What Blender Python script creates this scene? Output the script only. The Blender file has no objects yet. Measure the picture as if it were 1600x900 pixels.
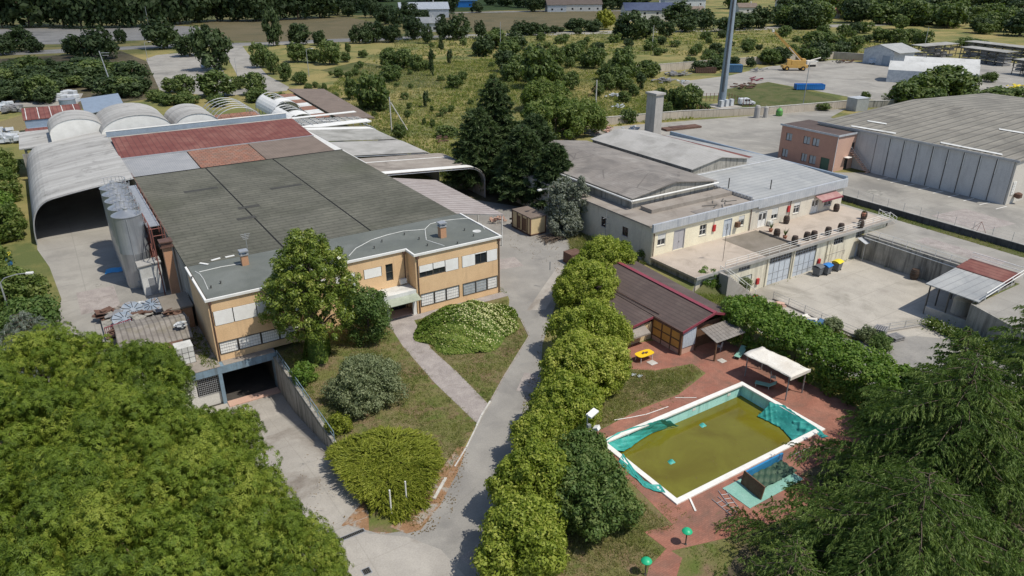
import bpy, math, random
import numpy as np
from mathutils import Vector, Matrix
from mathutils.geometry import tessellate_polygon
R = math.radians
sc = bpy.context.scene
col = sc.collection
rng = np.random.default_rng(7)
random.seed(7)

# ---------------------------------------------------------------- camera, sky, sun, exposure
cd = bpy.data.cameras.new('camera'); cam = bpy.data.objects.new('camera', cd); col.objects.link(cam)
CAM = (-41.57, -66.95, 36.0)
cam.location = CAM
cam.rotation_euler = (R(90 - 24.3), 0, R(-32.67))
cd.sensor_width = 36; cd.lens = 36 * 1130 / 1600; cd.clip_start = 0.5; cd.clip_end = 6000
sc.camera = cam
SUN_EL = R(60); sx, sy = 0.50, -0.866
world = bpy.data.worlds.new('World'); sc.world = world; world.use_nodes = True
wn = world.node_tree.nodes; wl = world.node_tree.links
bg = wn['Background']; sky = wn.new('ShaderNodeTexSky'); sky.sky_type = 'NISHITA'; sky.sun_disc = False
sky.sun_elevation = SUN_EL; sky.sun_rotation = math.atan2(sx, sy); sky.altitude = 300
wl.new(sky.outputs[0], bg.inputs[0]); bg.inputs[1].default_value = 0.13
sd = bpy.data.lights.new('sun', 'SUN'); sd.energy = 4.05; sd.angle = R(0.53); sd.color = (1.0, 0.945, 0.85)
sun = bpy.data.objects.new('sun', sd); col.objects.link(sun)
sun.rotation_euler = Vector((sx * math.cos(SUN_EL), sy * math.cos(SUN_EL), math.sin(SUN_EL))).to_track_quat('Z', 'Y').to_euler()
sun.location = (0, 0, 120)
# an unseen thin cloud, added high above, shades the far fields
sc.view_settings.view_transform = 'Standard'; sc.view_settings.look = 'None'
sc.view_settings.exposure = 0.0; sc.view_settings.gamma = 1.0; sc.view_settings.use_curve_mapping = False

# ---------------------------------------------------------------- helpers
_ch, _sh = math.cos(R(32.67)), math.sin(R(32.67)); _cp, _sp = math.cos(R(24.3)), math.sin(R(24.3))
def G(px, py, z=0.0):                       # the point of the plane at height z seen at a place of the survey photo
    u = (px - 800) / 1130; v = (450 - py) / 1130
    a = u; b = _cp + v * _sp; c = -_sp + v * _cp
    t = (z - CAM[2]) / c
    return (CAM[0] + t * (a * _ch + b * _sh), CAM[1] + t * (-a * _sh + b * _ch))
def dist(x, y): return math.hypot(x - CAM[0], y - CAM[1])

def tag(o, label=None, cat=None, group=None, kind=None):
    if label: o['label'] = label
    if cat: o['category'] = cat
    if group: o['group'] = group
    if kind: o['kind'] = kind
    return o
def thing(name, label, cat, loc=(0, 0, 0), group=None, rz=0):
    o = bpy.data.objects.new(name, None); col.objects.link(o); o.empty_display_size = 0.3
    o.location = loc; o.rotation_euler = (0, 0, rz); o['org'] = list(loc)
    return tag(o, label, cat, group)
def kids(o): return [c for c in col.objects if c.parent is o]
CH = {}
def copy_tree(o, loc=None, rz=None, s=None, label=None, group=None, parent=None):
    c = o.copy(); col.objects.link(c)
    if parent is not None: c.parent = parent
    for ch in CH.get(o.name, []): copy_tree(ch, parent=c)
    if loc is not None: c.location = loc
    if rz is not None: c.rotation_euler = (0, 0, rz)
    if s is not None: c.scale = s if isinstance(s, tuple) else (s, s, s)
    if label: c['label'] = label
    if group: c['group'] = group
    return c
ORG = {}
def link(name, me, mat, parent, org=(0, 0, 0)):
    o = bpy.data.objects.new(name, me); col.objects.link(o)
    if mat is not None: me.materials.append(mat)
    if parent is not None:
        o.parent = parent; CH.setdefault(parent.name, []).append(o)
        ORG[o.name] = ORG.get(parent.name, tuple(parent.get('org', (0, 0, 0))))
    else:
        o.location = org; ORG[o.name] = org
    return o

class MB:
    def __init__(s): s.v = []; s.f = []
    def add(s, vs, fs):
        n = len(s.v); s.v += [tuple(q) for q in vs]; s.f += [tuple(i + n for i in f) for f in fs]; return s
    def box(s, x0, y0, z0, x1, y1, z1):
        x0, x1 = min(x0, x1), max(x0, x1); y0, y1 = min(y0, y1), max(y0, y1); z0, z1 = min(z0, z1), max(z0, z1)
        return s.add([(x0, y0, z0), (x1, y0, z0), (x1, y1, z0), (x0, y1, z0), (x0, y0, z1), (x1, y0, z1), (x1, y1, z1), (x0, y1, z1)],
                     [(0, 3, 2, 1), (4, 5, 6, 7), (0, 1, 5, 4), (1, 2, 6, 5), (2, 3, 7, 6), (3, 0, 4, 7)])
    def obox(s, c, size, rz=0, tilt=None):
        hx, hy, hz = size[0] / 2, size[1] / 2, size[2] / 2
        m = Matrix.Rotation(rz, 4, 'Z')
        if tilt: m = m @ Matrix.Rotation(tilt[0], 4, 'X') @ Matrix.Rotation(tilt[1], 4, 'Y')
        b = MB().box(-hx, -hy, -hz, hx, hy, hz)
        return s.add([Vector(c) + m @ Vector(q) for q in b.v], b.f)
    def prism(s, poly, z0, z1):
        n = len(poly)
        a = sum(poly[i][0] * poly[(i + 1) % n][1] - poly[(i + 1) % n][0] * poly[i][1] for i in range(n))
        if a < 0: poly = poly[::-1]
        vs = [(x, y, z0) for x, y in poly] + [(x, y, z1) for x, y in poly]
        return s.add(vs, [tuple(range(n - 1, -1, -1)), tuple(range(n, 2 * n))] + [(i, (i + 1) % n, n + (i + 1) % n, n + i) for i in range(n)])
    def extrude(s, prof, axis, a0, a1):      # prof: closed loop of (p, z); axis 'x' or 'y' is the direction of the run
        n = len(prof)
        mk = (lambda q, a: (a, q[0], q[1])) if axis == 'x' else (lambda q, a: (q[0], a, q[1]))
        vs = [mk(q, a0) for q in prof] + [mk(q, a1) for q in prof]
        return s.add(vs, [tuple(range(n)), tuple(range(2 * n - 1, n - 1, -1))] + [(i, n + i, n + (i + 1) % n, (i + 1) % n) for i in range(n)])
    def shell(s, prof, axis, a0, a1, th=0.06):   # open profile given thickness, extruded
        inner = []
        for i, q in enumerate(prof):
            p0 = prof[max(i - 1, 0)]; p1 = prof[min(i + 1, len(prof) - 1)]
            dx, dz = p1[0] - p0[0], p1[1] - p0[1]; L = math.hypot(dx, dz) or 1
            inner.append((q[0] + dz / L * th, q[1] - dx / L * th))
        n = len(prof)
        for i in range(n - 1):
            s.extrude([prof[i], prof[i + 1], inner[i + 1], inner[i]], axis, a0, a1)
        return s
    def tube(s, p, q, r, n=8, r2=None):
        p = Vector(p); q = Vector(q); r2 = r if r2 is None else r2
        d = (q - p).normalized(); a = d.orthogonal().normalized(); b = d.cross(a)
        vs = [p + (a * math.cos(t) + b * math.sin(t)) * r for t in [2 * math.pi * i / n for i in range(n)]]
        vs += [q + (a * math.cos(t) + b * math.sin(t)) * r2 for t in [2 * math.pi * i / n for i in range(n)]]
        return s.add(vs, [tuple(range(n - 1, -1, -1)), tuple(range(n, 2 * n))] + [(i, (i + 1) % n, n + (i + 1) % n, n + i) for i in range(n)])
    def path(s, pts, r, n=6):
        for a, b in zip(pts[:-1], pts[1:]): s.tube(a, b, r, n)
        return s
    def lathe(s, c, prof, n=24):
        vs = []; m = len(prof)
        for r, z in prof:
            vs += [(c[0] + r * math.cos(2 * math.pi * i / n), c[1] + r * math.sin(2 * math.pi * i / n), c[2] + z) for i in range(n)]
        fs = [(k * n + i, k * n + (i + 1) % n, (k + 1) * n + (i + 1) % n, (k + 1) * n + i) for k in range(m - 1) for i in range(n)]
        fs += [tuple(range(n - 1, -1, -1)), tuple(range((m - 1) * n, m * n))]
        return s.add(vs, fs)
    def surf(s, nu, nv, fn):
        vs = [fn(i / nu, j / nv) for j in range(nv + 1) for i in range(nu + 1)]
        return s.add(vs, [(j * (nu + 1) + i, j * (nu + 1) + i + 1, (j + 1) * (nu + 1) + i + 1, (j + 1) * (nu + 1) + i) for j in range(nv) for i in range(nu)])
    def build(s, name, mat, parent=None, smooth=False, bevel=0, org=None):
        me = bpy.data.meshes.new(name)
        if parent is not None:
            o0 = ORG.get(parent.name, tuple(parent.get('org', (0, 0, 0))))
        else:
            if org is None:
                xs = [q[0] for q in s.v]; ys = [q[1] for q in s.v]; zs = [q[2] for q in s.v]
                org = ((min(xs) + max(xs)) / 2, (min(ys) + max(ys)) / 2, min(zs))
            o0 = org
        me.from_pydata([(q[0] - o0[0], q[1] - o0[1], q[2] - o0[2]) for q in s.v], [], s.f)
        me.update()
        if smooth:
            me.polygons.foreach_set('use_smooth', [True] * len(me.polygons))
            me.set_sharp_from_angle(angle=R(40))
        o = link(name, me, mat, parent, o0)
        if bevel:
            b = o.modifiers.new('bevel', 'BEVEL'); b.width = bevel; b.segments = 2; b.limit_method = 'ANGLE'
        return o

class Face:                                  # local frame on a wall: s along it, d out of it, z up
    def __init__(s, x, y, dx, dy): s.o = (x, y); s.t = (dx, dy); s.n = (dy, -dx)
    def pt(s, a, d, z): return (s.o[0] + s.t[0] * a + s.n[0] * d, s.o[1] + s.t[1] * a + s.n[1] * d, z)
    def box(s, mb, a0, a1, d0, d1, z0, z1):
        a0, a1 = min(a0, a1), max(a0, a1); d0, d1 = min(d0, d1), max(d0, d1)
        vs = [s.pt(a, d, z) for z in (z0, z1) for a, d in ((a0, d1), (a1, d1), (a1, d0), (a0, d0))]
        return mb.add(vs, [(0, 3, 2, 1), (4, 5, 6, 7), (0, 1, 5, 4), (1, 2, 6, 5), (2, 3, 7, 6), (3, 0, 4, 7)])
    def wall(s, mb, a0, a1, z0, z1, holes, th=0.3):
        As = sorted({a0, a1} | {h[0] for h in holes} | {h[1] for h in holes}); Zs = sorted({z0, z1} | {h[2] for h in holes} | {h[3] for h in holes})
        for i in range(len(As) - 1):
            for j in range(len(Zs) - 1):
                ca, cz = (As[i] + As[i + 1]) / 2, (Zs[j] + Zs[j + 1]) / 2
                if any(h[0] < ca < h[1] and h[2] < cz < h[3] for h in holes): continue
                s.box(mb, As[i], As[i + 1], -th, 0, Zs[j], Zs[j + 1])
        return mb

def window(face, parent, a0, a1, z0, z1, fmat, pmat, cols=1, rows=1, shut=0.0, smat=None, grille=None, name='window', depth=-0.12, sill=None, fw=0.06):
    f = MB()
    for (p, q, r, t) in ((a0, a0 + fw, z0, z1), (a1 - fw, a1, z0, z1), (a0 + fw, a1 - fw, z0, z0 + fw), (a0 + fw, a1 - fw, z1 - fw, z1)):
        face.box(f, p, q, depth - .06, depth + .02, r, t)
    for i in range(1, cols):
        c = a0 + (a1 - a0) * i / cols; face.box(f, c - .03, c + .03, depth - .05, depth + .012, z0 + fw, z1 - fw)
    for i in range(1, rows):
        c = z0 + (z1 - z0) * i / rows; face.box(f, a0 + fw, a1 - fw, depth - .045, depth + .008, c - .025, c + .025)
    fo = f.build(name, fmat, parent)
    pb = face.box(MB(), a0 + .01, a1 - .01, depth - .09, depth - .055, z0 + .01, z1 - .01); pb.build('pane', pmat, fo)
    if shut > 0:
        sb = MB(); zz = z1 - .02 - (z1 - z0 - .04) * shut
        k = max(2, int((z1 - zz) / .12))
        for i in range(k):
            h0 = zz + (z1 - .02 - zz) * i / k; h1 = zz + (z1 - .02 - zz) * (i + 1) / k
            face.box(sb, a0 + .02, a1 - .02, depth + .022, depth + .08, h0 + .002, h1)
        sb.build('shutter', smat, fo)
    if grille:
        gm, na, nz = grille; g = MB()
        for i in range(na + 1):
            c = a0 + .03 + (a1 - a0 - .06) * i / na; face.box(g, c - .011, c + .011, -.03, -.012, z0 + .06, z1 - .06)
        for i in range(nz + 1):
            c = z0 + .02 + (z1 - z0 - .04) * i / nz; face.box(g, a0 + .05, a1 - .05, -.01, .008, c - .013, c + .013)
        g.build('grille', gm, fo)
    if sill:
        face.box(MB(), a0 - .08, a1 + .08, -.1, .06, z0 - .08, z0 - .003).build('sill', sill, fo)
    return fo

# ---------------------------------------------------------------- materials
def nt(name):
    m = bpy.data.materials.new(name); m.use_nodes = True; n = m.node_tree.nodes; l = m.node_tree.links
    return m, n, l, n['Principled BSDF']
def mixc(n, l, f, a, b, mode='MIX'):
    x = n.new('ShaderNodeMix'); x.data_type = 'RGBA'; x.blend_type = mode
    for sock, val in ((x.inputs[0], f), (x.inputs[6], a), (x.inputs[7], b)):
        if hasattr(val, 'is_output'): l.new(val, sock)
        elif isinstance(val, tuple): sock.default_value = (*val, 1)
        else: sock.default_value = val
    return x.outputs[2]
def noise(n, l, vec, scale, detail=5, rough=.6, dist=0.0):
    t = n.new('ShaderNodeTexNoise'); t.inputs['Scale'].default_value = scale; t.inputs['Detail'].default_value = detail
    t.inputs['Roughness'].default_value = rough; t.inputs['Distortion'].default_value = dist; l.new(vec, t.inputs['Vector']); return t.outputs['Fac']
def ramp(n, l, v, a, b):
    r = n.new('ShaderNodeMapRange'); r.inputs['From Min'].default_value = a; r.inputs['From Max'].default_value = b; r.clamp = True
    l.new(v, r.inputs['Value']); return r.outputs[0]
def mth(n, l, op, a, b=None):
    x = n.new('ShaderNodeMath'); x.operation = op
    for i, v in enumerate((a, b)):
        if v is None: continue
        if hasattr(v, 'is_output'): l.new(v, x.inputs[i])
        else: x.inputs[i].default_value = v
    return x.outputs[0]
def scalev(n, l, vec, s):
    x = n.new('ShaderNodeMapping'); x.inputs['Scale'].default_value = s; l.new(vec, x.inputs['Vector']); return x.outputs[0]
def mat(name, c, c2=None, scale=1.0, lo=.4, hi=.65, rough=.85, metal=0, bump=0, bscale=None, grime=None, fine=.18, streak=None, stripe=None, cells=None, cracks=None, squash=None, spec=.4, joints=None, spots=None):
    m, n, l, b = nt(name)
    geo = n.new('ShaderNodeNewGeometry'); pos = geo.outputs['Position']
    v = scalev(n, l, pos, squash) if squash else pos
    colr = c
    if c2: colr = mixc(n, l, ramp(n, l, noise(n, l, v, scale, 7, .62, .3), lo, hi), c, c2)
    if grime:                                # (colour, scale, lo, hi)
        colr = mixc(n, l, ramp(n, l, noise(n, l, pos, grime[1], 8, .65, .6), grime[2], grime[3]), colr, grime[0])
    if streak:                               # vertical rain streaks (colour, lo, hi)
        colr = mixc(n, l, ramp(n, l, noise(n, l, scalev(n, l, pos, (1.6, 1.6, .12)), 1.2, 6, .6), streak[1], streak[2]), colr, streak[0])
    hgt = None
    if stripe:                               # (axis, period, colour, width, strength)
        sep = n.new('ShaderNodeSeparateXYZ'); l.new(pos, sep.inputs[0])
        fr = mth(n, l, 'FRACT', mth(n, l, 'MULTIPLY', sep.outputs[stripe[0]], 1 / stripe[1]))
        k = mth(n, l, 'LESS_THAN', fr, stripe[3])
        colr = mixc(n, l, mth(n, l, 'MULTIPLY', k, stripe[4]), colr, stripe[2])
        hgt = mth(n, l, 'SINE', mth(n, l, 'MULTIPLY', sep.outputs[stripe[0]], 2 * math.pi / stripe[1]))
    if cells:                                # bricks or tiles seen from above (w, h, mortar colour, strength, offset)
        br = n.new('ShaderNodeTexBrick'); l.new(pos, br.inputs['Vector']); br.inputs['Scale'].default_value = 1
        br.inputs['Brick Width'].default_value = cells[0]; br.inputs['Row Height'].default_value = cells[1]; br.inputs['Mortar Size'].default_value = cells[0] * .05
        br.inputs['Color1'].default_value = (.75, .75, .75, 1); br.inputs['Color2'].default_value = (1.15, 1.15, 1.15, 1); br.inputs['Mortar'].default_value = (*cells[2], 1)
        colr = mixc(n, l, cells[3], colr, br.outputs['Color'], 'MULTIPLY')
    if cracks:                               # (scale, colour, width, strength)
        vo = n.new('ShaderNodeTexVoronoi'); vo.feature = 'DISTANCE_TO_EDGE'; vo.inputs['Scale'].default_value = cracks[0]
        wob = n.new('ShaderNodeTexNoise'); wob.inputs['Scale'].default_value = cracks[0] * 3; l.new(pos, wob.inputs['Vector'])
        l.new(mixc(n, l, .25, pos, wob.outputs['Color'], 'ADD'), vo.inputs['Vector'])
        k = mth(n, l, 'LESS_THAN', vo.outputs['Distance'], cracks[2])
        msk = mth(n, l, 'MULTIPLY', k, ramp(n, l, noise(n, l, pos, cracks[0] * 1.5, 3), .45, .55))
        colr = mixc(n, l, mth(n, l, 'MULTIPLY', msk, cracks[3]), colr, cracks[1])
    if joints:                               # cast slabs (w, h, width, colour, strength)
        jb = n.new('ShaderNodeTexBrick'); jb.offset = 0; l.new(pos, jb.inputs['Vector']); jb.inputs['Scale'].default_value = 1; jb.inputs['Brick Width'].default_value = joints[0]; jb.inputs['Row Height'].default_value = joints[1]
        jb.inputs['Mortar Size'].default_value = joints[2]; jb.inputs['Color1'].default_value = (0, 0, 0, 1); jb.inputs['Color2'].default_value = (.22, .22, .22, 1); jb.inputs['Mortar'].default_value = (1, 1, 1, 1)
        colr = mixc(n, l, mth(n, l, 'MULTIPLY', jb.outputs['Color'], joints[4]), colr, joints[3])
    if spots:                                # round oil and damp stains (scale, radius, colour, strength)
        vo = n.new('ShaderNodeTexVoronoi'); vo.inputs['Scale'].default_value = spots[0]; vo.inputs['Randomness'].default_value = 1
        wb = n.new('ShaderNodeTexNoise'); wb.inputs['Scale'].default_value = spots[0] * 4; wb.inputs['Detail'].default_value = 4; l.new(pos, wb.inputs['Vector']); l.new(mixc(n, l, .9, pos, wb.outputs['Color'], 'ADD'), vo.inputs['Vector'])
        k = ramp(n, l, vo.outputs['Distance'], spots[1], spots[1] * .2)
        colr = mixc(n, l, mth(n, l, 'MULTIPLY', k, spots[3]), colr, spots[2])
    if fine:
        fn = ramp(n, l, noise(n, l, pos, 9, 4, .75), .25, .75)
        g = n.new('ShaderNodeMapRange'); l.new(fn, g.inputs[0]); g.inputs[3].default_value = 1 - fine; g.inputs[4].default_value = 1 + fine
        cc = n.new('ShaderNodeCombineColor'); [l.new(g.outputs[0], cc.inputs[i]) for i in range(3)]
        colr = mixc(n, l, 1.0, colr, cc.outputs[0], 'MULTIPLY')
    if hasattr(colr, 'is_output'): l.new(colr, b.inputs['Base Color'])
    else: b.inputs['Base Color'].default_value = (*colr, 1)
    b.inputs['Roughness'].default_value = rough; b.inputs['Metallic'].default_value = metal; b.inputs['Specular IOR Level'].default_value = spec
    if bump or (stripe and len(stripe) > 5):
        bp = n.new('ShaderNodeBump'); bp.inputs['Strength'].default_value = bump or stripe[5]; bp.inputs['Distance'].default_value = .06
        if stripe and len(stripe) > 5: l.new(hgt, bp.inputs['Height'])
        else: l.new(noise(n, l, pos, bscale or 6, 6, .7), bp.inputs['Height'])
        l.new(bp.outputs[0], b.inputs['Normal'])
    return m
def leafmat(name, dark, mid, light, trans=.28, rough=.55, spec=.25):
    m, n, l, b = nt(name)
    at = n.new('ShaderNodeAttribute'); at.attribute_name = 'tint'
    oi = n.new('ShaderNodeObjectInfo')
    t = mth(n, l, 'ADD', at.outputs['Fac'], mth(n, l, 'MULTIPLY', mth(n, l, 'SUBTRACT', oi.outputs['Random'], .5), .25))
    cr = n.new('ShaderNodeValToRGB'); e = cr.color_ramp.elements
    e[0].position = 0; e[0].color = (*dark, 1); e[1].position = 1; e[1].color = (*light, 1)
    x = e.new(.5); x.color = (*mid, 1); l.new(t, cr.inputs[0])
    l.new(cr.outputs[0], b.inputs['Base Color']); b.inputs['Roughness'].default_value = rough; b.inputs['Specular IOR Level'].default_value = spec
    tr = n.new('ShaderNodeBsdfTranslucent'); l.new(mixc(n, l, 1.0, cr.outputs[0], (1.1, 1.25, .5), 'MULTIPLY'), tr.inputs[0])
    ms = n.new('ShaderNodeMixShader'); ms.inputs[0].default_value = trans; l.new(b.outputs[0], ms.inputs[1]); l.new(tr.outputs[0], ms.inputs[2])
    l.new(ms.outputs[0], n['Material Output'].inputs[0]); return m
def ground_mat(name, cols, scales, fine=.25):     # several colours mixed by noises of their own
    m, n, l, b = nt(name); geo = n.new('ShaderNodeNewGeometry'); pos = geo.outputs['Position']; c = cols[0]
    for i, (cc, s, lo, hi) in enumerate(zip(cols[1:], scales, [.42, .5, .5, .55, .5], [.58, .62, .6, .66, .6])):
        off = n.new('ShaderNodeMapping'); off.inputs['Location'].default_value = (i * 37.3, i * 11.7, 0); l.new(pos, off.inputs[0])
        c = mixc(n, l, ramp(n, l, noise(n, l, off.outputs[0], s, 9, .68, .4), lo, hi), c, cc)
    fn = noise(n, l, pos, 5, 5, .8); g = n.new('ShaderNodeMapRange'); l.new(fn, g.inputs[0]); g.inputs[1].default_value = .25; g.inputs[2].default_value = .75
    g.inputs[3].default_value = 1 - fine; g.inputs[4].default_value = 1 + fine
    cc = n.new('ShaderNodeCombineColor'); [l.new(g.outputs[0], cc.inputs[i]) for i in range(3)]
    l.new(mixc(n, l, 1.0, c, cc.outputs[0], 'MULTIPLY'), b.inputs['Base Color']); b.inputs['Roughness'].default_value = .95; b.inputs['Specular IOR Level'].default_value = .15
    bp = n.new('ShaderNodeBump'); bp.inputs['Strength'].default_value = .5; bp.inputs['Distance'].default_value = .2; l.new(fn, bp.inputs['Height']); l.new(bp.outputs[0], b.inputs['Normal'])
    return m

M = {}
M['field'] = ground_mat('field_grass', [(.25, .215, .085), (.16, .165, .055), (.30, .24, .10), (.11, .13, .045)], [.035, .02, .05])
M['garden'] = ground_mat('garden_grass', [(.15, .155, .05), (.19, .155, .08), (.11, .14, .035), (.20, .14, .085)], [.25, .4, .35])
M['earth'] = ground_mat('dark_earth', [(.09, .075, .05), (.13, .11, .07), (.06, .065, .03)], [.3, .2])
M['hay'] = ground_mat('hay_field', [(.23, .185, .10), (.20, .165, .085), (.17, .15, .08)], [.02, .05])
M['greenfield'] = ground_mat('green_field', [(.05, .08, .025), (.06, .09, .03), (.045, .07, .025)], [.02, .05])
M['weedy'] = ground_mat('weedy_green', [(.085, .10, .035), (.12, .115, .05), (.06, .08, .025)], [.12, .2])
M['asphalt'] = mat('old_asphalt', (.25, .237, .215), (.305, .288, .258), .35, spots=(.22, .16, (.15, .145, .135), .5), grime=((.20, .19, .175), .12, .52, .66), cracks=(.3, (.17, .16, .145), .004, .35), rough=.9, bump=.15, bscale=14)
M['concrete'] = mat('pale_concrete', (.34, .315, .28), (.42, .39, .345), .3, joints=(5, 4.5, .04, (.24, .22, .19), .3), spots=(.3, .16, (.2, .17, .14), .5), grime=((.22, .19, .16), .16, .5, .66), cracks=(.25, (.24, .22, .19), .004, .3), rough=.9, bump=.12, bscale=12)
M['yard'] = mat('yard_concrete', (.285, .268, .236), (.35, .33, .29), .2, joints=(6, 5, .06, (.19, .18, .16), .4), spots=(.13, .16, (.17, .16, .145), .5), grime=((.20, .19, .17), .07, .5, .66), cracks=(.2, (.2, .19, .17), .004, .3), rough=.9, bump=.1, bscale=12)
M['court'] = mat('courtyard_concrete', (.38, .35, .30), (.45, .415, .355), .3, joints=(6, 5, .05, (.26, .24, .2), .5), spots=(.2, .18, (.24, .215, .18), .55), grime=((.26, .24, .2), .13, .52, .68), cracks=(.22, (.27, .25, .21), .004, .3), rough=.9)
M['path'] = mat('gravel_concrete_path', (.29, .255, .235), (.37, .33, .30), .8, grime=((.22, .19, .17), .5, .55, .7), fine=.35, rough=.95, bump=.3, bscale=16)
M['kerb'] = mat('kerb_stone', (.55, .53, .49), (.42, .4, .36), 1.2, rough=.9)
M['brickpave'] = mat('red_brick_paving', (.29, .12, .082), (.36, .165, .115), .5, spots=(.35, .2, (.17, .095, .075), .5), grime=((.2, .11, .08), .35, .46, .66), cells=(.3, .15, (.5, .45, .42), .35), rough=.85)
M['peach'] = mat('peach_plaster', (.74, .51, .29), (.67, .45, .25), .5, streak=((.55, .37, .22), .58, .8), rough=.9)
M['orange'] = mat('orange_render', (.50, .28, .16), (.45, .25, .145), .8, streak=((.35, .18, .1), .55, .75), rough=.9)
M['white'] = mat('white_paint', (.76, .75, .71), (.68, .67, .63), .9, rough=.6, fine=.06)
M['offwhite'] = mat('off_white_sheet', (.66, .66, .63), (.5, .5, .47), .35, grime=((.36, .35, .32), .3, .55, .75), rough=.7)
M['shutter'] = mat('white_roller_shutter', (.86, .85, .81), (.8, .78, .74), 1.5, rough=.55, fine=.05)
M['membrane'] = mat('grey_green_membrane', (.135, .145, .128), (.105, .115, .105), .22, grime=((.17, .18, .165), .15, .5, .7), rough=.85)
M['factoryroof'] = mat('factory_roof_felt', (.122, .119, .096), (.15, .146, .116), .35, grime=((.09, .09, .07), .12, .46, .66), stripe=(1, 1.0, (.06, .06, .048), .13, .6), cells=(2.3, 1.0, (.45, .45, .45), .3), spots=(.06, .3, (.085, .09, .06), .5), rough=.95, fine=.2, spec=.2)
M['feltdark'] = mat('dark_felt_patch', (.048, .047, .04), (.06, .058, .05), .6, rough=.9)
M['darkframe'] = mat('dark_grey_frame', (.09, .085, .075), rough=.5, fine=.05)
M['black'] = mat('plain_black', (.012, .012, .012), rough=.9, fine=0)
M['brown'] = mat('brown_metal', (.10, .055, .04), (.13, .07, .05), 2, rough=.6)
m, n, l, b = nt('dark_glass'); b.inputs['Base Color'].default_value = (.025, .03, .035, 1); b.inputs['Roughness'].default_value = .12; b.inputs['Specular IOR Level'].default_value = .6; M['glass'] = m
M['lightglass'] = mat('glass_block', (.42, .46, .48), (.3, .34, .36), 2.0, rough=.25, fine=.1)
M['inox'] = mat('stainless_steel', (.40, .415, .43), (.33, .35, .37), .6, streak=((.26, .27, .28), .5, .75), rough=.38, metal=.55, fine=.04)
M['galv'] = mat('galvanised_metal', (.45, .46, .47), (.38, .39, .4), 1.2, rough=.5, metal=.5)
M['zinc'] = mat('zinc_fascia', (.44, .46, .48), (.52, .53, .54), .7, stripe=(0, .5, (.3, .33, .37), .1, .6), streak=((.3, .32, .35), .55, .75), rough=.6, metal=.2)
M['metalroof'] = mat('grey_metal_roof', (.34, .345, .335), (.42, .42, .40), .3, stripe=(1, .95, (.2, .2, .2), .14, .55), grime=((.27, .28, .28), .12, .52, .7), rough=.65, metal=.15)
M['rustred'] = mat('red_painted_sheet', (.155, .048, .038), (.20, .075, .058), .5, stripe=(0, .9, (.08, .03, .026), .14, .7), grime=((.27, .13, .1), .12, .5, .72), rough=.8)
M['rusttile'] = mat('rusty_orange_sheet', (.30, .13, .08), (.24, .16, .12), .8, lo=.35, hi=.7, cells=(.9, .7, (.25, .2, .18), .7), rough=.85)
M['brownroof'] = mat('brown_fibre_roof', (.20, .155, .125), (.16, .125, .10), .4, stripe=(0, .5, (.12, .095, .08), .2, .4), rough=.9)
M['greypanel'] = mat('grey_translucent_sheet', (.27, .275, .28), (.33, .33, .33), .4, stripe=(0, .3, (.2, .2, .21), .25, .5), rough=.7)
M['fibre'] = mat('weathered_fibre_cement', (.37, .36, .33), (.27, .265, .24), .3, grime=((.2, .195, .17), .22, .48, .68), stripe=(1, 1.1, (.25, .24, .22), .14, .35), rough=.9)
M['fibrehall'] = mat('hall_roof_tiles', (.25, .232, .195), (.19, .178, .15), .22, grime=((.14, .13, .11), .14, .48, .68), stripe=(1, 36.6 / 19, (.085, .08, .068), .17, .75), rough=.9)
M['fibreold'] = mat('old_corrugated_roof', (.24, .215, .19), (.17, .155, .14), .35, grime=((.32, .295, .265), .2, .5, .7), stripe=(1, .55, (.13, .115, .1), .18, .4), cracks=(.12, (.1, .09, .08), .01, .6), rough=.92)
M['fibrepale'] = mat('pale_corrugated_roof', (.40, .385, .36), (.31, .3, .275), .3, grime=((.24, .23, .21), .18, .5, .7), stripe=(1, .55, (.26, .25, .23), .18, .4), rough=.92)
M['cream'] = mat('cream_plaster', (.80, .74, .56), (.74, .67, .50), .5, streak=((.55, .49, .36), .58, .8), rough=.9)
M['creamlow'] = mat('stained_cream_plaster', (.74, .69, .54), (.63, .59, .47), .5, streak=((.42, .38, .3), .5, .75), rough=.9)
M['beige'] = mat('beige_plaster', (.64, .59, .49), (.58, .53, .44), .6, streak=((.42, .38, .31), .55, .8), rough=.9)
M['flatroof'] = mat('dusty_flat_roof', (.27, .235, .20), (.33, .295, .255), .4, grime=((.18, .155, .13), .25, .5, .7), rough=.95)
M['terrace'] = mat('terrace_screed', (.42, .355, .29), (.47, .40, .33), .3, grime=((.31, .26, .21), .25, .5, .7), rough=.9)
M['terracefelt'] = mat('terrace_brown_felt', (.19, .165, .13), (.23, .2, .165), .4, grime=((.15, .13, .1), .3, .5, .7), rough=.9)
M['pink'] = mat('pink_render_shaded', (.46, .26, .19), (.42, .235, .175), .5, rough=.9)  # pink office faces turned from the sun, shade put into the colour
M['palepink'] = mat('pale_pink_and_lit_render', (.54, .35, .265), (.5, .32, .25), .5, rough=.9)  # pale pink parts; also sunlit pink office faces, light put into the colour
M['panel'] = mat('grey_precast_panel', (.55, .54, .52), (.48, .47, .455), .25, streak=((.4, .39, .38), .52, .8), rough=.9)
M['palepanel'] = mat('pale_precast_panel', (.55, .52, .46), (.5, .47, .42), .4, rough=.9)
M['oldwall'] = mat('stained_concrete_wall', (.36, .34, .30), (.25, .24, .21), .5, streak=((.13, .125, .11), .48, .66), rough=.95)
M['beigewall'] = mat('beige_boundary_wall', (.50, .44, .36), (.42, .37, .3), .4, streak=((.3, .26, .21), .5, .72), rough=.95)
M['blackwall'] = mat('sooty_low_wall', (.06, .06, .06), (.10, .1, .1), .6, streak=((.035, .035, .035), .5, .7), rough=.95)
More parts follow.
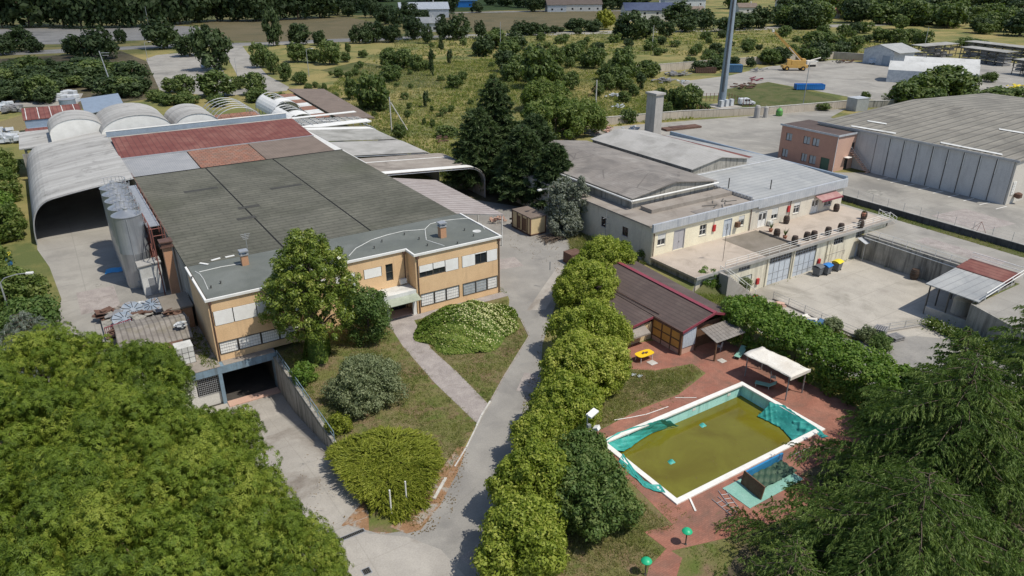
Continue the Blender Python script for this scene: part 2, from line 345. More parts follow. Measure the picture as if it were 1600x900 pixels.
M['darkroof'] = mat('dark_brown_roof', (.085, .062, .055), (.11, .08, .07), .4, stripe=(0, .5, (.055, .042, .038), .25, .5), grime=((.13, .1, .085), .3, .52, .7), rough=.9)
M['maroon'] = mat('maroon_trim', (.25, .05, .07), (.2, .045, .06), 1.5, rough=.6)
M['yellowwall'] = mat('ochre_panel', (.62, .36, .09), (.55, .31, .09), 1.0, streak=((.4, .24, .1), .55, .75), rough=.85)
M['paleyellow'] = mat('pale_yellow_panel', (.66, .52, .30), (.6, .47, .27), 1.0, rough=.85)
M['wood'] = mat('brown_timber', (.13, .07, .04), (.17, .10, .06), 3, rough=.8)
M['cask'] = mat('old_oak_stave', (.045, .03, .022), (.075, .048, .034), 3, rough=.8)
M['bluesheet'] = mat('pale_blue_sheet', (.50, .56, .62), (.42, .47, .52), 1, stripe=(0, .25, (.33, .38, .44), .3, .6), streak=((.35, .25, .18), .62, .75), rough=.6)
M['bluedoor'] = mat('pale_blue_door', (.52, .56, .60), (.46, .5, .54), .9, streak=((.4, .42, .44), .55, .75), rough=.6)
M['bluepost'] = mat('blue_grey_paint', (.20, .29, .36), (.16, .22, .27), 1.5, streak=((.12, .15, .17), .52, .7), rough=.7)
M['teal'] = mat('teal_pool_cover', (.035, .30, .255), (.07, .40, .35), .9, grime=((.02, .25, .22), .6, .5, .7), rough=.5)
M['tealpale'] = mat('pale_teal_mat', (.20, .40, .33), (.25, .44, .37), 1, rough=.8)
M['liner'] = mat('turquoise_pool_liner', (.46, .82, .77), (.38, .74, .69), .7, streak=((.25, .5, .45), .5, .75), rough=.5)
M['coping'] = mat('white_pool_coping', (.80, .78, .74), (.7, .68, .63), 1.2, rough=.7, fine=.06)
m, n, l, b = nt('murky_water'); geo = n.new('ShaderNodeNewGeometry')
l.new(mixc(n, l, ramp(n, l, noise(n, l, geo.outputs['Position'], .22, 5, .55, .8), .35, .7), (.125, .105, .008), (.17, .16, .016)), b.inputs['Base Color'])
b.inputs['Roughness'].default_value = .12; b.inputs['Specular IOR Level'].default_value = .5
bp = n.new('ShaderNodeBump'); bp.inputs['Strength'].default_value = .06; l.new(noise(n, l, geo.outputs['Position'], 2.5, 3), bp.inputs['Height']); l.new(bp.outputs[0], b.inputs['Normal']); M['water'] = m
M['bluewater'] = mat('blue_paddling_liner', (.04, .25, .5), (.03, .2, .42), 1, rough=.3)
M['greenlamp'] = mat('green_lamp_shade', (.02, .42, .20), rough=.4, fine=.05)
M['yellowtable'] = mat('yellow_plastic', (.80, .52, .015), rough=.4, fine=.05)
M['canvas'] = mat('dusty_white_canvas', (.72, .69, .62), (.62, .57, .49), .6, rough=.9)
M['steelblue'] = mat('blue_grey_steel', (.30, .36, .43), (.26, .31, .37), 1, rough=.45, metal=.3)
M['blue'] = mat('blue_paint', (.02, .17, .5), (.03, .2, .52), 1, rough=.5)
M['deepblue'] = mat('faded_blue_paint', (.05, .13, .24), (.07, .16, .27), 1, rough=.6)
M['cranepaint'] = mat('ochre_crane_paint', (.60, .36, .09), (.5, .3, .09), 1.5, rough=.5)
M['carwhite'] = mat('white_car_paint', (.72, .73, .75), rough=.25, fine=0, spec=.6)
M['carblue'] = mat('pale_blue_car_paint', (.45, .52, .6), rough=.25, fine=0, spec=.6)
M['tyre'] = mat('black_rubber', (.02, .02, .02), rough=.85, fine=0)
M['rust'] = mat('rust', (.11, .06, .043), (.16, .095, .068), 2.5, rough=.9)
M['redsteel'] = mat('red_oxide_steel', (.17, .06, .045), (.22, .09, .07), 2, rough=.8)
M['greyconc'] = mat('grey_tower_concrete', (.42, .40, .37), (.36, .345, .32), .6, streak=((.27, .26, .24), .52, .75), rough=.95)
M['rooftile'] = mat('terracotta_tiles', (.36, .16, .10), (.3, .14, .09), 1, rough=.9)
M['bluetile'] = mat('blue_slate_roof', (.05, .065, .12), (.06, .08, .14), .5, rough=.8)
M['housewhite'] = mat('house_plaster', (.60, .585, .54), (.54, .53, .49), .5, rough=.9)
M['red'] = mat('red_enamel', (.45, .03, .03), rough=.4, fine=.05)
M['yellow'] = mat('yellow_lid', (.75, .6, .04), rough=.45, fine=.05)
M['bin'] = mat('grey_bin_plastic', (.12, .13, .14), rough=.6, fine=.08)
M['tarpblue'] = mat('blue_tarpaulin', (.04, .30, .62), (.06, .36, .66), 2, rough=.5)
M['bankgreen'] = mat('green_fibreglass', (.10, .30, .06), (.13, .34, .09), 1, rough=.5)
M['bark'] = mat('bark', (.10, .075, .055), (.15, .115, .085), 3, rough=.95, bump=.6, bscale=8)
M['pinebark'] = mat('pine_bark', (.16, .10, .07), (.11, .07, .05), 3, rough=.95, bump=.6, bscale=8)
M['litter'] = mat('needle_litter', (.24, .135, .07), (.30, .18, .10), 1.0, grime=((.3, .27, .23), .8, .5, .6), fine=.4, rough=.95)
M['scrap'] = mat('scrap_grey', (.18, .18, .185), (.28, .27, .26), 1.5, rough=.7)
M['bale'] = mat('wrapped_bale', (.55, .57, .58), (.4, .43, .46), 1.2, rough=.6)
M['hangar'] = mat('mottled_tent_cover', (.42, .41, .385), (.30, .29, .27), .35, lo=.42, hi=.62, grime=((.19, .185, .17), .3, .54, .72), squash=(.16, 1.5, .16), rough=.85)
M['canopysheet'] = mat('pinkish_brown_sheet', (.32, .28, .262), (.38, .34, .32), .5, rough=.8)
M['shade_dark'] = mat('shade_dark_concrete', (.05, .045, .04), (.08, .07, .06), .6, rough=.9)  # garage interior: its shade is painted into the colour as near black
M['scum'] = mat('algae_scum', (.20, .20, .03), (.13, .15, .03), 1.5, rough=.8)
M['greendoor'] = mat('dull_green_door', (.05, .10, .065), (.06, .115, .08), 1, rough=.6)
M['halltent'] = mat('grey_white_tent_fabric', (.56, .56, .54), (.47, .47, .45), .25, grime=((.36, .36, .34), .2, .52, .72), rough=.8)
M['awningred'] = mat('faded_red_awning', (.33, .17, .16), (.40, .25, .23), 1.2, rough=.85)
M['shedroof'] = mat('ribbed_old_shed_roof', (.27, .245, .215), (.18, .16, .14), .7, stripe=(0, .5, (.09, .08, .07), .25, .6), grime=((.16, .14, .09), .5, .5, .7), rough=.95)
# ---------------------------------------------------------------- unseen cloud sheet, added and shaped to darken the far fields
m, n, l, b = nt('shade_cloud'); geo = n.new('ShaderNodeNewGeometry'); tr = n.new('ShaderNodeBsdfTransparent'); df = n.new('ShaderNodeBsdfDiffuse'); df.inputs[0].default_value = (.9, .9, .9, 1); tl = n.new('ShaderNodeBsdfTranslucent'); ms = n.new('ShaderNodeMixShader'); m2 = n.new('ShaderNodeMixShader')
l.new(df.outputs[0], m2.inputs[1]); l.new(tl.outputs[0], m2.inputs[2]); ms.inputs[0].default_value = .30; l.new(tr.outputs[0], ms.inputs[1]); l.new(m2.outputs[0], ms.inputs[2]); l.new(ms.outputs[0], n['Material Output'].inputs[0]); M['shade_cloud'] = m
CZ = 1200.0; k_ = CZ / math.tan(SUN_EL)
def shade_outline(px):
    P = [G(*q) for q in px]; cx = sum(q[0] for q in P) / len(P); cy = sum(q[1] for q in P) / len(P); out = []
    for i, (p, q) in enumerate(zip(P, P[1:] + P[:1])):
        L = math.dist(p, q); m_ = max(2, int(L / 25))
        for j in range(m_): t = j / m_; x = p[0] + (q[0] - p[0]) * t; y = p[1] + (q[1] - p[1]) * t; w = 9 * math.sin(x * .05 + y * .031) + 6 * math.sin(x * .13 - y * .09); d = math.hypot(x - cx, y - cy); out.append((x + (x - cx) / d * w + sx * k_, y + (y - cy) / d * w + sy * k_))
    return out
b = MB(); outl = shade_outline([(-260, 150), (60, 130), (250, 76), (420, 70), (640, 64), (820, 50), (960, 34), (1040, 22), (1100, 6), (1100, -14), (-260, -14)])
b.prism(outl, CZ, CZ + 60); o = b.build('shade_cloud', M['shade_cloud'], org=(0, 0, 0)); o['kind'] = 'structure'
# ---------------------------------------------------------------- ground, roads and yards
def sheet(name, pts, z, m, holes=(), kind='structure'):
    loops = [[Vector((x, y, 0)) for x, y in pts]] + [[Vector((x, y, 0)) for x, y in h] for h in holes]
    tris = tessellate_polygon(loops); flat = [q for lp in loops for q in lp]
    b = MB(); vs = [(q.x, q.y, z) for q in flat]
    fs = []
    for t in tris:
        a, bb, c = (flat[i] for i in t)
        cr = (bb.x - a.x) * (c.y - a.y) - (bb.y - a.y) * (c.x - a.x)
        if abs(cr) < 1e-9: continue
        fs.append(t if cr > 0 else t[::-1])
    b.add(vs, fs)
    o = b.build(name, m, None, org=(0, 0, 0)); o['kind'] = kind
    return o
def gsheet(name, px, z, m, **k): return sheet(name, [G(x, y) for x, y in px], z, m, **k)

PITA = [(17.5, -13.5), (20.9, -11.0), (54.2, -11.0), (54.2, -32.2), (43.6, -32.2), (41.2, -39), (38, -62), (17, -62)]
PITB = [(-38, -0.5), (-27.65, -0.5), (-27.65, -20), (-28.6, -27.5), (-38, -27.5)]
POOL = [(-9.0, -38.4), (7.8, -38.4), (7.8, -29.8), (-9.0, -29.8)]
PA = -3.4
sheet('ground', [(-700, -300), (2200, -300), (2200, 2200), (-700, 2200)], 0, M['field'], holes=[PITA, PITB, POOL])
# sunken courtyard and its service drive
def skirt(name, poly, z0, z1, m, skip=()):
    b = MB()
    for i, (p, q) in enumerate(zip(poly, poly[1:] + poly[:1])):
        if i in skip: continue
        b.add([(p[0], p[1], z0), (q[0], q[1], z0), (q[0], q[1], z1), (p[0], p[1], z1)], [(0, 1, 2, 3)])
    o = b.build(name, m, None, org=(0, 0, 0)); o['kind'] = 'structure'; return o
skirt('ground_cut', PITA, PA, 0, M['oldwall'], (1,))
sheet('courtyard', [(17.5, -62), (41, -62), (43.4, -32.4), (54.3, -32.4), (54.3, -11.0), (17.5, -11.0)], PA, M['court'])
sheet('service_drive', [(19, -60), (40, -60), (41.0, -33.5), (37.5, -30), (31.2, -27.2), (26.5, -22), (21, -20)], PA + .01, M['asphalt'])
sheet('service_drive_verge', [(31.2, -27.2), (32.6, -28.6), (30.6, -26.9), (30.9, -24.3), (28.5, -20), (24, -15.5), (22.5, -16.5), (27.2, -22.5)], PA + .02, M['weedy'])
b = MB(); b.add([(17.4, -62, .0), (17.4, -13.4, .0), (21.5, -15, PA - .02), (22, -62, PA - .02)], [(0, 3, 2, 1)]); o = b.build('earth_bank', M['weedy'], org=(0, 0, 0)); o['kind'] = 'structure'
b = MB(); b.add([(17.3, -13.3, .0), (22.2, -11.4, .0), (30, -12.5, PA + .02), (22, -17.5, PA + .02)], [(0, 3, 2, 1)]); o = b.build('weedy_bank', M['weedy'], org=(0, 0, 0)); o['kind'] = 'structure'
# garage ramp
b = MB()
prof = [(-0.9, -3.7), (-6, -3.5), (-12, -2.3), (-18, -1.05), (-23, -.3), (-27.6, .006)]
for (y0, z0), (y1, z1) in zip(prof[:-1], prof[1:]):
    b.add([(-38, y0, z0), (-27.6, y0, z0), (-27.6 if y1 > -20 else -28.4, y1, z1), (-38, y1, z1)], [(0, 3, 2, 1)])
o = b.build('garage_ramp', M['concrete'], org=(0, 0, 0)); o['kind'] = 'structure'
skirt('ramp_cut', PITB, -3.8, 0, M['oldwall'], (0,))
# driveway between garden and hedge row, widening into the apron at the gate
DRIVE = [(-42, -48), (-20, -48), (-21, -38), (-17.5, -32), (-13, -26.5), (-8, -19.5), (-3.5, -13.4), (1.5, -8.2), (6.5, -3.0), (9.5, -.4), (14, 5), (18, 11), (21.6, 12.4), (21, 24), (14, 36), (9, 36), (-.3, 33), (-.2, -1.6),
         (-.6, -2.5), (-2.0, -4.5), (-2.2, -7.5), (-3.6, -11.2), (-7.3, -14.2), (-10.5, -16.8), (-13.5, -19.5), (-16.1, -21.9), (-18.6, -24.3), (-22, -27.3), (-26.1, -30.6), (-28.4, -29.7), (-30, -27.6), (-37.8, -27.6), (-42, -34)]
sheet('driveway', DRIVE, .008, M['asphalt'])
sheet('concrete_apron', [(-42, -48), (-26.3, -48), (-25.2, -38), (-25.6, -33.2), (-27.0, -30.9), (-29.1, -29.2), (-30, -27.7), (-37.8, -27.7), (-42, -34)], .014, M['concrete'])
sheet('concrete_strip', [(-.5, -6.0), (1.5, -6.9), (10.8, 1.2), (10, 2.6)], .016, M['concrete'])
sheet('needle_litter', [(-26.9, -30.6), (-25.9, -30.8), (-23.6, -29.3), (-20.4, -26.4), (-18.6, -24.3), (-19.2, -23.9), (-22.6, -26.4), (-27.6, -29.4)], .02, M['litter'])
sheet('drive_edge_soil', [(-28.3, -26), (-30.4, -27.4), (-29.4, -29.6), (-27.2, -30.9), (-25.8, -30.6), (-25.8, -26)], .003, M['litter'])
sheet('garden', [(-27.4, -1.0), (-27.4, -20), (-28.3, -27.2), (-29, -29), (-27, -30.5), (-26.2, -30.4), (-22, -27.1), (-16.2, -21.8), (-7.4, -14.1), (-3.7, -11.1), (-2.3, -7.5), (-2.1, -4.5), (-.7, -2.4), (-.3, -1.3), (-11.3, -1.6), (-11.3, 2), (-24, 2), (-27.4, 0)], .006, M['garden'])
sheet('garden_path', [(-15.8, 1.9), (-11.5, 1.9), (-12.2, -.9), (-12.6, -3), (-13.6, -8), (-13.6, -14), (-13.9, -19.8), (-16.25, -21.9), (-16.3, -14), (-15.8, -6), (-15.2, -2)], .013, M['path'])
sheet('facade_walk', [(-12.5, -1.3), (-.2, -1.5), (-.2, -.15), (-11.2, -.15), (-11.2, 2), (-12.5, 2)], .018, M['path'])
sheet('silo_yard', [(-47, -6), (-36.7, -6), (-36.7, 9), (-32.7, 9), (-32.7, 100), (-46, 100), (-46.4, 46), (-45.3, 38), (-44.6, 26), (-46, 16), (-49, 6)], .01, M['yard'])
# pool surround
DECK = [(-10.9, -40.6), (-9.6, -28.5), (-3, -27.8), (1.5, -27.9), (6.4, -26.6), (6.6, -24.6), (2.6, -23.6), (.2, -21.6), (-1, -18.5), (2, -17.5), (13, -21), (13.2, -40), (10, -41.2), (2, -41.2)]
sheet('pool_deck', DECK, .012, M['brickpave'], holes=[POOL])
sheet('lower_terrace', [(-13.0, -39.3), (-12.8, -41.6), (-7.3, -43.2), (1, -44.5), (1.5, -40.8), (-7.4, -40.8)], .02, M['brickpave'])
sheet('red_path', [(-12.75, -41.3), (-14.9, -41.9), (-17.2, -43.6), (-18.8, -46.5), (-16.6, -46.8), (-15.1, -44.2), (-12.5, -42.5)], .016, M['brickpave'])
sheet('pool_lawn', [(-25, -48), (-20.5, -37), (-13, -28.5), (-4.3, -20.2), (-1.2, -18.7), (.1, -21.7), (2.5, -23.7), (6.5, -24.7), (6.3, -26.5), (1.4, -27.8), (-3, -27.7), (-9.7, -28.4), (-11, -40.7), (-6, -40.9), (8, -41.3), (14, -48)], .004, M['garden'])
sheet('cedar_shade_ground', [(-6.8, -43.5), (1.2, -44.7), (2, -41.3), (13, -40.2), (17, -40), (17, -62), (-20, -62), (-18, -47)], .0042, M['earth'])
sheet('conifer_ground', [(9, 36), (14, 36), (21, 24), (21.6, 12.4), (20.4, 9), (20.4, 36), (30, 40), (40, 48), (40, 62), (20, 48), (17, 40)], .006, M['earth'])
sheet('weedy_slope', [(8.5, -2), (20.4, -3), (20.4, 9), (21, 12.3), (18, 11), (14, 5)], .011, M['weedy'])
# upper road, hall yard and rear yards
sheet('upper_road', [(60.6, 15), (60.2, -3.2), (60.2, -11.3), (54.5, -11.3), (54.5, -32.4), (43.6, -32.5), (41.2, -39.2), (38, -66), (66, -66), (66, 3)], .008, M['yard'])
sheet('road_verge', [(64.9, 4), (66.2, 4), (66.2, -62), (63.4, -62), (64.4, -20)], .02, M['weedy'])
sheet('hall_yard', [(66.6, 6), (66.6, -66), (200, -66), (200, -15), (86.3, -15), (86.3, 8), (80.5, 12), (80.5, 24.7), (120, 24.7), (126, 45), (141, 50.5), (62, 68.5), (62, 40), (60.7, 36), (60.7, 10)], .006, M['yard'])
sheet('dark_drain', [(73.6, -1.5), (76.2, -1.4), (76.8, 1.6), (74.2, 1.4)], .012, M['oldwall'])
for i in range(9):
    y = 4.6 - i * 2.55
    sheet('parking_line', [(83.0, y), (85.9, y - .25), (85.9, y - .1), (83.0, y + .15)], .014, M['coping'])
gsheet('crane_yard', [(1060, 128), (1090, 150), (1160, 148), (1200, 128), (1330, 152), (1380, 158), (1480, 150), (1600, 148), (1600, 100), (1440, 86), (1345, 97), (1300, 94), (1200, 104), (1140, 118)], .008, M['yard'])
gsheet('yard_grass', [(1150, 172), (1190, 178), (1322, 160), (1300, 150), (1200, 128), (1130, 140)], .012, M['weedy'])
gsheet('far_car_park', [(228, 92), (245, 86), (280, 83), (338, 82), (352, 118), (372, 126), (330, 136), (335, 150), (250, 142), (240, 120)], .02, M['yard'])
gsheet('car_park_lane', [(354, 68), (376, 68), (386, 82), (418, 118), (452, 136), (448, 142), (340, 151), (310, 148), (312, 143), (388, 138), (372, 120), (352, 84)], .03, M['yard'])
gsheet('main_road', [(-20, 84), (0, 81), (120, 76), (190, 73), (280, 69), (420, 66), (520, 61), (700, 55), (900, 49), (1150, 44), (1400, 35), (1400, 39), (1150, 48.5), (900, 54), (700, 60), (520, 66), (420, 71), (280, 74), (190, 78), (120, 82), (0, 87), (-20, 90)], .035, M['yard'])
gsheet('lorry_park', [(-30, 46), (60, 44), (140, 46), (270, 40), (312, 42), (320, 57), (300, 61), (190, 64), (110, 69), (0, 70), (-30, 70)], .03, M['yard'])
gsheet('hay_field', [(318, 32), (540, 26), (600, 38), (560, 60), (420, 66), (330, 62)], .02, M['hay'])
gsheet('mown_field', [(670, 21), (860, 17), (975, 17), (990, 24), (880, 44), (700, 50), (660, 38)], .025, M['hay'])
gsheet('farm_track', [(700, 19.5), (860, 16.2), (975, 16), (990, 24), (985, 25), (972, 17.6), (860, 17.8), (700, 21)], .05, M['concrete'])
gsheet('green_pasture', [(-60, 33), (100, 25), (520, 14), (520, -14), (-60, -12)], .015, M['greenfield'])
gsheet('rough_pasture', [(540, 24), (850, 14), (850, -10), (530, -10)], .015, M['greenfield'])
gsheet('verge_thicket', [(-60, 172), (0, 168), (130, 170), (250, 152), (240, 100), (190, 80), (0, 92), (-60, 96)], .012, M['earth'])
gsheet('field_green_patch', [(500, 110), (560, 96), (660, 112), (700, 135), (640, 138), (560, 122)], .012, M['weedy'])
# straw patch left of the tents and back soil
gsheet('straw_patch', [(-20, 196), (42, 178), (44, 205), (-20, 205)], .03, M['hay'])
gsheet('rubble_ground', [(30, 148), (130, 146), (120, 165), (20, 168)], .03, M['yard'])
for pts in ([(2, 6), (6.5, 5.2), (7.2, 8.4), (2.6, 9.2)], [(-9.5, -20.6), (-7.2, -18.2), (-8.2, -17.1), (-10.6, -19.4)], [(-24.5, -37), (-21.5, -36.4), (-22.3, -33.8), (-24.9, -34.6)], [(70, -20), (78, -21), (79, -13), (71, -12)], [(63.6, 22), (70, 20), (73, 30), (65, 33)], [(58, -28), (61, -28), (61, -17), (58, -17)], [(-43, 20), (-39, 20), (-39, 27), (-43, 27)]):
    sheet('road_patch', pts, .0175, M['path'])
# kerbs along the garden
def kerb(name, pts, label, w=.16, h=.12, m='kerb'):
    b = MB()
    for (x0, y0), (x1, y1) in zip(pts[:-1], pts[1:]):
        L = math.hypot(x1 - x0, y1 - y0)
        b.obox(((x0 + x1) / 2, (y0 + y1) / 2, h / 2), (L + .05, w, h), math.atan2(y1 - y0, x1 - x0))
    return tag(b.build(name, M[m]), label, 'kerb')
kerb('kerb', [(-16.5, -22.3), (-15.4, -21.2), (-13.6, -19.7)], 'pale stone kerb across the mouth of the garden path')
kerb('kerb', [(-13.5, -19.6), (-10.5, -16.9), (-7.3, -14.2), (-3.7, -11.2), (-2.3, -7.5)], 'low weathered kerb round the lawn with the vine covered mound', w=.1, h=.06, m='path')
kerb('kerb', [(-23.7, -28.5), (-21.9, -26.9)], 'short white kerb stone lying among dry needles by the spreading juniper', w=.22)
kerb('kerb', [(-16.5, -22.3), (-18.7, -24.4), (-20.6, -26.0)], 'crumbling kerb between the drive and the grass below the path', w=.12, h=.07)
def drain(name, x0, y0, x1, y1, z, lab):
    t = thing(name, lab, 'drain', ((x0 + x1) / 2, (y0 + y1) / 2, z))
    MB().box(x0, y0, z, x1, y1, z + .02).build('drain_frame', M['galv'], t)
    MB().box(x0 + .06, y0 + .06, z + .022, x1 - .06, y1 - .06, z + .028).build('drain_black_plate', M['black'], t)  # flat black plate stands in for the dark hollow under the grating
    g = MB(); n = int(max(x1 - x0, y1 - y0) / .12)
    for i in range(1, n):
        if x1 - x0 > y1 - y0: g.box(x0 + (x1 - x0) * i / n - .02, y0 + .05, z + .03, x0 + (x1 - x0) * i / n + .02, y1 - .05, z + .045)
        else: g.box(x0 + .05, y0 + (y1 - y0) * i / n - .02, z + .03, x1 - .05, y0 + (y1 - y0) * i / n + .02, z + .045)
    g.build('grating', M['darkframe'], t)
x, y = G(573, 893); drain('drain_cover', x - .3, y - .3, x + .3, y + .3, .016, 'small dark drain cover in the pale concrete apron at the bottom edge')
drain('channel_drain', -33.5, -28.9, -29.2, -28.5, .016, 'long dark channel grating across the head of the garage ramp')
M['visor'] = mat('greenish_visor', (.36, .39, .31), (.29, .32, .25), 1.2, rough=.35)
M['discpaint'] = mat('dull_blue_paint', (.20, .25, .31), (.28, .31, .35), 1.2, grime=((.2, .15, .11), 1.0, .55, .7), rough=.6)
# ---------------------------------------------------------------- office block and factory hall
def quadroof(b, pts, th=.12):
    n = len(pts); top = [Vector(q) for q in pts]
    return b.add([q - Vector((0, 0, th)) for q in top] + top, [tuple(range(n - 1, -1, -1)), tuple(range(n, 2 * n))] + [(i, (i + 1) % n, n + (i + 1) % n, n + i) for i in range(n)])

office = thing('office_building', 'two storey peach office block with white shutters and a grey flat roof behind the garden', 'building', (-16, 4, 0))
fr = Face(0, -.1, 1, 0); fm = Face(0, 2.0, 1, 0); fl = Face(0, 0, 1, 0); fs = Face(-32.6, 9.6, 0, -1); fe = Face(-.4, 0, 0, 1)
RW = [(-10.75, -9.1), (-9.05, -7.6), (-7.55, -5.9), (-5.4, -3.72), (-3.7, -2.2), (-2.15, -.75)]
LW = [(-32.25, -30.5), (-30.45, -28.3), (-28.25, -26.5), (-26.45, -24.7)]
w = MB()
fr.wall(w, -11.2, -.4, 0, 6.95, [(-10.8, -5.85, 4.25, 5.7), (-5.45, -.7, 4.25, 5.7), (-10.8, -5.85, .75, 2.3), (-5.45, -.7, .75, 2.3)])
fm.wall(w, -24, -11.2, 0, 6.95, [(-19.6, -17.3, 4.6, 5.75), (-16.35, -14.25, 4.6, 5.75), (-13.8, -12.95, 3.8, 5.8), (-16.6, -15.0, 0, 2.1), (-13.5, -11.6, 0, 2.1), (-22.6, -20.4, 4.6, 5.75)])
fl.wall(w, -32.6, -24, .46, 6.95, [(-32.3, -24.65, 4.25, 5.8), (-32.3, -24.65, 1.15, 2.5)])
w.box(-11.2, .2, 0, -10.9, 2, 6.95); w.box(-24.3, .3, 0, -24, 2, 6.95)
w.box(-32.6, .3, 0, -32.3, 9.6, 6.95); w.box(-.7, .2, 0, -.4, 9.6, 6.95)
w.build('wall', M['peach'], office)
# garage storey under the left wing
g = MB(); g.box(-36.6, -1, -.32, -27.3, 0, .45); g.build('concrete_band', M['bluepost'], office)
g = MB(); g.box(-36.6, -1.02, .452, -32.62, 9, .52); g.box(-32.3, -.98, .452, -27.4, -.02, .5); g.build('ledge', M['flatroof'], office)
g = MB(); g.box(-27.66, -1.2, -3.75, -27.28, -.2, -.33); g.box(-32.95, -1.0, -4, -32.6, -.55, -.33); g.build('garage_post', M['bluepost'], office)
g = MB(); g.box(-38, 7.5, -3.9, -27.3, 7.7, -.4); g.box(-27.6, -.15, -3.9, -27.4, 7.5, -.4); g.box(-38, -.9, -3.9, -37.8, 7.5, -.4); g.box(-38, -.85, -3.76, -27.5, 7.5, -3.68); g.build('garage_interior', M['shade_dark'], office); MB().box(-32.6, -2.0, -3.72, -27.65, -.9, -3.56).build('garage_threshold', M['palepink'], office)
g = MB(); g.box(-38, -.9, -.41, -27.3, 7.7, -.34); g.build('garage_ceiling', M['shade_dark'], office)
gr = MB()
for i in range(14): gr.box(-34.9 + i * .17, -.7, -2.4, -34.87 + i * .17, -.66, -.45)
for i in range(9): gr.box(-35, -.72, -2.35 + i * .22, -32.95, -.69, -2.32 + i * .22)
gr.build('garage_grille', M['galv'], office)
g = MB(); g.box(-38, -.65, -3.9, -32.96, -.5, -2.42); g.box(-38, -.64, -2.42, -35.05, -.5, -.42); g.build('garage_parapet', M['housewhite'], office)
gr = MB()
for i in range(12): gr.box(-37.8 + i * .24, -.69, -2.2, -37.76 + i * .24, -.655, -.5)
for i in range(8): gr.box(-37.9, -.715, -2.2 + i * .22, -35.1, -.69, -2.17 + i * .22)
gr.build('garage_grille', M['white'], office)
# roof and cap
r = MB(); r.prism([(-32.5, .1), (-24.1, .1), (-24.1, 2.1), (-11.1, 2.1), (-11.1, 0), (-.5, 0), (-.5, 9.6), (-32.5, 9.6)], 6.955, 7.12); r.build('roof', M['membrane'], office)
c = MB()
cap = [(-32.7, 9.6), (-32.7, -.1), (-24, -.1), (-24, 1.9), (-11.3, 1.9), (-11.3, -.2), (-.3, -.2), (-.3, 9.6)]
for (x0, y0), (x1, y1) in zip(cap[:-1], cap[1:]):
    if x0 == x1: c.box(x0 - .1, min(y0, y1) + .11, 6.96, x0 + .1, max(y0, y1) - .11, 7.2)
    else: c.box(min(x0, x1) - .1, y0 - .1, 6.96, max(x0, x1) + .1, y0 + .1, 7.2)
c.build('parapet_cap', M['white'], office)
for i, (a, e) in enumerate(RW):
    window(fr, office, a, e, 4.28, 5.68, M['darkframe'], M['glass'], cols=2 if i in (0, 1, 4) else 1, shut=[.55, .5, 1, 1, .08, 1][i], smat=M['shutter'], depth=-.06)
    window(fr, office, a, e, .78, 2.28, M['darkframe'], M['lightglass'] if i in (3, 4) else M['shutter'], grille=(M['kerb'], 7, 4), depth=.03)
for a, e, s in ((-19.5, -17.35, .8), (-16.3, -14.3, 1), (-22.5, -20.5, 1)):
    window(fm, office, a, e, 4.63, 5.73, M['darkframe'], M['glass'], cols=2, shut=s, smat=M['shutter'], depth=-.06)
window(fm, office, -13.78, -12.97, 3.82, 5.78, M['darkframe'], M['glass'], rows=2, name='balcony_door')
for i, (a, e) in enumerate(LW):
    window(fl, office, a, e, 4.28, 5.78, M['darkframe'], M['glass'], shut=1, smat=M['shutter'], depth=-.05)
    window(fl, office, a, e, 1.18, 2.48, M['darkframe'], M['shutter'], grille=(M['kerb'], 8, 4), depth=.03)
window(fm, office, -13.48, -11.62, .02, 2.08, M['darkframe'], M['glass'], cols=2, rows=2, name='entrance_door', depth=-.15)
window(fm, office, -16.58, -15.02, .02, 2.08, M['darkframe'], M['glass'], cols=2, name='entrance_door', depth=-.15)
MB().box(-17.4, -.1, 2.55, -11.25, 1.98, 3.0).build('entrance_canopy', M['offwhite'], office)
quadroof(MB(), [(-17.5, -1.35, 2.3), (-11.2, -1.35, 2.3), (-11.2, -.12, 2.6), (-17.5, -.12, 2.6)], .05).build('canopy_visor', M['visor'], office)
MB().box(-14.9, -.05, 0, -14.55, .3, 2.54).box(-11.7, -.05, 0, -11.3, .3, 2.54).build('canopy_pillar', M['white'], office)
MB().box(-15.2, 0.2, .02, -11.3, 1.95, .1).build('entrance_step', M['palepink'], office)
ac = MB(); ac.box(-12.35, 1.55, 3.25, -11.55, 1.95, 3.8); a_ = ac.build('air_conditioner', M['offwhite'], office, bevel=.02)
MB().lathe((-12.05, 1.54, 3.52), [(.2, -.0), (.2, .01)], 16)
for x in (-10.95, -.55, -32.4, -11.55):
    y = {-10.95: -.2, -.55: -.2, -32.4: -.1, -11.55: 1.9}[x]
    MB().tube((x, y, .1 if x != -32.4 else .6), (x, y, 6.6), .06).box(x - .14, y - .1, 6.6, x + .14, y + .1, 6.9).build('downpipe', M['brown'], office)
def chimney(x, y, z, h, w, lab=None):
    o = MB().box(x - w, y - w, z, x + w, y + w, z + h).build('chimney', M['orange'], office)
    cpm = MB(); cpm.box(x - w - .08, y - w - .08, z + h + .003, x + w + .08, y + w + .08, z + h + .1)
    for sx_ in (-1, 1):
        for sy_ in (-1, 1): cpm.box(x + sx_ * w * .8 - .07, y + sy_ * w * .8 - .07, z + h + .1, x + sx_ * w * .8 + .07, y + sy_ * w * .8 + .07, z + h + .38)
    cpm.box(x - w - .1, y - w - .1, z + h + .38, x + w + .1, y + w + .1, z + h + .5); cpm.build('chimney_cap', M['galv'], o)
chimney(-6.1, 3.2, 7.12, 1.3, .36); chimney(-27.3, 7.0, 7.12, 1.1, .34)
def rpix(px, py, z=7.15): return (*G(px, py, z), z)
